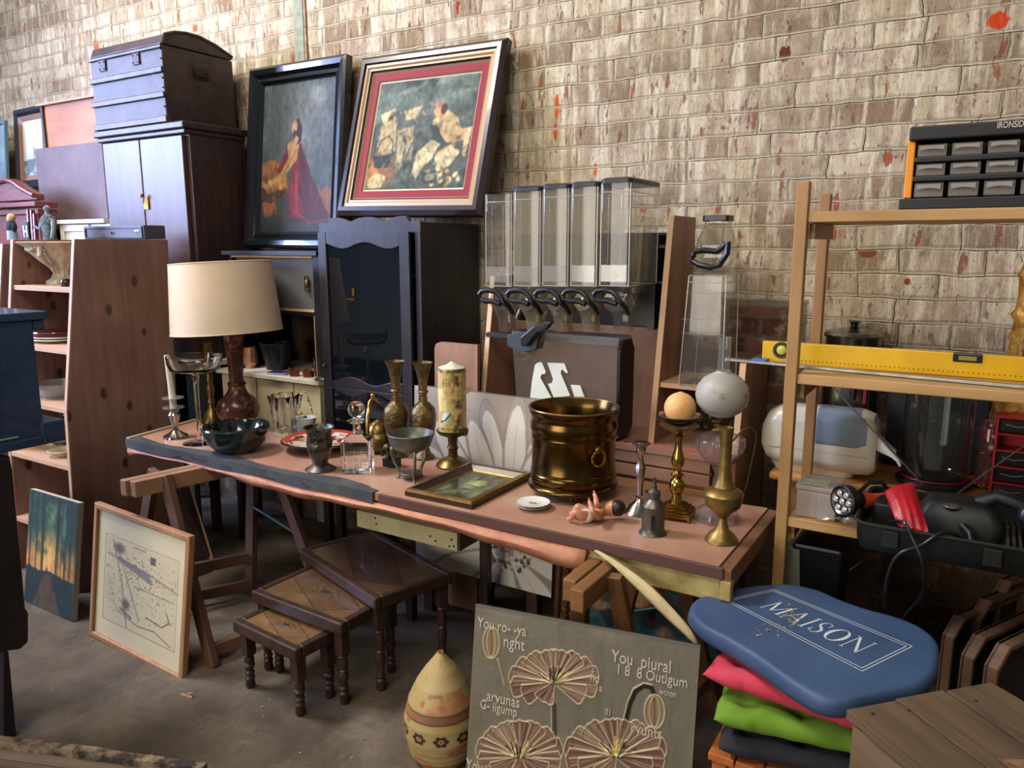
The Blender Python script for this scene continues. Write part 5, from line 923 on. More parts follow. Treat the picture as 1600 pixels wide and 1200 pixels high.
# upright single dispenser in the right bay
y_ = 2.80; cx_ = pY(1106, 590, y_).x; z0 = zs_+.001; m_ = mpp(Vector((cx_, y_, 1.4)))
def zz(py): return pY(1110, py, y_).z
T = thing('upturned_dispenser', 'single clear cereal dispenser standing upside down in the right bay', 'dispenser', (cx_, y_, z0))
hd = .085; x_ = lambda px: pY(px, 450, y_).x
loft(MB(), [(cx_-.0, y_, z0, 34*m_, hd+.01, .015), (cx_+.004, y_, zz(500), 31*m_, hd, .015), (cx_+.006, y_, zz(430), 29*m_, hd, .015)], True, False).build('hopper', CLR, T, smooth=True)
eb = MB(); [eb.tube([(cx_+sx*34*m_, y_+sy*(hd+.006), z0+.002), (cx_+.006+sx*28.5*m_, y_+sy*(hd-.004), zz(430))], .002, 6) for sx in (-1, 1) for sy in (-1, 1)]; eb.build('corner_edges', EDG, T, smooth=True)
for z_, w_, d_ in ((z0+.003, 34, hd+.006), (zz(430), 29, hd), (zz(440), 29, hd)): MB().tube([Vector((cx_+.004+p[0], y_+p[1], z_)) for p in rrect(w_*m_, d_, .014)], .0018, 5, closed=True).build('rib_line', EDG, T, smooth=True)
for py in (497, 518): MB().box((cx_-33*m_, y_-hd-.011, zz(py)-.001), (cx_+33*m_, y_-hd-.009, zz(py)+.001)).build('edge_line', clear('label_plastic', ''), T)
loft(MB(), [(cx_+.006, y_, zz(430), 29*m_, hd, .015), (cx_+.008, y_, zz(415), 22*m_, .05, .02), (cx_+.01, y_, zz(392), 30*m_, .055, .03), (cx_+.01, y_, zz(372), 26*m_, .05, .03), (cx_+.012, y_, zz(352), 18*m_, .035, .02), (cx_+.012, y_, zz(345), 18*m_, .035, .02)], False, False).build('chute', CLR, T, smooth=True)
loft(MB(), [(cx_+.012, y_, zz(346), 20*m_, .04, .01), (cx_+.012, y_, zz(337), 20*m_, .04, .01)]).build('cap', BLKP, T, bevel=.002)
def hq(px, py): return pY(px, py, y_-.09)
b = MB(); b.tube([hq(*q) for q in ((1083, 400), (1086, 393), (1100, 391), (1120, 393), (1134, 382), (1138, 378), (1136, 396), (1124, 414), (1110, 418), (1092, 414), (1082, 408))], 4.6*m_, 8, closed=True); b.build('handle', BLKP, T, smooth=True)
# =====================================================================
# PINE RACK
# =====================================================================
RX, RF, RR = -.475, 2.33, 2.68; RXE = .62
def rz(px, py, y=RF): return pY(px, py, y).z
T = thing('pine_rack', 'orange pine rack with three shelves and crossed wire braces at the right', 'rack', (.1, 2.5, 0))
zT = rz(1250, 284)
for x in (RX, RXE):
    MB().box((x, RF-.017, 0), (x+.034, RF+.017, zT)).build('post', PINEZ, T, bevel=.003); MB().box((x+.002, RR-.017, 0), (x+.034, RR+.017, zT-.015)).build('post', PINEZ, T, bevel=.003)
z1, z2, z3 = rz(1258, 331), rz(1243, 583), rz(1232, 806)
for z in (z1, z2, z3):
    MB().box((RX+.035, RF-.012, z-.03), (RXE-.001, RR+.012, z)).build('shelf', PINEX, T, bevel=.003); MB().box((RX+.034, RF+.02, z-.075), (RX+.05, RR-.02, z-.031)).build('side_rail', PINEZ, T)
WR = mat('steel_wire', '#7a7872', .35, .9)
for a, c_ in (((1297, 600), (1442, 757)), ((1620, 682), (1320, 897))): MB().tube([pY(*a, RR+.025), pY(*c_, RR+.025)], .0028, 6).build('wire_brace', WR, T, smooth=True)
# drawer organiser on the top shelf
y_ = 2.345; ox0 = pY(1412, 320, y_).x; ozt = rz(1412, 200, y_)
h_ = ozt-z1; pit = pY(1577, 260, y_).x-pY(1520, 260, y_).x; ox1 = ox0+.035+pit*4.3
T = thing('parts_organiser', 'black and orange small-parts organiser with clear drawers on the top shelf', 'organiser', ((ox0+ox1)/2, 2.42, z1+.001)); OG = mat('orange_plastic', '#e08a1c', .4); BK = mat('matte_black_plastic', '#1a1b1d', .5)
zo = z1+.001
MB().box((ox0-.012, y_-.006, zo), (ox1, y_+.15, zo+.028)).build('base', BK, T, bevel=.003)
tb = MB().box((ox0, y_-.012, ozt-.035), (ox1, y_+.15, ozt)).build('top', BK, T, bevel=.004)
MB().box((ox0-.003, y_, zo+.029), (ox0+.016, y_+.14, ozt-.036)).build('orange_end', OG, T, bevel=.003)
MB().box((ox0+.016, y_+.135, zo+.029), (ox1-.02, y_+.14, ozt-.036)).build('back', mat('warm_back', '#5d4a3c', .7), T)
hh = (ozt-.036-zo-.029)/3
for r_ in (1, 2): b = MB(); b.box((ox0+.016, y_-.008, zo+.029+hh*r_-.007), (ox1-.01, y_+.13, zo+.029+hh*r_+.007)); b.build('divider_bar', BK, T, bevel=.003)
DP = clear('frosted_drawer', '#e9e4dc', .42, .15, '#9a938a')
for r_ in range(3):
    for k in range(4):
        xa = ox0+.022+pit*k; xb = xa+pit-.012; za = zo+.031+hh*r_+.006*(r_ > 0); zb_ = zo+.029+hh*(r_+1)-.010
        D_ = MB(); D_.box((xa, y_+.002, za), (xb, y_+.12, za+.002)); D_.box((xa, y_+.002, za), (xb, y_+.004, zb_)); D_.box((xa, y_+.004, za), (xa+.002, y_+.12, zb_)); D_.box((xb-.002, y_+.004, za), (xb, y_+.12, zb_)); D_ = D_.build('drawer', DP, T)
        n_ = 8; P_ = [Vector((xa+.006+(xb-xa-.012)*i/n_, y_-.006, za+(zb_-za)*(.52+.1*math.sin(math.pi*i/n_)))) for i in range(n_+1)]
        D2 = MB(); D2.prism(P_+[Vector((xb-.006, y_-.006, zb_-.004)), Vector((xa+.006, y_-.006, zb_-.004))], (0, .003, 0)).build('pull', clear('pull_clear', '#ffffff', .6, .1, '#aaa49a'), D_)
        if r_ < 2 and k in (1, 2, 0, 3): MB().box((xa+.006, y_+.01, za+.003), (xb-.006, y_+.1, za+.012+.004*((k+r_) % 3))).build('contents', mat(('brass_bits', 'dark_bits', 'brown_bits')[(k*2+r_) % 3], ('#8d7d4a', '#4a4640', '#6d4a38')[(k*2+r_) % 3], .6, 0, '#cfc08a', 90), D_)
# lettering on the bar
def textobj(s_, size, M_, mt, parent, name='lettering', ext=.0006, al='LEFT'):
    cu = bpy.data.curves.new(name, 'FONT'); cu.body = s_; cu.size = size; cu.extrude = ext; cu.align_x = al; cu.resolution_u = 3
    o = bpy.data.objects.new(name, cu); COL.objects.link(o); dg = bpy.context.evaluated_depsgraph_get(); me = bpy.data.meshes.new_from_object(o.evaluated_get(dg)); COL.objects.unlink(o); bpy.data.objects.remove(o); me.name = name
    o = bpy.data.objects.new(name, me); COL.objects.link(o); me.materials.clear(); me.materials.append(mt)
    if parent is not None:
        off = Vector((0, 0, 0)); pl = parent
        while pl is not None: off += pl.location; pl = pl.parent
        M_ = Matrix.Translation(-off) @ M_; o.parent = parent
    me.transform(M_); return o
FR = Matrix.Rotation(math.pi/2, 4, 'X'); tp = pY(1558, 194, y_-.0125)
textobj('IRONSIDE', .022, Matrix.Translation((tp.x, y_-.0127, tp.z-.010)) @ FR @ Matrix.Diagonal((.66, 1, 1, 1)), mat('letter_cream', '#c9c2b4', .5), T)
# spirit level
y_ = 2.50; l0 = pY(1191, 548, y_); zt, zb = pY(1191, 533, y_).z, z2+.001
T = thing('spirit_level', 'long yellow spirit level lying on edge across the middle shelf', 'level', (0, y_, z2+.001)); YL = mat('yellow_enamel', '#d9ab12', .35, 0, '#cc9c10', 8)
MB().box((l0.x, y_, zb), (.6, y_+.025, zt)).build('body', YL, T, bevel=.002)
v = pY(1221, 548, y_); b = MB(); b.lathe([(0, 0), (.026, 0), (.026, .004), (.018, .004), (.018, -.0), (0, 0)], (v.x, y_-.0, v.z+.002), 28, rot=Matrix.Rotation(math.pi/2, 3, 'X')); b.build('vial_ring', BLKP, T, smooth=True); MB().ball((v.x, y_-.001, v.z+.002), .016, sy=.25, seg=16, rings=8).build('vial', mat('vial_green', '#b8b34a', .2), T, smooth=True)
v = pY(1512, 558, y_); b = MB(); b.box((v.x-.036, y_-.004, zt-.024), (v.x+.036, y_+.026, zt+.001)); b.build('vial_housing', BLKP, T, bevel=.003); MB().box((v.x-.022, y_-.006, zt-.018), (v.x+.022, y_-.003, zt-.006)).build('vial', mat('vial_olive', '#8c8440', .2), T)
b = MB(); [b.box((x, y_-.0008, zb+.012), (x+.003, y_, zb+.015)) for x in np.arange(l0.x+.12, .55, .0125)]; b.build('scale_marks', mat('mark_brown', '#5a3d14', .6), T)
# ruler
a_, c_ = pz(1136, 561, z2+.006), pz(1600, 604, z2+.006)
a_.y = max(a_.y, 2.36); d_ = (c_-a_).normalized(); T = thing('aluminium_ruler', 'long aluminium ruler with blue slider in front of the yellow level', 'ruler', a_-Vector((0, 0, .005)))
RU = mat('aluminium', '#a9a8a2', .35, .8, '#8b8a84', 20); MB().bar(a_, c_+d_*.05, .03, .008).build('blade', RU, T, bevel=.001)
s0, s1 = pz(1178, 563, z2+.008), pz(1200, 565, z2+.008); MB().bar(s0, s1, .036, .016).build('blue_slider', mat('blue_plastic', '#2b5ea0', .4), T, bevel=.003)
b = MB(); n_ = Vector((-d_.y, d_.x, 0)); [b.bar(a_+d_*t_+n_*-.013+Vector((0, 0, .0042)), a_+d_*t_+n_*(-.004 if i % 5 else .0)+Vector((0, 0, .0042)), .0012, .0006) for i, t_ in enumerate(np.arange(.16, (c_-a_).length, .01))]; b.build('scale_marks', mat('mark_dark', '#4a4844', .6), T)
MB().bar(a_-d_*.0, a_+d_*.004, .032, .010).build('end_cap', mat('white_plastic', '#c9c6bc', .4), T)
# =====================================================================
# WORKTABLE BEHIND THE RACK
# =====================================================================
WY0 = 2.735; WZ = pY(1215, 738, WY0).z; wx0 = pY(1201, 740, WY0).x
T = thing('pine_worktable', 'varnished pine worktable against the wall behind the rack', 'table', (.2, 2.9, 0))
MB().box((wx0, WY0, WZ-.03), (.85, 3.085, WZ)).build('top', wood('varnished_pine', '#a8713a', '#c98f50', 'x', .8, .35), T, bevel=.010)
for x in (wx0+.06, .78):
    for y in (WY0+.03, 3.02): MB().box((x, y, 0), (x+.04, y+.04, WZ-.031)).build('leg', PINEZ, T)
MB().box((wx0+.1, WY0+.035, WZ-.10), (.78, WY0+.05, WZ-.031)).build('apron', PINEX, T)
# white and blue appliance
y_ = 2.745; ax0, ax1 = pY(1186, 690, y_).x, pY(1369, 690, y_).x; az1 = pY(1270, 632, 2.83).z; ay0, ay1 = y_-.0, y_+.14; L_ = ax1-ax0; az0 = WZ+.018
WA = mat('ivory_plastic', '#cfc8b4', .3, coat=.2); BA = mat('steel_blue_plastic', '#7b8894', .28, coat=.2)
T = thing('white_appliance', 'rounded ivory kitchen appliance with blue-grey lid on the worktable behind the rack', 'appliance', ((ax0+ax1)/2, (ay0+ay1)/2, WZ+.001))
def xloft(secs, n=6, cap=True):
    b = MB(); vs = []; fs = []; k = 4*(n+1)
    for x, cz, cy, hz_, hy_, r in secs: vs += [Vector((x, cy+p[0], cz+p[1])) for p in rrect(hy_, hz_, min(r, hy_*.98, hz_*.98), n)]
    for i in range(len(secs)-1):
        for j in range(k): fs.append((i*k+j, i*k+(j+1) % k, (i+1)*k+(j+1) % k, (i+1)*k+j))
    if cap: fs += [tuple(range(k))[::-1], tuple(range((len(secs)-1)*k, len(secs)*k))]
    return b.add(vs, fs)
cz, hz_ = (az0+az1)/2, (az1-az0)/2; cy, hy_ = (ay0+ay1)/2, (ay1-ay0)/2
xloft([(ax0, cz-.01, cy, hz_*.45, hy_*.5, .04), (ax0+.02, cz-.006, cy, hz_*.78, hy_*.82, .05), (ax0+.06, cz, cy, hz_*.96, hy_*.97, .05), (ax0+.1, cz, cy, hz_, hy_, .05), (ax1-.05, cz, cy, hz_, hy_, .045), (ax1-.015, cz-.004, cy, hz_*.93, hy_*.95, .045), (ax1, cz-.01, cy, hz_*.75, hy_*.8, .04)]).build('body', WA, T, smooth=True)
bx = pY(1276, 660, y_).x; 
xloft([(bx, cz+hz_*.33, cy, hz_*.685, hy_+.003, .045), (ax1-.06, cz+hz_*.33, cy, hz_*.685, hy_+.003, .045), (ax1-.03, cz+hz_*.3, cy, hz_*.63, hy_*.98, .045)]).build('blue_lid', BA, T, smooth=True)
MB().box((ax0+.01, ay0+.0, cz-hz_*.35), (ax1-.02, ay0+.002, cz-hz_*.34)).build('seam', mat('seam_dark', '#6c675a', .6), T)
loft(MB(), [((ax0+ax1)/2-.01, cy, WZ+.001, L_/2-.06, hy_-.03, .03), ((ax0+ax1)/2-.01, cy, WZ+.03, L_/2-.045, hy_-.02, .03)]).build('foot', WA, T, smooth=True)
xloft([(ax1-.012, cz+.02, cy-.02, .03, .03, .01), (ax1+.03, cz-.005, cy-.03, .02, .022, .008), (ax1+.06, cz-.02, cy-.04, .014, .016, .006)]).build('spout', WA, T, smooth=True)
MB().tube([(ax1+.02, cy-.05, cz+.01), (ax1+.045, cy-.06, cz-.012), (ax1+.07, cy-.07, cz-.03), (ax1+.078, cy-.07, cz-.05)], [.012, .011, .008, .004], 8).build('paper_tag', mat('white_paper', '#c9c6bd', .8), T, smooth=True)
# urn with tap
c = Vector((pY(1328, 600, 2.985).x, 2.985, WZ+.001)); m_ = mpp(Vector((c.x, c.y, 1.3))); ST = mat('stainless_steel', '#9b9890', .22, 1., '#7d786e', 5)
T = thing('steel_urn', 'tall stainless steel drinks urn with lid and black tap behind the yellow level', 'urn', c); zt = pY(1328, 528, 2.965).z; R_ = .096
MB().lathe([(0, c.z), (R_*.98, c.z), (R_*.98, zt), (R_, zt+.004), (0, zt+.004)], (c.x, c.y, 0), 48).build('body', ST, T, smooth=True)
L2 = MB().lathe([(0, zt+.005), (R_*1.05, zt+.005), (R_*1.06, zt+.012), (R_*.98, zt+.022), (R_*.5, zt+.032), (0, zt+.034)], (c.x, c.y, 0), 48).build('lid', ST, T, smooth=True); MB().lathe([(0, zt+.033), (.02, zt+.034), (.012, zt+.04), (.014, zt+.052), (.024, zt+.058), (0, zt+.062)], (c.x, c.y, 0), 20).build('knob', BLKP, L2, smooth=True)
tp = Vector((c.x+.03, c.y-R_, pY(1342, 612, 2.85).z)); b = MB(); b.tube([tp+Vector((0, .01, 0)), tp+Vector((0, -.03, 0))], .009, 10); b.tube([tp+Vector((0, -.028, .01)), tp+Vector((0, -.03, -.03))], .011, 10); b.box(tp+Vector((-.016, -.04, .012)), tp+Vector((.016, -.018, .022))); b.build('tap', BLKP, T, smooth=True)
MB().box(tp+Vector((.026, .010, -.05)), tp+Vector((.036, .03, .05))).build('red_gauge', mat('red_gauge', '#8e2420', .4), T)
c = pY(1301, 640, 2.83); c = Vector((-.43, 2.99, 0)); 
# glass cylinder on black base
c = Vector((pY(1459, 737, 2.87).x, 2.87, WZ+.001)); m_ = mpp(Vector((c.x, c.y, .9)))
T = thing('glass_cylinder_dispenser', 'clear glass cylinder drinks container on a black base with red ring', 'container', c)
MB().lathe([(0, c.z), (.092, c.z), (.112, c.z+.006), (.116, c.z+.014), (.108, c.z+.024), (.09, c.z+.028), (0, c.z+.028)], (c.x, c.y, 0), 48).build('base', BLKP, T, smooth=True); MB().ring((c.x, c.y, c.z+.028), .097, .003, seg=40).build('red_ring', mat('red_ring', '#9c1430', .35), T, smooth=True)
ztc = z2-.05; MB().lathe([(.088, c.z+.029), (.104, c.z+.05), (.106, ztc)], (c.x, c.y, 0), 48, close=False).build('glass_wall', clear('thick_clear', '#cfd4d0', .05, .03, '#8a948f'), T, smooth=True)
b = MB(); b.box((c.x-.028, c.y-.10, c.z+.07), (c.x+.022, c.y-.097, ztc-.02)); b.build('gauge_strip', clear('strip_clear', '#ffffff', .2, .1, '#8a8d88'), T); MB().ring((c.x-.002, c.y-.103, (c.z+ztc)/2+.04), .013, .0025, (0, 1, 0), 20, 6).build('finger_slot', ST, T, smooth=True)
MB().lathe([(0, ztc), (.108, ztc), (.108, ztc+.012), (0, ztc+.012)], (c.x, c.y, 0), 40).build('top_rim', BLKP, T, smooth=True)
# dark boards behind
b = MB(); xa, xb = pY(1388, 640, 3.07).x, pY(1545, 640, 3.07).x; b.hexa([(xa, 3.045, WZ+.001), (xb, 3.045, WZ+.001), (xb, 3.06, WZ+.001), (xa, 3.06, WZ+.001), (xa, 3.07, 1.18), (xb, 3.07, 1.18), (xb, 3.085, 1.18), (xa, 3.085, 1.18)]); solo(b, 'black_tray', BLK, 'flat black tray leaning on the wall behind the glass cylinder', 'tray')
# red cloche
c = Vector((pY(1541, 742, 2.94).x, 2.94, WZ+.001)); RD = mat('red_velvet_bright', '#8f1226', .6)
T = thing('glass_cloche', 'small glass dome over red and white ornament on a braided gold base', 'ornament', c)
MB().lathe([(0, c.z), (.045, c.z), (.047, c.z+.01), (.04, c.z+.018), (0, c.z+.018)], (c.x, c.y, 0), 32).build('base', RD, T, smooth=True)
b = MB(); b.ring((c.x, c.y, c.z+.006), .048, .006, seg=36); [b.ball((c.x+.05*math.cos(a), c.y+.05*math.sin(a), c.z+.008+.003*(i % 2)), .007, seg=8, rings=5) for i, a in enumerate(np.linspace(0, 6.283, 24)[:-1])]; b.build('gold_braid', BRIGHT, T, smooth=True)
zt = pY(1543, 652, 2.94).z; MB().lathe([(.036, c.z+.019), (.037, zt-.04), (.03, zt-.015), (.015, zt-.003), (0, zt)], (c.x, c.y, 0), 32, close=False).build('dome', clear('dome_glass', '#f4dfe0', .1, .02, '#c98a90'), T, smooth=True)
MB().ring((c.x, c.y, (c.z+zt)/2), .038, .004, seg=32).build('gold_band', BRIGHT, T, smooth=True)
MB().tube([(c.x, c.y, c.z+.018), (c.x+.006, c.y, c.z+.06), (c.x-.004, c.y, zt-.07)], .004, 8).build('stem', mat('leaf_green', '#3c5a30', .6), T, smooth=True)
for i, (dx, dz_, r_) in enumerate(((0, -.045, .016), (.012, -.06, .011), (-.012, -.06, .011), (.008, -.10, .012), (-.008, -.13, .013))): MB().ball((c.x+dx, c.y-.008, zt+dz_), r_, sz=.8, seg=12, rings=8).build('flower', RD if i % 2 == 0 else mat('white_petal', '#cfc8c0', .6), T, smooth=True)
# red drawer cabinet
y_ = 2.80; rx0 = pY(1553, 700, y_).x; rzt = pY(1556, 650, y_).z; RC = mat('red_plastic', '#a31a22', .4, 0, '#911520', 6)
T = thing('red_drawer_cabinet', 'small red drawer cabinet with smoky clear drawers on the worktable', 'drawer cabinet', (rx0+.15, y_+.07, WZ+.001)); rx1 = rx0+.30; n_r = 5; hh = (rzt-WZ-.001)/n_r
for c_ in (((rx0, y_, WZ+.001), (rx0+.006, y_+.085, rzt)), ((rx1-.006, y_, WZ+.001), (rx1, y_+.085, rzt)), ((rx0+.006, y_+.08, WZ+.001), (rx1-.006, y_+.085, rzt))): MB().box(*c_).build('case_panel', RC, T)
for k in range(n_r+1): z = WZ+.001+hh*k; MB().box((rx0+.006, y_-.001, z-(.005 if k else 0)), (rx1-.006, y_+.079, z if k else z+.005)).build('shelf', RC, T)
SD = clear('smoky_drawer', '#8d8a88', .5, .15, '#35322f')
for k in range(n_r):
    for j in range(3):
        if (k, j) == (3, 0): continue
        xa = rx0+.010+j*.096; z = WZ+.001+hh*k+.006; D_ = MB(); D_.box((xa, y_+.003, z), (xa+.090, y_+.005, z+hh-.014)); D_.box((xa, y_+.005, z), (xa+.09, y_+.075, z+.002)); D_ = D_.build('drawer', SD, T); MB().tube([(xa+.015, y_-.002, z+hh*.45), (xa+.045, y_-.006, z+hh*.35), (xa+.075, y_-.002, z+hh*.45)], .0022, 6).build('pull', clear('pull_smoky', '#dddddd', .6, .1, '#807c78'), D_, smooth=True)
# gilded statue
c = Vector((pY(1603, 600, 2.99).x, 2.99, WZ+.001)); m_ = mpp(Vector((c.x, c.y, 1.3))); GD2 = mat('gilded_wood', '#b5832c', .42, .35, '#7a4f18', 22, bump=.6, bs=55)
T = thing('gilded_carving', 'tall gilded carved statue at the right photo edge behind the yellow level', 'statue', c)
zb = c.z; zt = pY(1590, 425, 2.99).z; H_ = zt-zb; rf = lambda a, z: 1+.10*math.sin(5*a+z*60)+.08*math.sin(9*a-z*95)
MB().lathe([(0, zb), (.085, zb), (.082, zb+.04), (.07, zb+.07), (.075, zb+.16), (.085, zb+.23), (.08, zb+.29), (.065, zb+.33)]+[(0, zb+.33)], (c.x, c.y, 0), 48, rfun=rf).build('base', GD2, T, smooth=True, angle=70)
MB().lathe([(0, zb+.33), (.07, zb+.335), (.062, zb+.37), (.075, zb+.40), (.07, zb+.43), (.055, zb+.45), (.06, zb+.50), (.052, zb+.55), (.062, zb+.57), (.05, zb+.60), (.0, zb+.605)], (c.x, c.y, 0), 40, rfun=rf).build('column', GD2, T, smooth=True, angle=70)
b = MB(); zf = zb+.6; b.lathe([(0, zf), (.05, zf), (.045, zf+.05), (.055, zf+.10), (.04, zf+.15), (.02, zf+.17), (0, zf+.17)], (c.x, c.y, 0), 30, rfun=rf); b.ball((c.x, c.y, zf+.20), .034, sz=1.2); b.lathe([(0, zf+.22), (.036, zf+.225), (.02, zf+.26), (0, max(zt, zf+.3))], (c.x, c.y, 0), 20); b.build('figure', GD2, T, smooth=True, angle=70)
# =====================================================================
# LOWER SHELF OF THE RACK
# =====================================================================
c0, c1 = pz(1243, 786, z3+.001), pz(1308, 797, z3+.001); y0 = RF+.012
xa, xb = pY(1244, 775, y0).x, pY(1308, 775, y0).x; zt = pY(1250, 757, y0).z
T = thing('plastic_box', 'cloudy clear plastic box with green sticker on the lower rack shelf', 'box', ((xa+xb)/2, y0+.06, z3+.001)); CB_ = clear('cloudy_plastic', '#e4dcd2', .55, .25, '#c2b3a8')
MB().box((xa, y0, z3+.001), (xb, y0+.13, zt-.016)).build('tray', CB_, T, bevel=.004); MB().box((xa-.003, y0-.003, zt-.015), (xb+.003, y0+.133, zt)).build('lid', CB_, T, bevel=.003); MB().box(((xa+xb)/2-.002, y0-.001, z3+.004), ((xa+xb)/2, y0+.001, zt-.02)).build('divider', CB_, T)
MB().box((xa+.01, y0+.02, zt), (xb-.03, y0+.08, zt+.001)).build('green_sticker', mat('green_sticker', '#8fa07a', .7, 0, '#b7b79a', 60), T)
MB().box((xa+.006, y0+.006, z3+.004), (xb-.006, y0+.12, z3+.03)).build('contents', mat('grey_bits', '#6e655c', .7, 0, '#8f7f70', 50), T)
# torch
h = pY(1325, 787, 2.27); R_ = .046
hz = z3+R_+.001; h = pz(1320, 789, hz); T = thing('orange_torch', 'orange and black torch with a round silver lamp head pointing left', 'torch', (h.x, h.y, z3+.001))
ax_ = Vector((.93, .36, .02)).normalized(); hc = Vector((h.x, h.y+.0, hz)); rot = (-ax_).to_track_quat('Z', 'Y').to_matrix()
face = (Vector((-.62, -.78, .05))).normalized(); rot = face.to_track_quat('Z', 'Y').to_matrix(); hc = pY(1321, 783, 2.285)
MB().lathe([(0, -.05), (.026, -.05), (.034, -.03), (R_, -.012), (R_, .012), (R_*.9, .014), (R_*.86, .008), (0, .008)], hc, 40, rot=rot).build('head', BLKP, T, smooth=True)
MB().lathe([(R_*.84, .0135), (R_*.6, .009), (0, .0085)], hc, 40, rot=rot, close=False).build('reflector', SILVER, T, smooth=True)
b = MB()
for i in range(7):
    a = i*6.283/6; r_ = 0 if i == 6 else .024; p = hc+rot @ Vector((r_*math.cos(a), r_*math.sin(a), .013)); b.lathe([(0, 0), (.009, 0), (.006, .004), (0, .005)], p, 14, rot=rot)
b.build('lamp_cell', mat('led_glass', '#d6d8d4', .08, .6), T, smooth=True)
MB().lathe([(0, -.16), (.018, -.16), (.02, -.10), (.024, -.07), (.028, -.05), (0, -.05)], hc+Vector((0, 0, -.004)), 24, rot=rot).build('body', mat('orange_red', '#b8421c', .4), T, smooth=True)
MB().tube([hc+rot @ Vector((0, .028, -.05)), hc+rot @ Vector((0, .05, -.08)), hc+rot @ Vector((0, .048, -.13)), hc+rot @ Vector((0, .02, -.155))], .006, 8).build('grip', BLKP, T, smooth=True)
# plastic bag
b = MB(); g = pz(1330, 822, z3+.001); n_ = 14; vs = []; fs = []
for i in range(n_):
    for j in range(n_): vs.append((g.x-.10+.2*i/(n_-1)+random.uniform(-.006, .006), g.y-.01+.08*j/(n_-1), z3+.003+.022*random.random()*math.sin(math.pi*i/(n_-1))))
for i in range(n_-1):
    for j in range(n_-1): fs.append((i*n_+j, (i+1)*n_+j, (i+1)*n_+j+1, i*n_+j+1))
b.add(vs, fs); solo(b, 'plastic_bag', clear('bag_film', '#f0eee8', .25, .15, '#b8b2a6'), 'crumpled clear plastic bag lying under the torch', 'bag')
# tool case: open tray
TCm = mat('case_black_green', '#0b0d0b', .45, 0, '#151714', 20); q = [pz(1346, 795, z3+.08), pz(1597, 862, z3+.08)]
cxl, cxr = -.238, .20; cyf, cyb = 2.155, 2.52; ccx, ccy = (cxl+cxr)/2, (cyf+cyb)/2; hw, hd = (cxr-cxl)/2, (cyb-cyf)/2; th = .075; zc = z3+.002
T = thing('open_tool_case', 'open black tool case with green-grey lining sticking out over the lower rack shelf', 'tool case', (ccx, ccy, zc))
loft(MB(), [(ccx, ccy, zc, hw-.012, hd-.012, .03), (ccx, ccy, zc+.02, hw-.004, hd-.004, .035), (ccx, ccy, zc+th, hw, hd, .035), (ccx, ccy, zc+th+.001, hw-.006, hd-.006, .032), (ccx, ccy, zc+.02, hw-.012, hd-.012, .03)], True, True).build('tray', TCm, T, smooth=True, angle=30)
loft(MB(), [(ccx, ccy, zc+.0205, hw-.0125, hd-.0125, .03), (ccx, ccy, zc+.022, hw-.0125, hd-.0125, .03)]).build('lining', mat('case_lining', '#33352a', .5, 0, '#22241d', 20, bump=.3), T)
b = MB(); rr_ = rrect(hw+.002, hd+.002, .037); b.tube([Vector((ccx+p[0], ccy+p[1], zc+th)) for p in rr_], .004, 6, closed=True); b.build('rim', mat('case_rim', '#262822', .4), T, smooth=True)
for x in (ccx-.13, ccx+.1): MB().box((x-.02, cyf-.008, zc+.02), (x+.02, cyf+.002, zc+th-.01)).build('latch', TCm, T, bevel=.002)
for i in range(5): MB().box((cxr-.09+i*.014, cyf+.06, zc+.023), (cxr-.083+i*.014, cyb-.06, zc+.05)).build('rib', mat('case_lining', ''), T)
MB().tube([(cxr-.01, cyf+.03, zc+th), (cxr+.03, cyf+.1, zc+th+.05), (cxr+.05, cyb-.1, zc+th+.07)], .006, 8).build('lid_stay', WR, T, smooth=True)
# power tool inside
T = thing('sander_tool', 'black hand-held power sander lying in the open tool case', 'power tool', (ccx+.05, ccy+.02, zc+.023)); tz = zc+.023; MBK = mat('rubber_black', '#0b0c0c', .5, 0, '#141414', 14)
loft(MB(), [(ccx+.02, ccy+.03, tz, .10, .075, .03), (ccx+.02, ccy+.03, tz+.05, .105, .07, .03), (ccx+.02, ccy+.03, tz+.085, .085, .05, .03), (ccx+.01, ccy+.03, tz+.10, .06, .03, .02)]).build('motor_body', MBK, T, smooth=True)
MB().tube([(ccx+.06, ccy+.03, tz+.09), (ccx+.10, ccy+.03, tz+.115), (ccx+.155, ccy+.03, tz+.105), (ccx+.185, ccy+.03, tz+.06)], [.022, .019, .02, .028], 14).build('handle', MBK, T, smooth=True)
MB().lathe([(0, 0), (.026, 0), (.026, .02), (.02, .028), (0, .028)], (ccx+.175, ccy+.02, tz+.07), 20).build('dial', BLKP, T, smooth=True)
MB().ball((ccx+.0, ccy-.015, tz+.085), .022, sx=1.1, sz=.3, seg=20, rings=8).build('oval_badge', mat('badge_grey', '#57554e', .35, .5), T, smooth=True)
MB().box((cxl+.03, ccy-.04, tz), (cxl+.10, ccy+.08, tz+.07)).build('gear_box', MBK, T, bevel=.008)
MB().tube([(ccx+.03, ccy-.03, tz+.04), (ccx+.05, ccy-.06, tz+.03), (ccx+.055, ccy-.09, tz+.01)], [.014, .012, .008], 12).build('cable_boot', BLKP, T, smooth=True)
cb = [Vector((ccx+.055, ccy-.09, tz+.012)), pY(1478, 838, 2.16)+Vector((0, 0, .012)), pY(1440, 852, 2.13), pY(1405, 866, 2.12), pY(1388, 895, 2.12), pY(1383, 935, 2.14), pY(1390, 985, 2.2), pY(1420, 955, 2.2), pY(1443, 925, 2.15), pY(1441, 880, 2.12), pY(1425, 840, 2.135), pY(1412, 822, 2.15)+Vector((0, 0, .01)), pY(1390, 815, 2.2)]
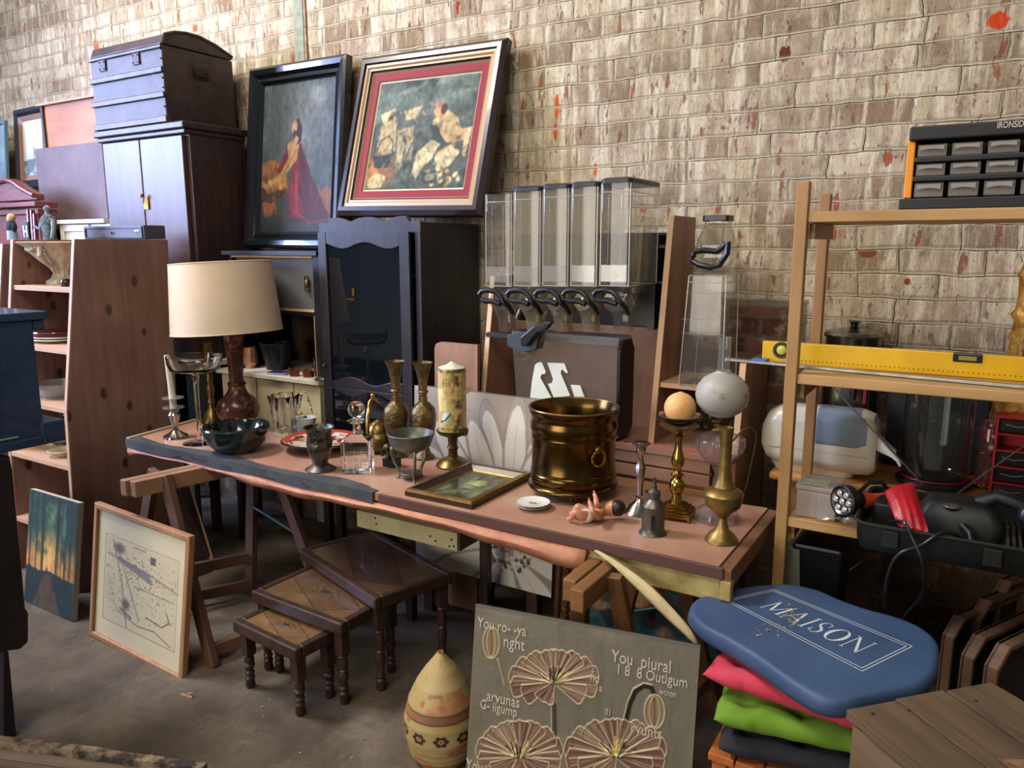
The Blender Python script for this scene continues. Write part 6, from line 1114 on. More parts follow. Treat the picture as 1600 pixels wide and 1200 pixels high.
def smooth_path(p, n=6):
    out = []
    for i in range(len(p)-1):
        p0_, p1_, p2_, p3_ = p[max(i-1, 0)], p[i], p[i+1], p[min(i+2, len(p)-1)]
        for k in range(n):
            t = k/n; out.append(.5*((2*p1_)+(p2_-p0_)*t+(2*p0_-5*p1_+4*p2_-p3_)*t*t+(3*p1_-p0_-3*p2_+p3_)*t**3))
    return out+[p[-1]]
MB().tube(smooth_path(cb), .0045, 8).build('power_cable', BLKP, T, smooth=True)
# red glove
gz = zc+th+.01; gp = [pY(1383, 768, 2.25), pY(1430, 754, 2.30), pY(1448, 800, 2.27), pY(1458, 828, 2.20), pY(1447, 833, 2.19), pY(1420, 826, 2.19), pY(1404, 822, 2.19)]
n_ = 10; G = []; 
ga, gb, gc_, gd = pY(1381, 767, 2.27), pY(1428, 753, 2.31), pY(1452, 833, 2.17), pY(1402, 822, 2.17)
for i in range(n_+1):
    for j in range(n_+1):
        u, v = i/n_, j/n_; p = ga.lerp(gb, u).lerp(gd.lerp(gc_, u), v); p += Vector((0, -.35, .9))*(.020*math.sin(math.pi*u)**.6*math.sin(math.pi*min(1, v*1.02+.05))**.5+.005*math.cos(u*math.pi*8)*v); G.append(p)
fs = []; N_ = n_+1
for i in range(n_):
    for j in range(n_): fs.append((i*N_+j, i*N_+j+1, (i+1)*N_+j+1, (i+1)*N_+j))
lo = [p+Vector((0, .010, -.010)) if not (i // N_ in (0, n_) or i % N_ in (0, n_)) else p+Vector((0, .004, -.005)) for i, p in enumerate(G)]; k = len(G); b = MB(); b.add(G+lo, fs+[tuple(k+q for q in f)[::-1] for f in fs]+[(i*N_, (i+1)*N_, k+(i+1)*N_, k+i*N_) for i in range(n_)]+[(i*N_+n_, k+i*N_+n_, k+(i+1)*N_+n_, (i+1)*N_+n_) for i in range(n_)]+[(j, k+j, k+j+1, j+1) for j in range(n_)]+[(n_*N_+j, n_*N_+j+1, k+n_*N_+j+1, k+n_*N_+j) for j in range(n_)])
for dx in (0, .018, .036): pass
solo(b, 'red_glove', mat('red_leather', '#a81a24', .38, 0, '#8c1220', 12, bump=.2), 'folded red leather glove lying over the open tool case', 'glove', smooth=True, sub=1, angle=80)
# dark planter under the rack
xa, xb = pY(1222, 870, 2.40).x, pY(1318, 870, 2.40).x; T = thing('dark_planter', 'tapered black planter with a grey-green front corner under the rack', 'planter', ((xa+xb)/2, 2.5, 0)); zt = min(z3-.085, pY(1250, 846, 2.4).z); PG = mat('planter_green', '#6a7060', .5)
MB().hexa([(xa+.09, 2.40, 0), (xb-.02, 2.40, 0), (xb-.02, 2.56, 0), (xa+.09, 2.56, 0), (xa+.03, 2.38, zt), (xb, 2.38, zt), (xb, 2.62, zt), (xa+.03, 2.62, zt)]).build('body', BLKP, T, bevel=.01)
MB().hexa([(xa+.075, 2.396, 0.0), (xa+.1, 2.39, 0), (xa+.1, 2.396, 0), (xa+.085, 2.5, 0), (xa, 2.385, zt-.02), (xa+.055, 2.372, zt-.02), (xa+.055, 2.379, zt-.02), (xa+.02, 2.50, zt-.02)]).build('front_corner', PG, T)
# =====================================================================
# THINGS ON THE CREAM CABINET
# =====================================================================
def onc(px, y): p = pY(px, 560, y); p.z = CT+.001; return p
c = onc(391, 2.72); b = MB(); b.lathe([(0, c.z), (.028, c.z), (.040, c.z+.03), (.036, c.z+.085), (.031, c.z+.11), (.028, c.z+.11), (.034, c.z+.07), (0, c.z+.01)], (c.x, c.y, 0), 10); solo(b, 'copper_tumbler', mat('copper_lustre', '#a8623f', .3, .6, '#c9a084', 12), 'faceted copper-tinted tumbler on the cream cabinet beside the lamp', 'tumbler')
c = onc(434, 2.78); m_ = mpp(c); T = thing('black_planter', 'black tapered planter pot on the cream cabinet under the hutch', 'planter', c)
MB().lathe([(0, c.z), (18*m_, c.z), (25*m_, c.z+.125), (26*m_, c.z+.135), (24*m_, c.z+.135), (22*m_, c.z+.11), (0, c.z+.10)], (c.x, c.y, 0), 36).build('pot', BLKP, T, smooth=True); MB().ring((c.x, c.y, c.z+.135), 25*m_, .002, seg=36).build('rim', mat('grey_black_plastic', ''), T, smooth=True)
p0_, p1_ = pz(420, 572, CT+.002), pz(452, 577, CT+.002); c = onc(437, 2.665); T = thing('blue_book', 'thin book with blue cover and pink pattern lying before the black planter', 'book', c)
M_ = Matrix.Translation(c) @ Matrix.Rotation(.15, 4, 'Z'); MB().box((-.055, -.035, .001), (.055, .04, .009), M_).build('pages', mat('paper_white', '#cfcbc2', .8), T); b = MB(); b.box((-.057, -.037, .009), (.057, .042, .011), M_); b.box((-.057, -.037, 0), (.057, .042, .001), M_); b.build('cover', mat('blue_cover', '#1c2f63', .35, 0, '#b0455a', 30, ramp=(.6, .64)), T)
for px, y, lab in ((459, 2.655, 'small copper pan beside the blue book'), (480, 2.67, 'small copper pan nearest the glass tumbler')):
    c = onc(px, y); T = thing('copper_pan', lab, 'pan', c, 'miniature copper pans'); CO = mat('copper', '#9c5638', .32, .75, '#6f3a28', 20); b = MB(); b.lathe([(0, c.z), (.024, c.z), (.026, c.z+.03), (.024, c.z+.03), (.022, c.z+.006), (0, c.z+.006)], (c.x, c.y, 0), 24); b.build('pan', CO, T, smooth=True); MB().tube([c+Vector((-.02, 0, .026)), c+Vector((-.05, .01, .034))], .0028, 6).build('handle', CO, T, smooth=True)
c = onc(489, 2.71); b = MB(); b.lathe([(0, c.z), (.012, c.z), (.016, c.z+.012), (.014, c.z+.028), (.006, c.z+.036), (.008, c.z+.05), (0, c.z+.052)], (c.x, c.y, 0), 18); solo(b, 'brass_bottle', BRASS, 'tiny brass bottle behind the second copper pan', 'bottle', smooth=True)
c = onc(497, 2.61); c.x -= .004; c.y = 2.625; b = MB(); b.lathe([(0, c.z), (.021, c.z), (.024, c.z+.11), (.0225, c.z+.11), (.019, c.z+.012), (0, c.z+.012)], (c.x-.01, c.y, 0), 32); solo(b, 'glass_tumbler', mat('clear_glass', ''), 'tall clear glass tumbler at the right end of the cream cabinet', 'glass', smooth=True)
c = onc(352, 2.74); b = MB(); b.lathe([(0, c.z), (.035, c.z), (.055, c.z+.03), (.05, c.z+.033), (.03, c.z+.006), (0, c.z+.006)], (c.x, c.y, 0), 30); solo(b, 'white_dish', POR, 'small white dish on the cream cabinet left of the lamp neck', 'dish', smooth=True)
# =====================================================================
# THINGS ON THE LONG TABLE
# =====================================================================
Z0 = TZ+.0015
def base(px, py): return pz(px, py, Z0)
def T_(name, label, cat, px, py, group=None): c = base(px, py); return thing(name, label, cat, c, group), c
# 1 silver candlestick with a white candle
T, c = T_('silver_candlestick', 'low silver candlestick with wax trays and tall white candle, table left end', 'candlestick', 275, 683)
lat(c, 'stem', SILVER, [(0, 683), (19, 683), (18, 680), (12, 677), (5, 672), (4, 664), (7, 656), (9, 648), (6, 643), (8, 640), (0, 640)], T)
DISC = clear('wax_tray', '#e6e6e2', .5, .1, '#b0aea6')
for py in (637, 622): lat(c, 'drip_tray', DISC, [(0, py+1), (16, py), (16, py-1), (0, py-1)], T)
m_ = mpp(c); zb, zt = zrow(c, 639), zrow(c, 555); W_ = mat('candle_wax', '#d2c8b0', .5, sss=.2); cn = MB(); cn.tube([Vector((c.x, c.y, zb)), Vector((c.x-3*m_, c.y, (zb+zt)/2)), Vector((c.x-8*m_, c.y, zt))], [5.2*m_, 4.6*m_, 3.6*m_], 14); cn = cn.build('candle', W_, T, smooth=True); MB().tube([(c.x-8*m_, c.y, zt), (c.x-9*m_, c.y, zt+4*m_)], .001, 6).build('wick', BLKP, cn)
# 2 glass compote
T, c = T_('glass_compote', 'tall clear glass compote dish on a thin stem beside the lamp', 'compote', 313, 692); m_ = mpp(c)
lat(c, 'foot', GLASS, [(0, 692), (26, 692), (26, 691), (6, 689), (0, 688)], T); lat(c, 'stem', GLASS, [(0, 688), (4, 688), (3.4, 650), (4, 600), (6, 586), (0, 585)], T)
lat(c, 'bowl', GLASS, [(0, 584), (22, 583), (36, 577), (40, 566), (41, 556), (39.5, 556), (38, 566), (34, 574), (20, 580), (0, 581)], T)
# 3 brass candlestick
T, c = T_('brass_candlestick', 'turned brass candlestick standing behind the glass compote', 'candlestick', 332, 660)
lat(c, 'stem', BRASS, [(0, 662), (17, 661), (17, 658), (12, 650), (10, 644), (5, 638), (4, 632), (6, 628), (4, 622), (5.5, 614), (6, 606), (4, 598), (5.5, 592), (4, 588), (4.5, 578), (5, 560), (0, 560)], T); lat(c, 'cup', BRASS, [(0, 560), (5, 560), (7, 554), (6, 540), (8, 536), (5, 536), (4, 550), (0, 552)], T)
# 4 lamp
T, c = T_('table_lamp', 'table lamp with cream drum shade and speckled bronze bottle-shaped base', 'lamp', 374, 664); m_ = mpp(c)
LB = mat('speckled_bronze', '#54332b', .3, .55, '#8a6348', 30, bump=.05, ramp=(.5, .62), coat=.2)
lat(c, 'base', LB, [(0, 666), (14, 666), (22, 660), (31, 648), (33, 637), (29, 626), (18, 616), (14, 610), (12, 601), (0, 601)], T, 40)
lat(c, 'neck_ring', BRASSD, [(0, 602), (13, 602), (14, 600), (13, 597), (0, 597)], T)
lat(c, 'neck', LB, [(0, 598), (10.5, 598), (12, 560), (15, 532), (15, 520), (0, 520)], T, 32)
zt, zb = zrow(c, 411), zrow(c, 519); rt, rb = 74*m_, 82*m_; H_ = zt-zb; tilt = Matrix.Rotation(math.radians(-3.5), 3, 'Y'); sc_ = Vector((c.x-13*m_, c.y, zb))
SHD = mat('shade_fabric', '#d6c0a6', .85, sss=.0, col2='#d0b99c', ns=12); b = MB(); b.lathe([(rb, 0), (rt, H_), (rt-.0025, H_), (rb-.0025, 0), (rb, 0)], sc_, 64, rot=tilt, close=False); S_ = b.build('lamp_shade', SHD, T, smooth=True)
for r_, h_ in ((rb, 0), (rt, H_)):
    b = MB(); p = [sc_+tilt @ Vector((r_*math.cos(a), r_*math.sin(a), h_)) for a in np.linspace(0, 6.2832, 65)[:-1]]; b.tube(p, .0028, 6, closed=True); b.build('shade_trim', mat('shade_trim', '#cfb495', .6), S_, smooth=True)
b = MB(); hub = sc_+tilt @ Vector((0, 0, H_-.03)); [b.tube([hub, sc_+tilt @ Vector((rt*math.cos(a), rt*math.sin(a), H_-.004))], .0015, 6) for a in (.4, 2.5, 4.6)]; b.tube([hub, Vector((c.x, c.y, zrow(c, 520)))], .006, 8); b.build('harp', BRASSD, T, smooth=True)
# 5 green bowl
T, c = T_('green_bowl', 'thick-walled dark green glazed bowl at the front of the table', 'bowl', 371, 704); GG = mat('green_black_glaze', '#0b1212', .14, 0, '#182a26', 3.5, coat=.6)
lat(c, 'bowl', GG, [(0, 706), (24, 705), (34, 699), (44, 688), (50, 674), (51.5, 666), (50, 664), (0, 664)][:-1]+[(41, 664), (39, 672), (30, 686), (0, 692)], T, 56)
# 6 crystal vase
T, c = T_('crystal_vase', 'clear crystal vase with twisted flutes behind the green bowl', 'vase', 447, 679); rf = lambda a, z: 1+.11*math.cos(10*a+z*60)
lat(c, 'vase', GLASS, [(0, 682), (18, 681), (17, 676), (17, 660), (20, 640), (23, 620), (22.5, 617), (19, 619), (16, 645), (13, 668), (0, 671)], T, 72, rfun=rf, angle=60)
# 7 plate with fruit pattern, on a low foot
T, c = T_('patterned_plate', 'dark-backed plate with painted red and white pattern behind the pewter goblet', 'plate', 502, 700); m_ = mpp(c)
lat(c, 'dish', mat('dark_glaze', '#141a20', .25, coat=.3), [(0, 703), (26, 702), (40, 696), (58, 688), (61, 686), (58, 685), (40, 690), (0, 694)], T, 56)
b = Paint(160, 40, '#c9c2b4'); b.mix('#8e2a24', (b.noise(9, 4)-.5)*9); b.mix('#2a3340', (b.noise(12, 4)-.6)*12); b.mix('#b08a3c', (b.noise(14, 3)-.66)*12); b.mix('#a8392c', np.clip((b.v-.82)*20, 0, 1))
o = b.mesh('painted_face', (0, 0, 0), (1, 0, 0), (0, 1, 0), vmat('glazed_paint', .2, .4), T, world=False); r0, r1, r2 = 4*m_, 40*m_, 58*m_; zz0, zz1, zz2 = zrow(c, 693.4)-c.z, zrow(c, 689.6)-c.z, zrow(c, 684.6)-c.z
rr = b.v*(r2-r0)+r0; zz = np.where(rr < r1, zz0+(zz1-zz0)*(rr-r0)/(r1-r0), zz1+(zz2-zz1)*(rr-r1)/(r2-r1))+.0008; an = -b.u*2*math.pi; o.data.vertices.foreach_set('co', np.stack([rr*np.cos(an), rr*np.sin(an), zz], -1).reshape(-1, 3).ravel()); o.data.update()
# bead necklace on the plate
b = MB(); 
zc_ = zrow(c, 684)-.0; 
cc = [Vector((c.x+x*m_, c.y+y*m_, zc_+.004)) for x, y in [(14+i*3.4, 30-.06*(i-6)**2) for i in range(13)]]
[b.ball(p, .0042, seg=8, rings=6) for p in cc]; solo(b, 'pearl_string', mat('pearl', '#bdb8ae', .2, coat=.5), 'short string of pearl beads draped on the patterned plate', 'beads', smooth=True)
# 8 porcelain flower basket
T, c = T_('flower_basket', 'porcelain basket with arched handle of tiny flowers behind the patterned plate', 'basket', 478, 672); m_ = mpp(c)
lat(c, 'basket', POR, [(0, 673), (11, 672), (15, 662), (17, 652), (14, 652), (10, 664), (0, 666)], T, 32); arc = [Vector((c.x+(-14+28*t+2)*m_, c.y, zrow(c, 655-42*math.sin(math.pi*(.12+.8*t))))) for t in np.linspace(0, 1, 14)]
MB().tube(arc, .0026, 6).build('handle', mat('stem_brown', '#6d5f45', .5), T, smooth=True)
for i in range(13):
    p = arc[i+1 if i < 13 else 0]+Vector((random.uniform(-.006, .006), -.005, random.uniform(-.004, .008))); k = i % 4; mm = (POR, mat('leaf_teal', '#3f6f68', .4), mat('petal_peach', '#c98d62', .4), mat('petal_white', '#cfcfca', .4))[k]; MB().ball(p, .006, sz=.7, seg=8, rings=6).build('flower', mm, T, smooth=True)
for dx, dz, r_, mm in ((-6, 646, .011, mat('petal_peach', '')), (4, 650, .009, mat('leaf_teal', '')), (8, 644, .009, POR), (-11, 652, .008, mat('petal_white', ''))): MB().ball((c.x+dx*m_, c.y-.012, zrow(c, dz)), r_, sz=.8, seg=10, rings=8).build('flower', mm, T, smooth=True)
# 9 pewter goblet
T, c = T_('pewter_goblet', 'embossed pewter goblet with flared lip at the front of the table', 'goblet', 501, 733); m_ = mpp(c)
lat(c, 'foot', PEWTER, [(0, 736), (24, 735), (24, 732), (17, 728), (12, 724), (0, 723)], T); lat(c, 'cup', mat('embossed_pewter', '#6d675c', .32, .9, '#2f2c28', 26, bump=.8, bs=34, ramp=(.48, .62)), [(0, 724), (11, 724), (14, 716), (19, 702), (20, 690), (18, 680), (20, 672), (24, 667), (22.5, 667), (17, 680), (17, 700), (0, 712)], T, 40); MB().tube([Vector((c.x+18*m_, c.y, zrow(c, 668))), Vector((c.x+30*m_, c.y-.01, zrow(c, 664)))], [.004, .0015], 8).build('lip', PEWTER, T, smooth=True)
# 10 decanter
T, c = T_('glass_decanter', 'square cut-glass decanter with ball stopper in the middle of the table', 'decanter', 560, 735); m_ = mpp(c); zb_, zs, zn = c.z, zrow(c, 686), zrow(c, 676); hw = 21.5*m_; rz_ = Matrix.Rotation(math.radians(28), 3, 'Z')
def rl(b, secs, n=3, cap0=True, cap1=True):
    t = MB(); loft(t, [(0, 0, z, h, h, r) for z, h, r in secs], cap0, cap1, n); b.add([rz_ @ Vector(v)+Vector((c.x, c.y, 0)) for v in t.v], t.f)
b = MB(); rl(b, [(zb_, hw*.95, .006), (zb_+.004, hw, .007), (zs, hw, .007), (zs+.006, hw*.93, .012), (zn-.002, hw*.4, .012), (zrow(c, 668), hw*.28, .01), (zrow(c, 662), hw*.30, .01)]); B_ = b.build('bottle', GLASS, T, smooth=True, angle=30)
b = MB()
H_ = zs-zb_
for k in range(4):
    R4 = Matrix.Rotation(math.radians(28+90*k), 3, 'Z')
    for t in (.18, .36, .54): b.add([R4 @ Vector(q)+Vector((c.x, c.y, 0)) for q in ((-hw*.9, -hw-.0006, zb_+H_*t), (hw*.9, -hw-.0006, zb_+H_*t), (hw*.9, -hw-.0006, zb_+H_*t+.0018), (-hw*.9, -hw-.0006, zb_+H_*t+.0018))], [(0, 1, 2, 3)])
    for t in (-.55, -.1, .35): b.add([R4 @ Vector(q)+Vector((c.x, c.y, 0)) for q in ((hw*t, -hw-.0006, zb_+.004), (hw*t+.0018, -hw-.0006, zb_+.004), (hw*t+.0018, -hw-.0006, zb_+H_*.6), (hw*t, -hw-.0006, zb_+H_*.6))], [(0, 1, 2, 3)])
b.build('cut_lines', mat('cut_frost', '#d8dad6', .15, .2), B_)
lat(c, 'stopper', GLASS, [(0, 661), (8, 661), (14, 658), (14, 656), (6, 654), (5, 652), (8, 650), (12, 645), (13.5, 639), (12, 632), (7, 628), (0, 626.5)], T, 28)
# 11 brass kettle
T, c = T_('brass_kettle', 'small round brass kettle with upright handle behind the decanter', 'kettle', 593, 705)
lat(c, 'body', BRASS, [(0, 708), (18, 707), (24, 698), (25, 686), (22, 677), (17, 673), (0, 673)], T); lat(c, 'lid', BRASS, [(0, 673), (18, 673), (17, 668), (12, 660), (5, 656), (0, 655.5)], T); m_ = mpp(c)
b = MB(); b.tube([Vector((c.x-(1)*m_, c.y-25*m_, zrow(c, 690))), Vector((c.x-3*m_, c.y-22*m_, zrow(c, 655))), Vector((c.x-8*m_, c.y-10*m_, zrow(c, 628))), Vector((c.x-10*m_, c.y, zrow(c, 622))), Vector((c.x-8*m_, c.y+12*m_, zrow(c, 634)))], [3*m_, 3.2*m_, 3.4*m_, 3*m_, 2.6*m_], 10); b.ball((c.x-10*m_, c.y, zrow(c, 619)), 4*m_, seg=10, rings=8); b.build('handle', BRIGHT, T, smooth=True)
# 12 twin brass vases
def bvase(px, by, oy, lab):
    T, c = T_('brass_vase', lab, 'vase', px, by, 'pair of engraved brass vases'); o = oy
    VB = mat('engraved_brass', '#7d6a48', .36, .9, '#4f4028', 24, bump=.5, bs=70, detail=8)
    lat(c, 'foot', VB, [(0, 717+o), (17, 716+o), (17, 713+o), (10, 706+o), (8, 698+o), (0, 698+o)], T); lat(c, 'body', VB, [(0, 698+o), (9, 698+o), (16, 680+o), (19, 664+o), (19.5, 648+o), (18, 638+o), (12, 631+o), (8, 628+o), (0, 628+o)], T)
    lat(c, 'neck', VB, [(0, 628+o), (7, 628+o), (6, 614+o), (7.5, 595+o), (11, 578+o), (16, 566+o), (15, 566+o), (9, 580+o), (0, 590+o)], T); lat(c, 'neck_ring', VB, [(0, 614+o), (7.6, 614+o), (8.6, 612+o), (7.6, 610+o), (0, 610+o)], T)
bvase(621, 712, -2, 'left one of two tall engraved brass vases, standing nearer the kettle'); bvase(663, 715, 0, 'right one of two tall engraved brass vases, next to the pillar candle')
# 13 pewter burner
T, c = T_('pewter_burner', 'pewter oil burner bowl on three curved legs with a small tray below', 'burner', 643, 748); m_ = mpp(c); PW2 = mat('matt_pewter', '#77756c', .42, .75, '#5b5950', 12)
zr = zrow(c, 677); lat(c, 'bowl', PW2, [(0, 707), (12, 706), (26, 700), (33, 690), (35.5, 677), (34, 676), (31, 688), (24, 697), (0, 702)], T, 48); MB().ring((c.x, c.y, zr), 35*m_, 1.3*m_, seg=48).build('rim', PW2, T, smooth=True)
lat(c, 'tray', PW2, [(0, 748), (10, 747), (17, 742), (18, 738), (16, 737), (0, 740)], T, 36)
for a in (math.radians(200), math.radians(320), math.radians(80)):
    d = Vector((math.cos(a), math.sin(a), 0)); P_ = lambda r_, py: Vector((c.x, c.y, 0))+d*r_*m_+Vector((0, 0, zrow(c, py)))
    MB().tube(smooth_path([P_(18, 701), P_(27, 700), P_(31, 708), P_(28, 722), P_(20, 736), P_(19, 743), P_(25, 752)], 4), [2.2*m_]*12+[2.4*m_]*8+[1.8*m_]*5, 8).build('leg', PW2, T, smooth=True); MB().ball(P_(26, 750), 3*m_, sz=.8, seg=10, rings=6).build('foot', PW2, T, smooth=True)
# 14 small figurine
T, c = T_('pewter_figurine', 'small crouching pewter figurine on a black block left of the burner', 'figurine', 612, 728); m_ = mpp(c)
MB().box((c.x-11*m_, c.y-9*m_, c.z), (c.x+12*m_, c.y+9*m_, c.z+13*m_)).build('plinth', BLKP, T, bevel=.001); z_ = c.z+13*m_
b = MB(); b.ball((c.x+2*m_, c.y, z_+10*m_), 11*m_, sy=.8, sz=.9, seg=16, rings=10); b.ball((c.x-5*m_, c.y-4*m_, z_+17*m_), 6*m_, seg=12, rings=8); b.tube([(c.x-9*m_, c.y-6*m_, z_+16*m_), (c.x-12*m_, c.y-8*m_, z_+10*m_), (c.x-11*m_, c.y-8*m_, z_+3*m_)], [3*m_, 2.5*m_, 2*m_], 8); b.ball((c.x, c.y-7*m_, z_+16*m_), 5*m_, sx=.4); b.tube([(c.x+9*m_, c.y-5*m_, z_+10*m_), (c.x+11*m_, c.y-6*m_, z_)], [4*m_, 3.4*m_], 8); b.tube([(c.x-2*m_, c.y-6*m_, z_+8*m_), (c.x-3*m_, c.y-7*m_, z_)], [4*m_, 3.4*m_], 8); b.build('figure', mat('bronze_pewter', '#6d6450', .35, .8, '#3a3428', 30, bump=.4), T, smooth=True)
# 15 pillar candle on brass holder
T, c = T_('pillar_candle_holder', 'brass pedestal holder under the carved pillar candle', 'candle holder', 708, 727); m_ = mpp(c)
lat(c, 'foot', BRASS, [(0, 728), (27, 727), (27, 725), (20, 718), (10, 713), (0, 712)], T); lat(c, 'stem', BRASSD, [(0, 713), (8, 713), (7, 704), (9, 699), (7, 694), (8, 683), (0, 683)], T); lat(c, 'pan', BRASSD, [(0, 683), (9, 683), (22, 677), (25, 673), (25, 671), (0, 673)], T); b = MB(); b.ring((c.x+27*m_, c.y-8*m_, zrow(c, 670)), 5*m_, 1.5*m_, (.5, -1, 0), 20, 6); b.build('ring_handle', BRASSD, T, smooth=True)
zb, zt = zrow(c, 671.5), zrow(c, 574); T2 = thing('pillar_candle', 'tall yellowed candle carved with a madonna, monogram and blue swirl', 'candle', (c.x, c.y, zb)); H_ = zt-zb; R_ = 21.5*m_
Pc = Paint(220, 220, '#c0a566', H_/(2*math.pi*R_)); Pc.mix('#d3bd80', (Pc.noise(8, 8)-.45)*2); Pc.mix('#54422a', np.clip((Pc.noise(16, 10)-.42)*6, 0, 1)*np.clip(1-np.abs(Pc.u-.45)*7.5+.1, 0, 1)); Pc.mix('#5e4a2c', np.clip((Pc.noise(16, 10)-.35)*5, 0, 1)*np.clip((.07-Pc.v)*30, 0, 1)); Pc.mix('#6b5533', np.clip((Pc.noise(20, 14)-.4)*5, 0, 1)*np.clip(1-np.abs(Pc.u-.55)*8, 0, 1)); Pc.h = Pc.noise(22, 16)*.35
def cu(dx): return (math.asin(max(-1, min(1, dx/21.5)))+math.pi/2+math.pi)/(2*math.pi)
# u=0.75 faces -y ; picture centre of the cylinder as seen by the camera
uc = (math.atan2(-c.y, -c.x) % (2*math.pi))/(2*math.pi)
def U_(dx): return uc+math.asin(max(-.99, min(.99, dx/21.5)))/(2*math.pi)
Pc.a = np.ones_like(Pc.a)*np.array(Pc.c('#b89d5e')); Pc.mix('#cdb677', (Pc.noise(8, 8)-.45)*2)
dark = np.clip(1-np.abs(Pc.u-U_(8))*11, 0, 1); Pc.mix('#4f3f28', np.clip((Pc.noise(18, 12)-.4)*6, 0, 1)*dark); Pc.mix('#57462c', np.clip((Pc.noise(26, 18)-.38)*5, 0, 1)*np.clip((.06-Pc.v)*40+.3, 0, 1)*(Pc.v < .09)); Pc.mix('#6b5533', np.clip((Pc.noise(26, 18)-.45)*5, 0, 1)*(Pc.v > .93))
for l in (((-13, .16), (-13, .27)), ((-13, .16), (-4, .16)), ((-9, .16), (-9, .27)), ((-4, .16), (-4, .27)), ((-13, .21), (-4, .21)), ((-9, .27), (-4, .22))): Pc.line([(U_(l[0][0]), l[0][1]), (U_(l[1][0]), l[1][1])], '#3f3420', .0035)
Pc.poly([(U_(-20), .33), (U_(-14), .30), (U_(-10), .4), (U_(-8), .62), (U_(-18), .68)], '#dcc98c', .9, jit=.01)
Pc.ell(U_(-10), .76, .040, .09, '#c9cdc6', .2, .5); Pc.line([(U_(-17), .84), (U_(-10), .8), (U_(-3), .70)], '#2c6f6c', .014); Pc.line([(U_(-14), .70), (U_(-8), .66)], '#9fb7c8', .006)
o = Pc.mesh('body', (0, 0, 0), (1, 0, 0), (0, 1, 0), vmat('carved_wax', .5, bump=.5), T2, world=False)
bulge = .11*np.exp(-((Pc.u-U_(-17))*16)**2-((Pc.v-.45)*4)**2)+.06*np.exp(-((Pc.u-U_(-9))*22)**2-((Pc.v-.77)*9)**2); rr = R_*(1+.03*(Pc.noise(20, 14)-.5)+bulge-.04*Pc.v*0); an = Pc.u*2*math.pi; zz = H_*(1-Pc.v)
o.data.vertices.foreach_set('co', np.stack([rr*np.cos(an), rr*np.sin(an), zz], -1).reshape(-1, 3).ravel()); o.data.flip_normals(); o.data.update()
MB().lathe([(0, H_-.004), (R_*.985, H_-.003), (R_*.9, H_+.002), (R_*.4, H_+.010), (R_*.1, H_+.022), (0, H_+.024)], (0, 0, 0), 32, rfun=lambda a, z: 1+.04*math.sin(7*a)).build('wax_top', mat('candle_wax', ''), T2, world=False, smooth=True)
cr = Vector((_r[0], _r[1], 0)); tf = Vector((-_f[0], -_f[1], 0)); tc_ = cr*(21*m_)+tf*(12*m_)+Vector((0, 0, H_*.66)); b = MB(); ax1 = (cr*.6+Vector((0, 0, .8))); ax2 = (cr*.8-Vector((0, 0, .6))+tf*.2)
q = [tc_-ax1*9*m_, tc_+ax2*7*m_, tc_+ax2*7*m_+ax1*13*m_*.8, tc_+ax1*8*m_]; b.prism([q[0], q[1], q[2]*.7+q[1]*.3, q[3]], tf*.001); b.build('paper_tag', mat('brown_tag', '#9a8260', .7, 0, '#7a6447', 60), T2, world=False)['label'] = 'small printed tag tied to the candle'
MB().tube([cr*(20*m_)+tf*.004+Vector((0, 0, H_*.78)), tc_+ax1*5*m_, tc_-ax1*18*m_+cr*.01], .0007, 6).build('tag_string', W_, T2, world=False)
# 16 gold frame lying flat
x0, x1, y0, y1 = -1.641, -1.362, 1.978, 2.375; T = thing('gilt_framed_picture', 'gilt-framed small green painting lying flat on the table', 'picture', ((x0+x1)/2, (y0+y1)/2, Z0))
O, U, V = Vector((x0, y1, Z0)), Vector((x1-x0, 0, 0)), Vector((0, -(y1-y0), 0))
frame('frame', O, U, V, [(0, 0), (0, .016), (.004, .024), (.016, .026), (.020, .020), (.024, .022), (.030, .016), (.034, .018), (.042, .010), (.046, .011), (.050, .006)], [mat('dark_gilt', '#3a2a1c', .35, .3), mat('gilt', '#a4824a', .32, .75, '#7a5c2e', 20)], T, [0, 1, 1, 0, 1, 0, 1, 0, 1, 1])
Pg = Paint(110, 150, '#46502f', 1.4); Pg.mix('#7d8450', (Pg.noise(5)-.45)*3); Pg.mix('#222c22', (Pg.noise(7)-.55)*5); Pg.poly([(.3, .35), (.6, .25), (.78, .4), (.6, .62), (.35, .6)], '#9aa05c', .85, jit=.06); Pg.ell(.55, .42, .13, .09, '#b9b878', .5, .4); Pg.line([(.25, .62), (.5, .5), (.75, .55)], '#2b3826', .03, .7); Pg.line([(.3, .78), (.7, .72)], '#8f9558', .02, .6)
Pg.finish(2, .85, .2); Pg.mesh('picture', O+Vector((.05, -.05, .006)), U-Vector((.10, 0, 0)), V+Vector((0, .10, 0)), vmat('varnished_oil', .3, .35), T)
MB().box((x0+.006, y0+.006, Z0), (x1-.006, y1-.006, Z0+.004)).build('backing', mat('backing_board', ''), T)
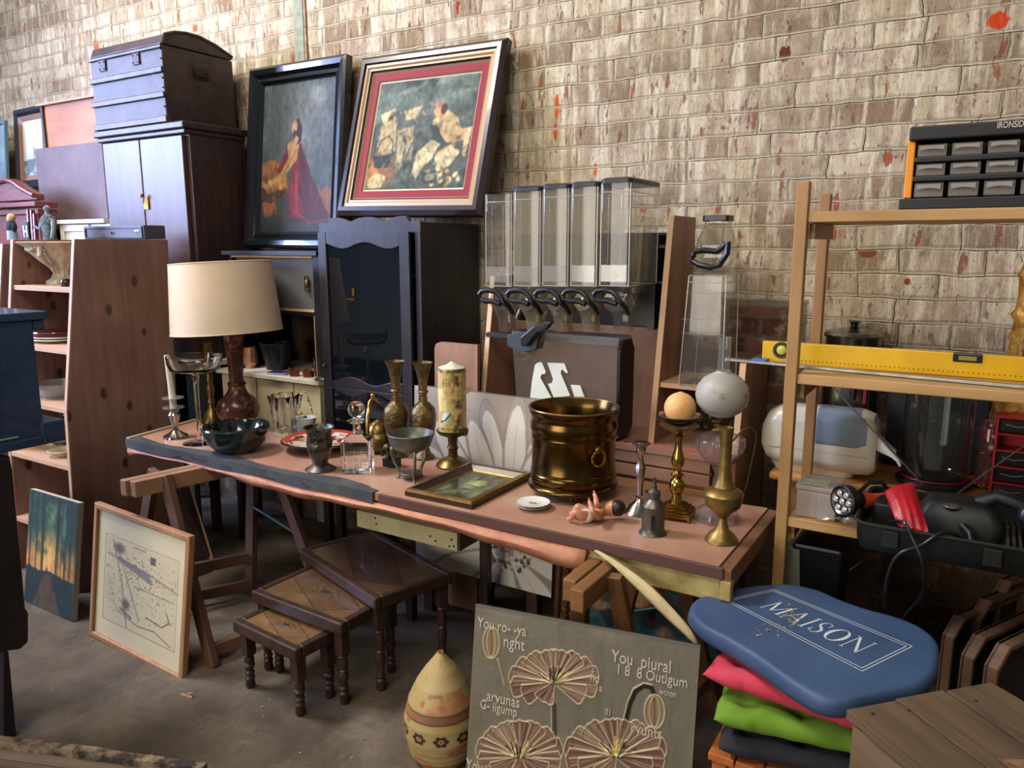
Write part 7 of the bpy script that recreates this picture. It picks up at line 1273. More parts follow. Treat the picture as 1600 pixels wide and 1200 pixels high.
# 17 brass bucket
c0_ = pz(895, 768, Z0); T = thing('brass_bucket', 'large dark brass cylindrical planter bucket with ring handles and claw feet', 'bucket', c0_); c = c0_; m_ = mpp(c)
BB = mat('bucket_brass', '#775d34', .22, 1., '#4a381c', 5, bump=.03, detail=9, stretch=(1, 1, .4))
lat(c, 'body', BB, [(0, 759), (64, 759), (69, 757), (70, 754), (69, 751), (64, 749), (64, 747), (66, 744), (66.8, 739), (66, 734), (64.6, 732), (65.6, 730), (65.6, 728), (64.6, 726), (64.6, 681), (65.6, 679), (65.6, 677), (64.8, 675), (66, 671), (67.4, 665), (67, 658), (65.2, 653), (65.2, 650), (67, 646), (69, 640), (69, 635), (66.5, 635), (64, 642), (61.5, 650), (61, 740), (0, 744)], T, 72, angle=50)
MB().ring((c.x, c.y, zrow(c, 635)), 68*m_, 1.8*m_, seg=64).build('rolled_rim', BRASS, T, smooth=True)
zf = zrow(c, 757)
cam_a = math.atan2(-c.y, -c.x)
for k in range(3):
    a = cam_a+math.radians(-2)+k*2.094; p = Vector((c.x+55*m_*math.cos(a), c.y+55*m_*math.sin(a), 0)); d = Vector((math.cos(a), math.sin(a), 0)); F_ = MB(); F_.tube([p+Vector((0, 0, zf+.004)), p+d*.004+Vector((0, 0, c.z+.016)), p+d*.010+Vector((0, 0, c.z+.005))], [.010, .007, .009], 12)
    for t in (-1, 0, 1): F_.ball(p+d*.017+Vector((-d.y, d.x, 0))*t*.007+Vector((0, 0, c.z+.005)), .0046, seg=8, rings=6)
    F_.build('claw_foot', BRASSD, T, smooth=True)
for s_ in (0, 1):
    a = cam_a+math.radians(33)+s_*math.pi; d = Vector((math.cos(a), math.sin(a), 0)); ce = Vector((c.x, c.y, 0))+d*(65.8*m_); zr_ = zrow(c, 688); K_ = MB(); K_.ball(ce+Vector((0, 0, zr_)), 6*m_, sx=.8, seg=14, rings=8); K_ = K_.build('boss', BRASS, T, smooth=True); MB().ring(ce+d*.006+Vector((0, 0, zrow(c, 700))), 11.5*m_, 1.8*m_, d, 30, 8).build('ring_handle', BRIGHT, K_, smooth=True)
# 18 saucers
for i, lab in enumerate(('white porcelain saucer, lower of the stacked pair beside the doll', 'white saucer with a fruit motif, upper of the pair beside the doll')):
    c = base(833, 793); m_ = mpp(c); z = c.z+i*.0075; T = thing('saucer', lab, 'saucer', (c.x, c.y, z), 'pair of stacked saucers'); MB().lathe([(0, z), (13*m_, z), (15*m_, z+.003), (25*m_, z+.010), (27*m_, z+.0125), (26.5*m_, z+.0135), (20*m_, z+.0085), (0, z+.007)], (c.x, c.y, 0), 48).build('dish', POR, T, smooth=True); MB().ring((c.x, c.y, z+.0132), 26.7*m_, .0006, seg=48, rs=6).build('gilt_line', BRIGHT, T, smooth=True)
    if i:
        Ps = Paint(60, 44, '#d9d6cf', .7)
        for cx, cy, rx, ry, cl in ((.35, .5, .2, .3, '#c9a94e'), (.62, .5, .2, .28, '#b08a3c'), (.5, .6, .2, .2, '#5d7a3c'), (.75, .6, .1, .2, '#b5543a'), (.25, .62, .1, .2, '#6f7f3f'), (.5, .35, .12, .15, '#d8c27a')): Ps.ell(cx, cy, rx, ry, cl, .4, random.random())
        o = Ps.mesh('fruit_motif', (c.x-.020, c.y+.014, z+.0085), (.040, 0, 0), (0, -.028, 0), vmat('glazed_paint', ''), T)
# 19 doll
c = base(930, 806); m_ = mpp(c); T = thing('baby_doll', 'small baby doll lying on its back beside the bucket, arms raised', 'doll', c); SK = mat('doll_vinyl', '#c08a6a', .4, 0, '#b87d5e', 12, sss=.15, coat=.15)
def dp(px, py, h): return pz(px, py, Z0+h*m_)
def skin(name, nodes, edges, mt, parent, root=0, sub=2):
    off = parent.location; me = bpy.data.meshes.new(name); me.from_pydata([tuple(Vector(p)-off) for p, r in nodes], edges, []); me.update(); o = bpy.data.objects.new(name, me); COL.objects.link(o); o.parent = parent; me.materials.append(mt)
    md = o.modifiers.new('skin', 'SKIN'); md.use_smooth_shade = True
    for i, (p, r) in enumerate(nodes): me.skin_vertices[0].data[i].radius = (r, r)
    me.skin_vertices[0].data[root].use_root = True; s_ = o.modifiers.new('sub', 'SUBSURF'); s_.levels = sub; s_.render_levels = sub; return o
N_ = [(dp(917, 806, 8), 10.5*m_), (dp(927, 803, 11), 11.5*m_), (dp(937, 800, 13), 11*m_), (dp(944, 798, 14), 6.5*m_), (dp(951, 796, 16), 11*m_), (dp(958, 794, 18), 14*m_), (dp(964, 793, 19), 11*m_),
      (dp(908, 806, 14), 8*m_), (dp(899, 798, 22), 6.6*m_), (dp(894, 808, 10), 5.4*m_), (dp(889, 812, 4), 3.5*m_), (dp(886, 808, 7), 2.6*m_),
      (dp(911, 798, 14), 8*m_), (dp(903, 790, 23), 6.6*m_), (dp(898, 799, 12), 5.4*m_), (dp(893, 803, 6), 3.4*m_), (dp(890, 799, 9), 2.6*m_),
      (dp(935, 805, 16), 5.8*m_), (dp(926, 800, 26), 5*m_), (dp(923, 790, 32), 4*m_), (dp(921, 784, 36), 2.8*m_),
      (dp(939, 793, 18), 5.8*m_), (dp(932, 788, 28), 5*m_), (dp(931, 778, 34), 4*m_), (dp(929, 772, 38), 2.8*m_)]
E_ = [(0, 1), (1, 2), (2, 3), (3, 4), (4, 5), (5, 6), (0, 7), (7, 8), (8, 9), (9, 10), (10, 11), (0, 12), (12, 13), (13, 14), (14, 15), (15, 16), (2, 17), (17, 18), (18, 19), (19, 20), (2, 21), (21, 22), (22, 23), (23, 24)]
for h_, s0 in ((20, 1), (24, 1)):
    hp_ = N_[h_][0]; up_ = Vector((-.10, -.1, .99)); side_ = Vector((.8, -.6, 0))
    for k, (sx, ln) in enumerate(((-2.0, 5), (-.8, 6.2), (.5, 6), (1.8, 4.6))):
        i0 = len(N_); N_.append((hp_+side_*sx*m_+up_*2*m_, .9*m_)); N_.append((hp_+side_*sx*1.25*m_+up_*ln*m_+Vector((.6*m_, -.6*m_, 0)), .75*m_)); E_ += [(h_, i0), (i0, i0+1)]
    i0 = len(N_); N_.append((hp_+side_*-3.6*m_+up_*1.2*m_, .95*m_)); E_.append((h_, i0))
skin('body', N_, E_, SK, T)
MB().ball(dp(917, 806, 10), 11.5*m_, sx=1.0, sy=1.0, sz=.93, seg=24, rings=14).build('diaper', mat('white_cloth', '#cdc2b0', .8), T, smooth=True)
hc = dp(960, 794, 18); fd = (Vector((-.35, -.35, .87))).normalized(); hd_ = Vector((.75, -.1, .25)).normalized()
b = MB(); b.ball(hc+hd_*6.0*m_-fd*.5*m_, 12.6*m_, seg=24, rings=14); b.build('hair', mat('painted_hair', '#1d130f', .4, 0, '#2a1c15', 30), T, smooth=True)
fd = (Vector((-.45, -.62, .64))).normalized(); hd_ = (hd_-fd*hd_.dot(fd)).normalized(); fc = hc+fd*11.4*m_-hd_*3.5*m_; rg = fd.cross(hd_).normalized()
b = MB(); [b.ball(fc+rg*s_*4.2*m_+hd_*1.2*m_-fd*.8*m_, 1.5*m_, seg=10, rings=8) for s_ in (-1, 1)]; b.build('eyes', mat('eye_dark', '#1a1210', .15), T, smooth=True)
MB().ball(fc-hd_*1.6*m_+fd*.6*m_, 1.7*m_, seg=10, rings=8).build('nose', SK, T, smooth=True); MB().ball(fc-hd_*4.6*m_-fd*.6*m_, 1.7*m_, sy=.6, sz=.5, seg=10, rings=8).build('mouth', mat('lip_red', '#9c4438', .4), T, smooth=True)
b = MB(); [b.ball(hc+rg*s_*11.5*m_-hd_*1.5*m_, 2.6*m_, seg=10, rings=8) for s_ in (-1, 1)]; b.build('ears', SK, T, smooth=True)
# 20 silver candlestick
T, c = T_('tall_silver_candlestick', 'slender silver candlestick with flat top between doll and small oil lamp', 'candlestick', 999, 800)
lat(c, 'foot', SILVER, [(0, 803), (25, 803), (25, 800), (20, 796), (15, 789), (8, 783), (5, 778), (0, 778)], T); lat(c, 'stem', SILVER, [(0, 779), (7, 778), (8, 776), (4.5, 774), (4, 766), (7, 742), (8, 730), (5, 722), (4, 716), (5, 713), (0, 713)], T, 8, angle=20); lat(c, 'cup', SILVER, [(0, 714), (4, 713), (7, 708), (7.5, 698), (14, 694), (14, 692), (6, 693), (5, 702), (0, 704)], T)
# 21 small pewter lamp
T, c = T_('small_oil_lamp', 'little pewter oil lamp with wick tube and side knob in front of candlesticks', 'oil lamp', 1020, 832); m_ = mpp(c); PWL = mat('dull_pewter', '#6b675c', .4, .8, '#4d4a42', 12)
lat(c, 'body', PWL, [(0, 836), (22, 835), (22, 832), (19, 829), (17.5, 824), (17.5, 792), (18, 790), (15, 785), (9, 779), (9, 775), (0, 775)], T); lat(c, 'cap', PWL, [(0, 776), (10, 775), (10, 768), (7, 766), (4.5, 764), (4, 758), (2.5, 757), (2.2, 746), (0, 746)], T)
cd_ = Vector((-c.x, -c.y, 0)).normalized(); cr_ = Vector((-cd_.y, cd_.x, 0)); MB().prism([c+cd_*17.6*m_+cr_*a*m_+Vector((0, 0, (zrow(c, py)-c.z))) for a, py in ((-3, 800), (3, 800), (3, 822), (-3, 822))], cd_*.0012).build('window', mat('dark_window', '#20201c', .15), T)
MB().ball((c.x-12*m_, c.y-.004, zrow(c, 769)), 2.6*m_, seg=10, rings=8).build('knob', BLKP, T, smooth=True)
# 22 brass stick, glass dish, ball candle
T, c = T_('brass_pricket_stick', 'turned polished brass candlestick with stepped square base', 'candlestick', 1056, 806); m_ = mpp(c); a_ = math.radians(8)
z = c.z+.008
for hw, h_ in ((26, .010), (25, .006), (21, .008), (16, .008), (12, .006)):
    b = MB(); M_ = Matrix.Translation((c.x, c.y, 0)) @ Matrix.Rotation(a_, 4, 'Z'); b.box((-hw*m_, -hw*m_, z), (hw*m_, hw*m_, z+h_), M_); b.build('base_step', BRIGHT, T, bevel=.0015); z += h_
for sx in (-1, 1):
    for sy in (-1, 1): MB().ball(Matrix.Translation((c.x, c.y, 0)) @ Matrix.Rotation(a_, 4, 'Z') @ Vector((sx*24*m_, sy*24*m_, c.z+.0045)), .0045, seg=12, rings=8).build('ball_foot', BRIGHT, T, smooth=True)
pr_ = LP(c, [(8, 778), (7, 772), (10, 768), (12, 762), (12, 756), (10, 750), (6, 746), (10, 742), (10, 740), (5, 736), (5, 732), (9, 726), (10.5, 720), (9, 712), (6, 702), (5, 690), (5.5, 684), (7.5, 681), (5, 678)]); pr_ = [(0, z)]+[(pr_[0][0]*1.1, z)]+[p for p in pr_ if p[1] > z+.002]+[(0, pr_[-1][1])]
b = MB(); b.lathe(pr_, (c.x, c.y, 0), 28); b.build('shaft', BRIGHT, T, smooth=True)
lat(c, 'drip_pan', BRIGHT, [(0, 678), (6, 677), (22, 670), (30, 665), (30, 663.5), (20, 667), (0, 668)], T, 40)
zg = zrow(c, 666); T = thing('glass_petal_dish', 'petal-edged clear glass dish on top of the polished brass candlestick', 'dish', (c.x, c.y, zg))
lat(c, 'dish', GLASS, [(0, 666), (8, 665.5), (20, 660), (29, 654), (33, 648), (31.5, 648), (26, 654), (16, 660), (0, 662.5)], T, 60, rfun=lambda a, z: 1+.07*abs(math.cos(4*a)), angle=60)
zc_ = zrow(c, 661); r_ = 24*m_; T = thing('ball_candle', 'round peach-yellow ball candle resting in the glass petal dish', 'candle', (c.x, c.y, zc_)); WX = mat('peach_wax', '#d9a768', .45, sss=.3); MB().ball((c.x, c.y, zc_+r_*.985), r_, seg=36, rings=20).build('ball', WX, T, smooth=True); MB().lathe([(0, zc_+r_*1.94), (5*m_, zc_+r_*1.945), (3.5*m_, zc_+r_*1.99+.001), (0, zc_+r_*1.96)], (c.x, c.y, 0), 20).build('wick_ring', WX, T, smooth=True)
# 23 oil lamp with etched globe
T, c = T_('globe_oil_lamp', 'glass oil lamp with frosted etched globe shade and clear chimney', 'oil lamp', 1119, 810); m_ = mpp(c); CG = clear('lilac_glass', '#ece6e6', .16, .04, '#b5abab'); rf = lambda a, z: 1+.04*math.cos(12*a)
lat(c, 'foot', CG, [(0, 812), (35, 811), (35, 806), (32, 798), (22, 792), (9, 788), (0, 788)], T, 60, rfun=rf); lat(c, 'stem', CG, [(0, 788), (8, 788), (6, 770), (9, 755), (6, 740), (10, 728), (0, 728)], T, 40); lat(c, 'font', CG, [(0, 728), (10, 727), (22, 718), (34, 704), (38, 693), (36, 684), (24, 678), (10, 674), (0, 674)], T, 72, rfun=rf)
lat(c, 'burner', BRASSD, [(0, 675), (9, 675), (9, 668), (14, 665), (14, 660), (17, 657), (17, 652), (0, 652)], T)
b = MB(); zc_ = zrow(c, 652); [b.tube([(c.x+18*m_*math.cos(a), c.y+18*m_*math.sin(a), zc_-.004), (c.x+18.5*m_*math.cos(a+.13), c.y+18.5*m_*math.sin(a+.13), zc_+.012), (c.x+18*m_*math.cos(a+.26), c.y+18*m_*math.sin(a+.26), zc_-.004)], .0018, 6) for a in np.arange(0, 6.28, .2618)]; b.ring((c.x, c.y, zc_-.004), 18*m_, .002, seg=30, rs=6); b.build('gallery', BRASSD, T, smooth=True)
MB().lathe([(0, 0), (.008, 0), (.008, .003), (0, .003)], (c.x-22*m_, c.y-.01, zrow(c, 668)), 16, rot=Matrix.Rotation(1.2, 3, 'Y')).build('wick_knob', BRASSD, T, smooth=True)
FG = mat('frosted_globe', '#bdb8ac', .45, trans=.4, col2='#86827a', ns=14, ramp=(.56, .68), stretch=(1, 1, 2.2)); gl_ = lat(c, 'globe', FG, [(15, 654), (17, 649), (28, 642), (37, 630), (39.5, 617), (37, 603), (28, 591), (16, 584), (10, 581), (10, 579)], T, 48, angle=80, solid=.002) if False else None
b = MB(); b.lathe(LP(c, [(15, 654), (17, 649), (28, 642), (37, 630), (39.5, 617), (37, 603), (28, 591), (16, 584), (10, 581), (10, 579)]), (c.x, c.y, 0), 48, close=False); b.build('globe', FG, T, smooth=True, angle=80, solid=.002)
b = MB(); b.lathe(LP(c, [(9, 650), (9, 600), (9.5, 560), (9, 530), (9.5, 527)]), (c.x, c.y, 0), 32, close=False); b.build('chimney', clear('chimney_glass', '#f2f2f0', .10, .03, '#c8c8c4'), T, smooth=True)
# 24 brass ewer
T, c = T_('brass_ewer', 'tall matt brass ewer with thin wire handle in front of the oil lamp', 'ewer', 1127, 844); m_ = mpp(c); EW = mat('matt_brass', '#9a8048', .42, .85, '#6f5a32', 12, bump=.08)
lat(c, 'foot', EW, [(0, 848), (26, 847), (25.5, 842), (20, 834), (11, 827), (8, 818), (7, 808), (0, 808)], T, 40); lat(c, 'bowl', EW, [(0, 809), (8, 808), (14, 800), (26, 790), (30, 778), (30.5, 773), (31, 771), (29, 768), (16, 760), (0, 759)], T, 40); lat(c, 'neck', EW, [(0, 761), (17, 760), (12, 750), (10, 735), (9, 705), (9, 685), (11, 668), (9.5, 668), (7, 686), (0, 690)], T, 32)
sp = Vector((c.x, c.y, zrow(c, 676))); MB().tube([sp-cr*6*m_, sp-cr*14*m_+Vector((0, 0, 4*m_)), sp-cr*22*m_+Vector((0, 0, 3*m_))], [6*m_, 4.5*m_, 2.5*m_], 10).build('spout', EW, T, smooth=True)
hz_ = lambda dx, py: Vector((c.x, c.y, 0))+cr*dx*m_+Vector((0, 0, zrow(c, py))); MB().tube(smooth_path([hz_(6, 694), hz_(14, 684), hz_(22, 674), hz_(34, 668), hz_(43, 674), hz_(45, 690), hz_(40, 725), hz_(34, 760), hz_(28, 776)], 5), .0022, 8).build('handle', mat('dark_wire', '#5e4a34', .4, .8), T, smooth=True)
# =====================================================================
# SILVER RELIEF CANVAS
# =====================================================================
TL = Vector((-1.122, 1.645, .618)); Uv = Vector((.9857, .1684, 0))*.612; Vv = Vector((.017, -.099, -.618)); nn = Vv.cross(Uv).normalized()
def uvp(px, py):
    p = pplane(px, py, TL, nn)-TL; return (p.dot(Uv)/Uv.dot(Uv), p.dot(Vv)/Vv.dot(Vv))
Pr = Paint(420, 440, '#6f6a5c', Vv.length/Uv.length); Pr.mix('#888171', (Pr.noise(5)-.45)*2); Pr.mix('#5a5448', (Pr.noise(40, 6)-.5)*1.2)
CRO = '#b5a484'; RUST = '#6f443a'
def flower(cx, cy, rx, ry, n, seed, inner=.35):
    rnd = random.Random(seed)
    def pet(a, L0, wx, up):
        ca, sa = math.cos(a), math.sin(a); dx, dy = L0*rx*ca, (-L0*ry*abs(sa) if up else L0*ry*.62*abs(sa)); L_ = math.hypot(dx, dy)+1e-6; nx_, ny_ = -dy/L_, dx/L_; pts = []
        for k in range(15):
            b_ = -1+2*k/14; rr = 1-.10*abs(b_)**3; pts.append((cx+dx*rr+nx_*wx*b_, cy+dy*rr+ny_*wx*b_-(1.2 if up else -1.2)*math.cos(b_*9)))
        base_ = [(cx+dx*.12+nx_*wx*.22, cy+dy*.12+ny_*wx*.22), (cx+dx*.12-nx_*wx*.22, cy+dy*.12-ny_*wx*.22)]
        poly_ = [uvp(*p) for p in pts+base_]; Pr.poly(poly_, rnd.choice(['#735048', '#7d5c50', '#866c5c']), .92)
        for q in range(5):
            s_ = (q-2)*.34*wx; t0 = rnd.uniform(.2, .5); Pr.line([uvp(cx+dx*t0+nx_*s_*.6, cy+dy*t0+ny_*s_*.6), uvp(cx+dx*.93+nx_*s_, cy+dy*.93+ny_*s_)], rnd.choice(['#a08f72', '#8f7f68', '#5f3f38', '#b3a385', '#6a4840']), .0055, .6)
        Pr.line([uvp(*p) for p in [base_[1]]+pts+[base_[0]]], CRO, .0042, .95, h=1.3)
    for i in range(n): pet(math.pi*(.02+.96*(i+.5)/n), 1., rx*1.75/n, True)
    for i in range(46):
        a = rnd.uniform(math.pi*.02, math.pi*.98); r_ = rnd.uniform(.1, inner); Pr.line([uvp(cx+rx*.06*math.cos(a), cy), uvp(cx+rx*r_*math.cos(a)*1.2, cy-ry*r_*math.sin(a)*1.5)], rnd.choice(['#b8a566', '#c9b67a', '#2f2a20']), .004, .95, h=.7)
    for i in (0, n-3, 1, n-4, 2) if n > 5 else (0, 2, 1): pet(math.pi*(1.02+.96*(i+.5)/(n-2)), .98, rx*1.85/n, False)
def bud(cx, cy, rx, ry):
    p = [uvp(cx+rx*math.cos(a), cy+ry*math.sin(a)) for a in np.linspace(0, 6.283, 22)]; Pr.poly(p, '#8b7a5c', .7); Pr.line(p, CRO, .005, .95, h=1.2); Pr.line([uvp(cx+rx*.5*math.cos(a), cy+ry*.9*math.sin(a)) for a in np.linspace(0, 6.283, 20)], CRO, .004, .9, h=1.); Pr.line([uvp(cx, cy-ry*.8), uvp(cx, cy+ry*.8)], '#7a3f30', .004)
Pr.line([uvp(866, 1100), uvp(867, 1140), uvp(865, 1156)], '#2f2a24', .012, .8, h=1.); Pr.line([uvp(862, 1100), uvp(862, 1156)], CRO, .004, .9, h=1.4)
Pr.line([uvp(*q) for q in ((976, 1134), (984, 1100), (993, 1080), (1006, 1071), (1018, 1074), (1022, 1084))], '#14120f', .012, 1, h=.6); Pr.line([uvp(*q) for q in ((972, 1134), (981, 1096), (990, 1076), (1006, 1067), (1020, 1070))], CRO, .004, .9, h=1.3)
Pr.line([uvp(778, 1030), uvp(784, 1052), uvp(788, 1070)], '#9a9078', .007, .9, h=1.)
bud(768, 1004, 13, 25); bud(1023, 1112, 16, 27)
flower(866, 1066, 72, 50, 8, 1); flower(812, 1182, 70, 56, 7, 2); flower(962, 1180, 82, 56, 8, 3)
T = thing('relief_canvas', 'silver-grey relief canvas with raised poppies and rough lettering leaning on the table front', 'canvas', TL+Vv+Uv/2)
Pr.mesh('picture', TL+nn*.001, Uv, Vv, vmat('silver_paint', .42, .0, .2, metal=.12), T, hscale=.0014); w_ = -nn*.022
MB().hexa([TL+Vv+w_, TL+Vv+Uv+w_, TL+Vv+Uv, TL+Vv, TL+w_, TL+Uv+w_, TL+Uv, TL]).build('stretcher', mat('dark_canvas_edge', '#2b2822', .6), T)
MB().bar(TL+Vector((0, 0, .001)), TL+Uv+Vector((0, 0, .001)), .003, .006).build('silver_edge', mat('silver_edge', '#8f8f88', .3, .6), T)
LT = mat('silver_letter', '#c0b9a8', .45, .1)
for s_, p, size in (('You ro- -ya', (746, 979), .050), ('nght', (786, 1010), .058), ('You  piural', (955, 1033), .056), ('1 8  8 Outigum', (962, 1052), .048), ('wcnon', (1030, 1084), .026), ('arvunas', (760, 1094), .052), ('G- iigump', (750, 1106), .045), ('rvunts', (985, 1144), .052), ('nd', (922, 1064), .04), ('a', (936, 1080), .034), ('You', (728, 1200), .05), ('01', (945, 1116), .028)):
    o_ = pplane(p[0], p[1], TL+nn*.002, nn); M_ = Matrix.Identity(4); ux = Uv.normalized(); uy = -Vv.normalized()
    for r_ in range(3): M_[r_][0] = ux[r_]*.62; M_[r_][1] = uy[r_]*.8; M_[r_][2] = nn[r_]; M_[r_][3] = o_[r_]
    textobj(s_, size, M_, LT, T, 'raised_lettering', ext=.0016)
# =====================================================================
# STOOL WITH CUSHIONS AND BLUE FOAM
# =====================================================================
OS = wood('orange_slats', '#a3582c', '#c9783f', 'y', .8, .45); sxa, sxb, sya, syb, SZ_ = -.475, -.14, 1.70, 2.05, .375
T = thing('orange_stool', 'orange-stained wooden stool under the cushion pile', 'stool', ((sxa+sxb)/2, (sya+syb)/2, 0))
for i in range(5): xx = sxa+i*(sxb-sxa)/5; MB().box((xx+.002, sya, SZ_-.02), (xx+(sxb-sxa)/5-.002, syb, SZ_)).build('slat', OS, T, bevel=.002)
for x in (sxa+.01, sxb-.045):
    for y in (sya+.01, syb-.045): MB().box((x, y, 0), (x+.035, y+.035, SZ_-.021)).build('leg', OS, T, bevel=.002)
for y in (sya+.02, syb-.04): MB().box((sxa+.045, y, SZ_-.08), (sxb-.046, y+.02, SZ_-.022)).build('rail', OS, T)
def cushion(name, label, cx, cy, z0, z1, hw, hd, rot, mt, tufts=3, sag=0.):
    """square seat cushion with stitched tufts and soft, wrinkled sides"""
    n = 44; vs = []; fs = []; rnd = random.Random(name+label)
    R_ = Matrix.Rotation(rot, 3, 'Z'); zm = (z0+z1)/2; th = (z1-z0)/2; ph = [rnd.uniform(0, 6.28) for _ in range(6)]
    for side in (1, -1):
        for i in range(n+1):
            for j in range(n+1):
                u, v = -1+2*i/n, -1+2*j/n
                e = max(0, 1-abs(u)**5)**.45*max(0, 1-abs(v)**5)**.45
                ed = max(abs(u), abs(v))
                wr = .05*math.sin(u*17+ph[0]+2*math.sin(v*3))*(ed > .5)*(ed-.5)*2*(abs(v) > abs(u)) + .05*math.sin(v*17+ph[1]+2*math.sin(u*3))*(ed > .5)*(ed-.5)*2*(abs(u) > abs(v))
                tf_ = 0
                for a in range(tufts):
                    for c2 in range(tufts):
                        tu, tv = -1+2*(a+.5)/tufts, -1+2*(c2+.5)/tufts; d2 = (u-tu)**2+(v-tv)**2; tf_ += math.exp(-d2*55)*.55+math.exp(-abs(u-tu)*26)*math.exp(-(v-tv)**2*5)*.10+math.exp(-abs(v-tv)*26)*math.exp(-(u-tu)**2*5)*.10
                z = zm+side*th*e*(1-tf_*(.9 if side > 0 else .3)+wr)
                k = 1-.06*(1-abs(z-zm)/th) if False else 1
                pull = 1-.035*(abs(u)*abs(v) < .55)*ed**6
                p = R_ @ Vector((u*hw*(pull+.03*wr), v*hd*(pull+.03*wr), 0)); vs.append((cx+p.x, cy+p.y, z-sag*(u*u)*.5))
    N_ = n+1; K = N_*N_
    for i in range(n):
        for j in range(n):
            f = (i*N_+j, (i+1)*N_+j, (i+1)*N_+j+1, i*N_+j+1); fs.append(f); fs.append(tuple(K+q for q in f)[::-1])
    o_ = MB().add(vs, fs); o = solo(o_, name, mt, label, 'cushion', 'pile of seat cushions', smooth=True, angle=180)
    me = o.data
    import bmesh
    bm = bmesh.new(); bm.from_mesh(me); bmesh.ops.remove_doubles(bm, verts=bm.verts, dist=.0004); bm.to_mesh(me); bm.free(); return o
def fabric(name, c1, c2): return mat(name, c1, .9, 0, c2, 5, bump=.12, bs=500)
cushion('seat_cushion', 'dark navy tufted cushion, lowest of the cushion pile', -.295, 1.9, .377, .445, .19, .19, math.radians(12), fabric('navy_cotton', '#1f2028', '#292a33'))
cushion('seat_cushion', 'lime green tufted cushion between the pink and the navy one', -.298, 1.9, .447, .520, .195, .195, math.radians(10), fabric('green_cotton', '#5f8422', '#73992f'))
cushion('seat_cushion', 'bright pink tufted cushion directly under the blue foam board', -.290, 1.91, .524, .598, .20, .20, math.radians(-4), fabric('pink_cotton', '#bb3449', '#c84458'))
# blue foam with MAISON
BZ = .655; out = [(1075, 953), (1082, 938), (1105, 926), (1150, 917), (1200, 911), (1235, 911), (1275, 919), (1310, 934), (1355, 950), (1400, 962), (1440, 978), (1464, 998), (1469, 1020), (1462, 1048), (1440, 1068), (1400, 1078), (1360, 1086), (1330, 1094), (1300, 1094), (1270, 1084), (1225, 1056), (1180, 1024), (1130, 994), (1095, 975)]
op = smooth_path([pz(*q, BZ) for q in out]+[pz(*out[0], BZ)], 4)[:-1]; cen = sum(op, Vector())/len(op); n_ = len(op)
BF = mat('blue_foam', '#324768', .55, 0, '#3d5476', 5, bump=.1, bs=30, detail=7)
secs = [(.93, BZ), (.965, BZ-.001), (.99, BZ-.006), (1., BZ-.016), (1., BZ-.030), (.985, BZ-.042), (.95, BZ-.050)]
T = thing('blue_foam_board', 'blue foam bath board lettered MAISON lying on top of the cushions', 'foam board', (cen.x, cen.y, BZ-.052)); vs = []
for s_, z in secs: vs += [Vector((cen.x+(p.x-cen.x)*s_, cen.y+(p.y-cen.y)*s_, z)) for p in op]
fs = [tuple(range(n_))]+[(i*n_+j, (i+1)*n_+j, (i+1)*n_+(j+1) % n_, i*n_+(j+1) % n_) for i in range(len(secs)-1) for j in range(n_)]+[tuple(range((len(secs)-1)*n_, len(secs)*n_))[::-1]]
b = MB().add(vs, fs); o = b.build('foam', BF, T, smooth=True, angle=50)
import bmesh
bm = bmesh.new(); bm.from_mesh(o.data); bmesh.ops.recalc_face_normals(bm, faces=bm.faces); bm.to_mesh(o.data); bm.free()
Oq = pz(1132.6, 938, BZ); Uq = pz(1347, 1049, BZ)-Oq; Vq = pz(1208.5, 921, BZ)-Oq; Dq = pz(1425.5, 1010, BZ)-Oq-Uq-Vq
def Q(u, v): p = Oq+Uq*u+Vq*v+Dq*u*v; p.z = BZ+.0006; return p
IN = mat('white_print', '#c2c8cc', .6)
def qline(b, a, c_, w_): 
    (u0, v0), (u1, v1) = a, c_; A_, B2 = Q(u0, v0), Q(u1, v1); d = (B2-A_).normalized(); s_ = Vector((-d.y, d.x, 0))*w_/2; b.add([A_-s_, B2-s_, B2+s_, A_+s_], [(0, 1, 2, 3)])
b = MB()
for i_ in (0, .045):
    iu, iv = i_*.45, i_*1.2
    for a, c_ in (((iu, iv), (1-iu, iv)), ((1-iu, iv), (1-iu, 1-iv)), ((1-iu, 1-iv), (iu, 1-iv)), ((iu, 1-iv), (iu, iv))): qline(b, a, c_, .0022)
b.build('printed_border', IN, T)
tu0, tu1, tv0, tv1 = .17, .87, .30, .70
glyph = {
 'M': ([((.08, 0), (.08, 1), .05), ((.08, 1), (.5, .08), .12), ((.5, .08), (.92, 1), .05), ((.92, 1), (.92, 0), .12)], [(.0, .16, 0), (.82, 1.02, 0), (-.02, .14, 1), (.86, 1.02, 1)], 1.15),
 'A': ([((.05, 0), (.5, 1), .05), ((.5, 1), (.95, 0), .13), ((.22, .35), (.76, .35), .05)], [(-.04, .16, 0), (.8, 1.08, 0)], .95),
 'I': ([((.5, 0), (.5, 1), .3)], [(.1, .9, 0), (.1, .9, 1)], .36),
 'N': ([((.1, 0), (.1, 1), .05), ((.1, 1), (.9, 0), .14), ((.9, 0), (.9, 1), .05)], [(.0, .2, 0), (-.05, .14, 1), (.8, 1., 1)], 1.0)}
wds = [('M', 1.15), ('A', .95), ('I', .36), ('S', .62), ('O', 1.0), ('N', 1.0)]; gap = .16; tot = sum(w for _, w in wds)+gap*5; x = 0; hgt = Vq.length*(tv1-tv0); 
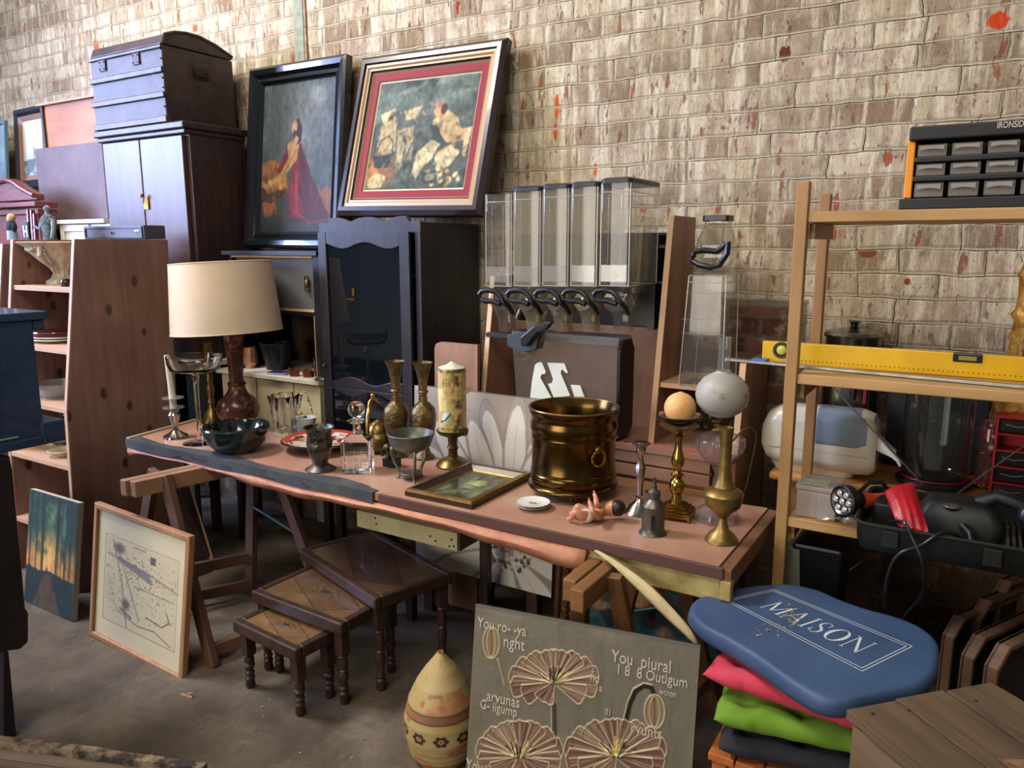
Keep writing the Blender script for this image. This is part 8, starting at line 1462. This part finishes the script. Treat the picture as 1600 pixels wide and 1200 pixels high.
for ch, w_ in wds:
    b = MB(); u0 = tu0+(tu1-tu0)*x/tot; u1 = tu0+(tu1-tu0)*(x+w_)/tot; G_ = lambda gx, gy: (u0+(u1-u0)*gx, tv0+(tv1-tv0)*gy)
    cw = (Q(u1, .5)-Q(u0, .5)).length
    if ch in glyph:
        for a, c_, t in glyph[ch][0]: qline(b, G_(*a), G_(*c_), t*cw*.95 if ch != 'I' else cw*.32)
        for s0, s1, y in glyph[ch][1]: qline(b, G_(s0, y), G_(s1, y), .0028)
    elif ch == 'O':
        for a in np.linspace(0, 2*math.pi, 33)[:-1]:
            a2 = a+2*math.pi/32; t0, t1 = .06+.13*abs(math.cos(a)), .06+.13*abs(math.cos(a2)); P_ = [G_(.5+.5*math.cos(a), .5+.52*math.sin(a)), G_(.5+.5*math.cos(a2), .5+.52*math.sin(a2)), G_(.5+(.5-t1)*math.cos(a2), .5+(.52-t1*.5)*math.sin(a2)), G_(.5+(.5-t0)*math.cos(a), .5+(.52-t0*.5)*math.sin(a))]; b.add([Q(*p) for p in P_], [(0, 1, 2, 3)])
    else:
        pts = [(.88, .78), (.80, .93), (.55, 1.01), (.28, .96), (.12, .80), (.18, .63), (.45, .53), (.72, .43), (.88, .28), (.82, .1), (.55, -.01), (.28, .03), (.1, .2)]; tw = [.05, .06, .05, .09, .14, .2, .24, .24, .2, .14, .06, .06, .05]
        for k in range(12): qline(b, G_(*pts[k]), G_(*pts[k+1]), (tw[k]+tw[k+1])/2*cw)
        qline(b, G_(.88, .7), G_(.88, .95), .0022); qline(b, G_(.1, .05), G_(.1, .3), .0022)
    b.build('letter', IN, T); x += w_+gap
b = MB(); rnd = random.Random(3)
for _ in range(46):
    g = rnd.random() < .65; px, py = (1238+rnd.gauss(0, 9), 962+rnd.gauss(0, 9)) if g else (1200+rnd.gauss(0, 12), 985+rnd.gauss(0, 8)); s_ = rnd.uniform(.8, 3.2); b.add([Q_ for Q_ in [Vector((p.x, p.y, BZ+.0010)) for p in [pz(px+s_*math.cos(a)*rnd.uniform(.5, 1.3), py+s_*.7*math.sin(a)*rnd.uniform(.5, 1.3), BZ) for a in (0, 1.2, 2.5, 3.8, 5)]]], [(0, 1, 2, 3, 4)])
o = b.build('worn_spots', mat('foam_spots', '#8f7e62', .9), T); o['kind'] = 'stuff'
# =====================================================================
# WEATHERED CRATE, TRAYS
# =====================================================================
CZ = .66; A_ = pz(1322, 1106, CZ); B2 = pz(1552, 1063, CZ); d = (B2-A_); ln = d.length; d.normalize(); e_ = Vector((d.y, -d.x, 0)); L2_ = .46
WW = wood('weathered_planks', '#3d2f22', '#655039', 'x', .9, .85, .6, knots=.10); WW2 = wood('weathered_side', '#4d3d2d', '#6f5a45', 'x', .9, .9, .6)
T = thing('weathered_crate', 'large weathered wooden crate with planked lid in the bottom right corner', 'crate', A_+d*ln/2+e_*L2_/2-Vector((0, 0, CZ))); T.rotation_euler.z = math.atan2(e_.y, e_.x)
w3 = ln/3; rnd = random.Random(4)
for i in range(3):
    y0_ = -ln/2+i*w3+.002; y1_ = y0_+w3-.006; zt = CZ-.002-.004*rnd.random(); n_ = 12; b = MB(); vs = []
    for k in range(n_+1):
        x = -L2_/2-.006*rnd.random()+(L2_+.01)*k/n_; ja, jb = rnd.uniform(-.002, .002), rnd.uniform(-.002, .002); z_ = zt+rnd.uniform(-.0015, .0015); vs += [(x, y0_+ja, z_-.022), (x, y1_+jb, z_-.022), (x, y1_+jb, z_), (x, y0_+ja, z_)]
    fs = [(3, 2, 1, 0), tuple(n_*4+q for q in range(4))]
    for k in range(n_): fs += [(k*4+q, k*4+(q+1) % 4, (k+1)*4+(q+1) % 4, (k+1)*4+q) for q in range(4)]
    b.add(vs, fs).build('lid_plank', WW, T, world=False, bevel=.002)
for (x0, y0_, x1, y1_) in ((-L2_/2+.01, -ln/2+.01, L2_/2-.01, -ln/2+.028), (-L2_/2+.01, ln/2-.028, L2_/2-.01, ln/2-.01), (-L2_/2+.01, -ln/2+.028, -L2_/2+.028, ln/2-.028), (L2_/2-.028, -ln/2+.028, L2_/2-.01, ln/2-.028)):
    for k in range(4): z0_ = .005+k*.158; MB().box((x0, y0_, z0_), (x1, y1_, z0_+.150)).build('side_plank', WW2, T, world=False, bevel=.003)
for sx in (-1, 1):
    for sy in (-1, 1): x, y = sx*(L2_/2-.05), sy*(ln/2-.05); MB().box((x-.02, y-.02, 0.002), (x+.02, y+.02, CZ-.03)).build('corner_post', WW2, T, world=False)
b = MB(); [b.ball((x, y, CZ-.001), .004, sz=.3, seg=8, rings=4) for x, y in ((-L2_/2+.03, -ln/2+.04), (-L2_/2+.04, -ln/2+.12), (-.02, ln/2-.06), (-L2_/2+.05, ln/2-.1), (.1, -.02))]; b.build('nail_heads', mat('rust_nail', '#33241a', .7, .3), T, world=False)
b = MB(); b.add([(-.02, -.03, CZ+.0005), (.14, -.035, CZ+.0005), (.15, .02, CZ+.0005), (.0, .025, CZ+.0005)], [(0, 1, 2, 3)])
b.build('faded_red_stencil', mat('faded_red', '#6d3f31', .9, 0, '#7d6650', 40, ramp=(.4, .55)), T, world=False)
TRm = wood('tray_wood', '#5f4430', '#83624a', 'x', 1, .7, .35); TRi = mat('tray_inside', '#1b1613', .8, 0, '#2a211b', 8)
def tray(px, py, z, ang, w_, label, lean=0.):
    c = pz(px, py, z); H_ = c.z+.045; dr = Vector((math.cos(ang), math.sin(ang), 0)); nr = Vector((dr.y, -dr.x, 0)); T = thing('wooden_tray', label, 'tray', Vector((c.x, c.y, 0))+dr*w_/2, 'octagonal trays stood on edge'); ch = .05
    pts = [(0, ch), (ch, 0), (w_-ch, 0), (w_, ch), (w_, H_-ch), (w_-ch, H_), (ch, H_), (0, H_-ch)]; g = Vector((c.x, c.y, .001))
    P3_ = lambda a, h, o: g+dr*a+Vector((0, 0, h))+nr*o
    MB().prism([P3_(a, h, -.008) for a, h in pts], nr*.006).build('panel', TRi, T)
    b = MB()
    for i in range(8): a, c2 = pts[i], pts[(i+1) % 8]; b.hexa([P3_(*a, -.012), P3_(*c2, -.012), P3_(*c2, .022), P3_(*a, .022)]+[P3_(a[0]+(w_/2-a[0])*.05, a[1]+(H_/2-a[1])*.05, -.012), P3_(c2[0]+(w_/2-c2[0])*.05, c2[1]+(H_/2-c2[1])*.05, -.012), P3_(c2[0]+(w_/2-c2[0])*.05, c2[1]+(H_/2-c2[1])*.05, .022), P3_(a[0]+(w_/2-a[0])*.05, a[1]+(H_/2-a[1])*.05, .022)])
    bb = b.build('rim', TRm, T); bb.modifiers.new('b', 'BEVEL').width = .002
A60 = math.radians(62)
tray(1478, 992, .50, A60, .40, 'leftmost of the dark wooden octagonal trays stood on edge by the crate')
tray(1520, 965, .53, A60, .36, 'tray with a clear gap left of it, second from the left behind the crate')
tray(1508, 1024, .52, A60, .40, 'tray standing closest to the crate lid edge, lower than its neighbours')
tray(1552, 934, .56, A60, .30, 'hindmost wooden octagonal tray, highest in the photo')
tray(1592, 922, .56, A60, .30, 'wooden octagonal tray cut off by the right photo edge')
tray(1545, 1040, .55, A60, .40, 'wooden octagonal tray nearest the camera, just behind the crate lid')
c = pz(1475, 1062, .4); b = MB(); c.z = 0; b.lathe([(0, .0), (.03, .0), (.032, .30), (.036, .44), (.033, .44), (.029, .30), (0, .02)], (c.x-.01, 2.06, 0), 24); solo(b, 'teal_bottle', mat('teal_plastic', '#12868c', .4), 'teal plastic container half hidden between blue foam and trays', 'container', smooth=True)
# =====================================================================
# BEHIND THE RIGHT TRESTLE: ORNATE FRAME, BROWN BOX; BOTTOM LEFT CRATE
# =====================================================================
Pk = Paint(150, 110, '#16343c', .7); Pk.mix('#2a6a6c', (Pk.noise(5)-.45)*4); Pk.mix('#a87a4c', np.clip((Pk.noise(4, 4)-.52)*8, 0, 1)*(Pk.v > .3)); Pk.mix('#7c2e28', np.clip((Pk.noise(9)-.66)*9, 0, 1)); Pk.mix('#0d1c22', np.clip((Pk.noise(7)-.55)*6, 0, 1)*.8); Pk.mix('#6f9a8a', np.clip((Pk.noise(11)-.68)*9, 0, 1))
GF = mat('ornate_gilt', '#7a5a26', .4, .5, '#34240f', 40, bump=.9, bs=70)
p0, n = leanplane(2.60, .0, 2.64, .62); n = n.normalized(); O = Vector((pz(872, 950, .0).x, 0, 0))
xl_ = pY(876, 900, 2.6).x; xr_ = -.62; O = Vector((xl_, 2.588, .56)); U = Vector((xr_-xl_, 0, 0)); V = Vector((0, -.045, -.555)); nn = V.cross(U).normalized()
T = thing('ornate_framed_painting', 'dark teal painting in a carved gilt frame on the floor behind the right trestle', 'picture', O+V+U/2)
frame('frame', O, U, V, [(0, 0), (0, .02), (.012, .03), (.028, .03), (.034, .018), (.042, .02), (.06, .024), (.07, .012), (.075, .012)], [mat('frame_redbrown', '#3a2015', .4, 0, '#54301e', 10), GF], T, [0, 0, 0, 0, 1, 1, 1, 1])
Pk.finish(1, .9, .2); Pk.mesh('picture', O+U.normalized()*.075+V.normalized()*.075+nn*.012, U-U.normalized()*.15, V-V.normalized()*.15, vmat('varnished_oil', .3, .35), T); MB().hexa([O+V, O+V+U, O+V+U+nn*.008, O+V+nn*.008, O, O+U, O+U+nn*.008, O+nn*.008]).build('backing', mat('backing_board', ''), T)
# bottom left crate
zc = .22; a0, a1 = pz(2, 1150, zc), pz(322, 1192, zc); d = (a1-a0).normalized(); e_ = Vector((d.y, -d.x, 0)); a0 = a0-d*.25; Lc = (a1-a0).length; ctr = a0+d*Lc/2+e_*.17; ctr.z = 0
T = thing('open_plank_crate', 'old grey plank crate at the bottom left corner of the photo', 'crate', ctr); T.rotation_euler.z = math.atan2(d.y, d.x); GW = wood('grey_planks', '#5a4d42', '#857667', 'x', 1., .9, .6, knots=.08)
MB().box((-Lc/2, .15, .0), (Lc/2, .17, zc-.004)).build('side_board', GW, T, world=False, bevel=.003); b = MB(); n_ = 24; vs = []
for k in range(n_+1): x = -Lc/2+Lc*k/n_; z_ = zc+random.uniform(-.003, .003); vs += [(x, .145+random.uniform(-.002, .002), zc-.02), (x, .176+random.uniform(-.002, .003), zc-.02), (x, .174, z_), (x, .147, z_)]
fs = [(3, 2, 1, 0), tuple(n_*4+q for q in range(4))]
for k in range(n_): fs += [(k*4+q, k*4+(q+1) % 4, (k+1)*4+(q+1) % 4, (k+1)*4+q) for q in range(4)]
b.add(vs, fs).build('dark_top_edge', mat('charred_edge', '#2b241f', .9, 0, '#7d6d58', 12, bump=.6, ramp=(.45, .6)), T, world=False)
MB().box((-Lc/2, -.17, .0), (Lc/2, -.15, zc-.03)).build('side_board', GW, T, world=False, bevel=.003)
for x in (-Lc/2, Lc/2-.02): MB().box((x, -.149, .0), (x+.02, .149, zc-.03)).build('end_board', GW, T, world=False, bevel=.003)
for k in range(3): MB().box((-Lc/2+.021, -.148+k*.10, zc-.075), (Lc/2-.021, -.148+k*.10+.094, zc-.055)).build('lid_board', GW, T, world=False, bevel=.002)
# small litter on the floor
b = MB(); rnd = random.Random(11)
for _ in range(44):
    p = pz(rnd.uniform(60, 700), rnd.uniform(900, 1180), 0); s_ = rnd.uniform(.0012, .0045); a = rnd.uniform(0, 6.28); M_ = Matrix.Translation((p.x, p.y, .0015)) @ Matrix.Rotation(a, 4, 'Z'); b.box((-s_*rnd.uniform(.6, 2.2), -s_, -.0015), (s_, s_, .002), M_)
o = solo(b, 'floor_litter', mat('litter', '#857a68', .9, 0, '#6d6152', 60), 'tiny pale chips and crumbs scattered over the concrete floor', 'litter'); o['kind'] = 'stuff'
p = pz(291, 1090, 0); b = MB(); b.bar((p.x-.03, p.y, .004), (p.x+.025, p.y+.006, .004), .006, .006); b.bar((p.x-.005, p.y+.003, .010), (p.x+.012, p.y+.02, .010), .005, .005); solo(b, 'wood_splinter', KNE, 'small pale wood splinter on the floor below the framed map', 'splinter')
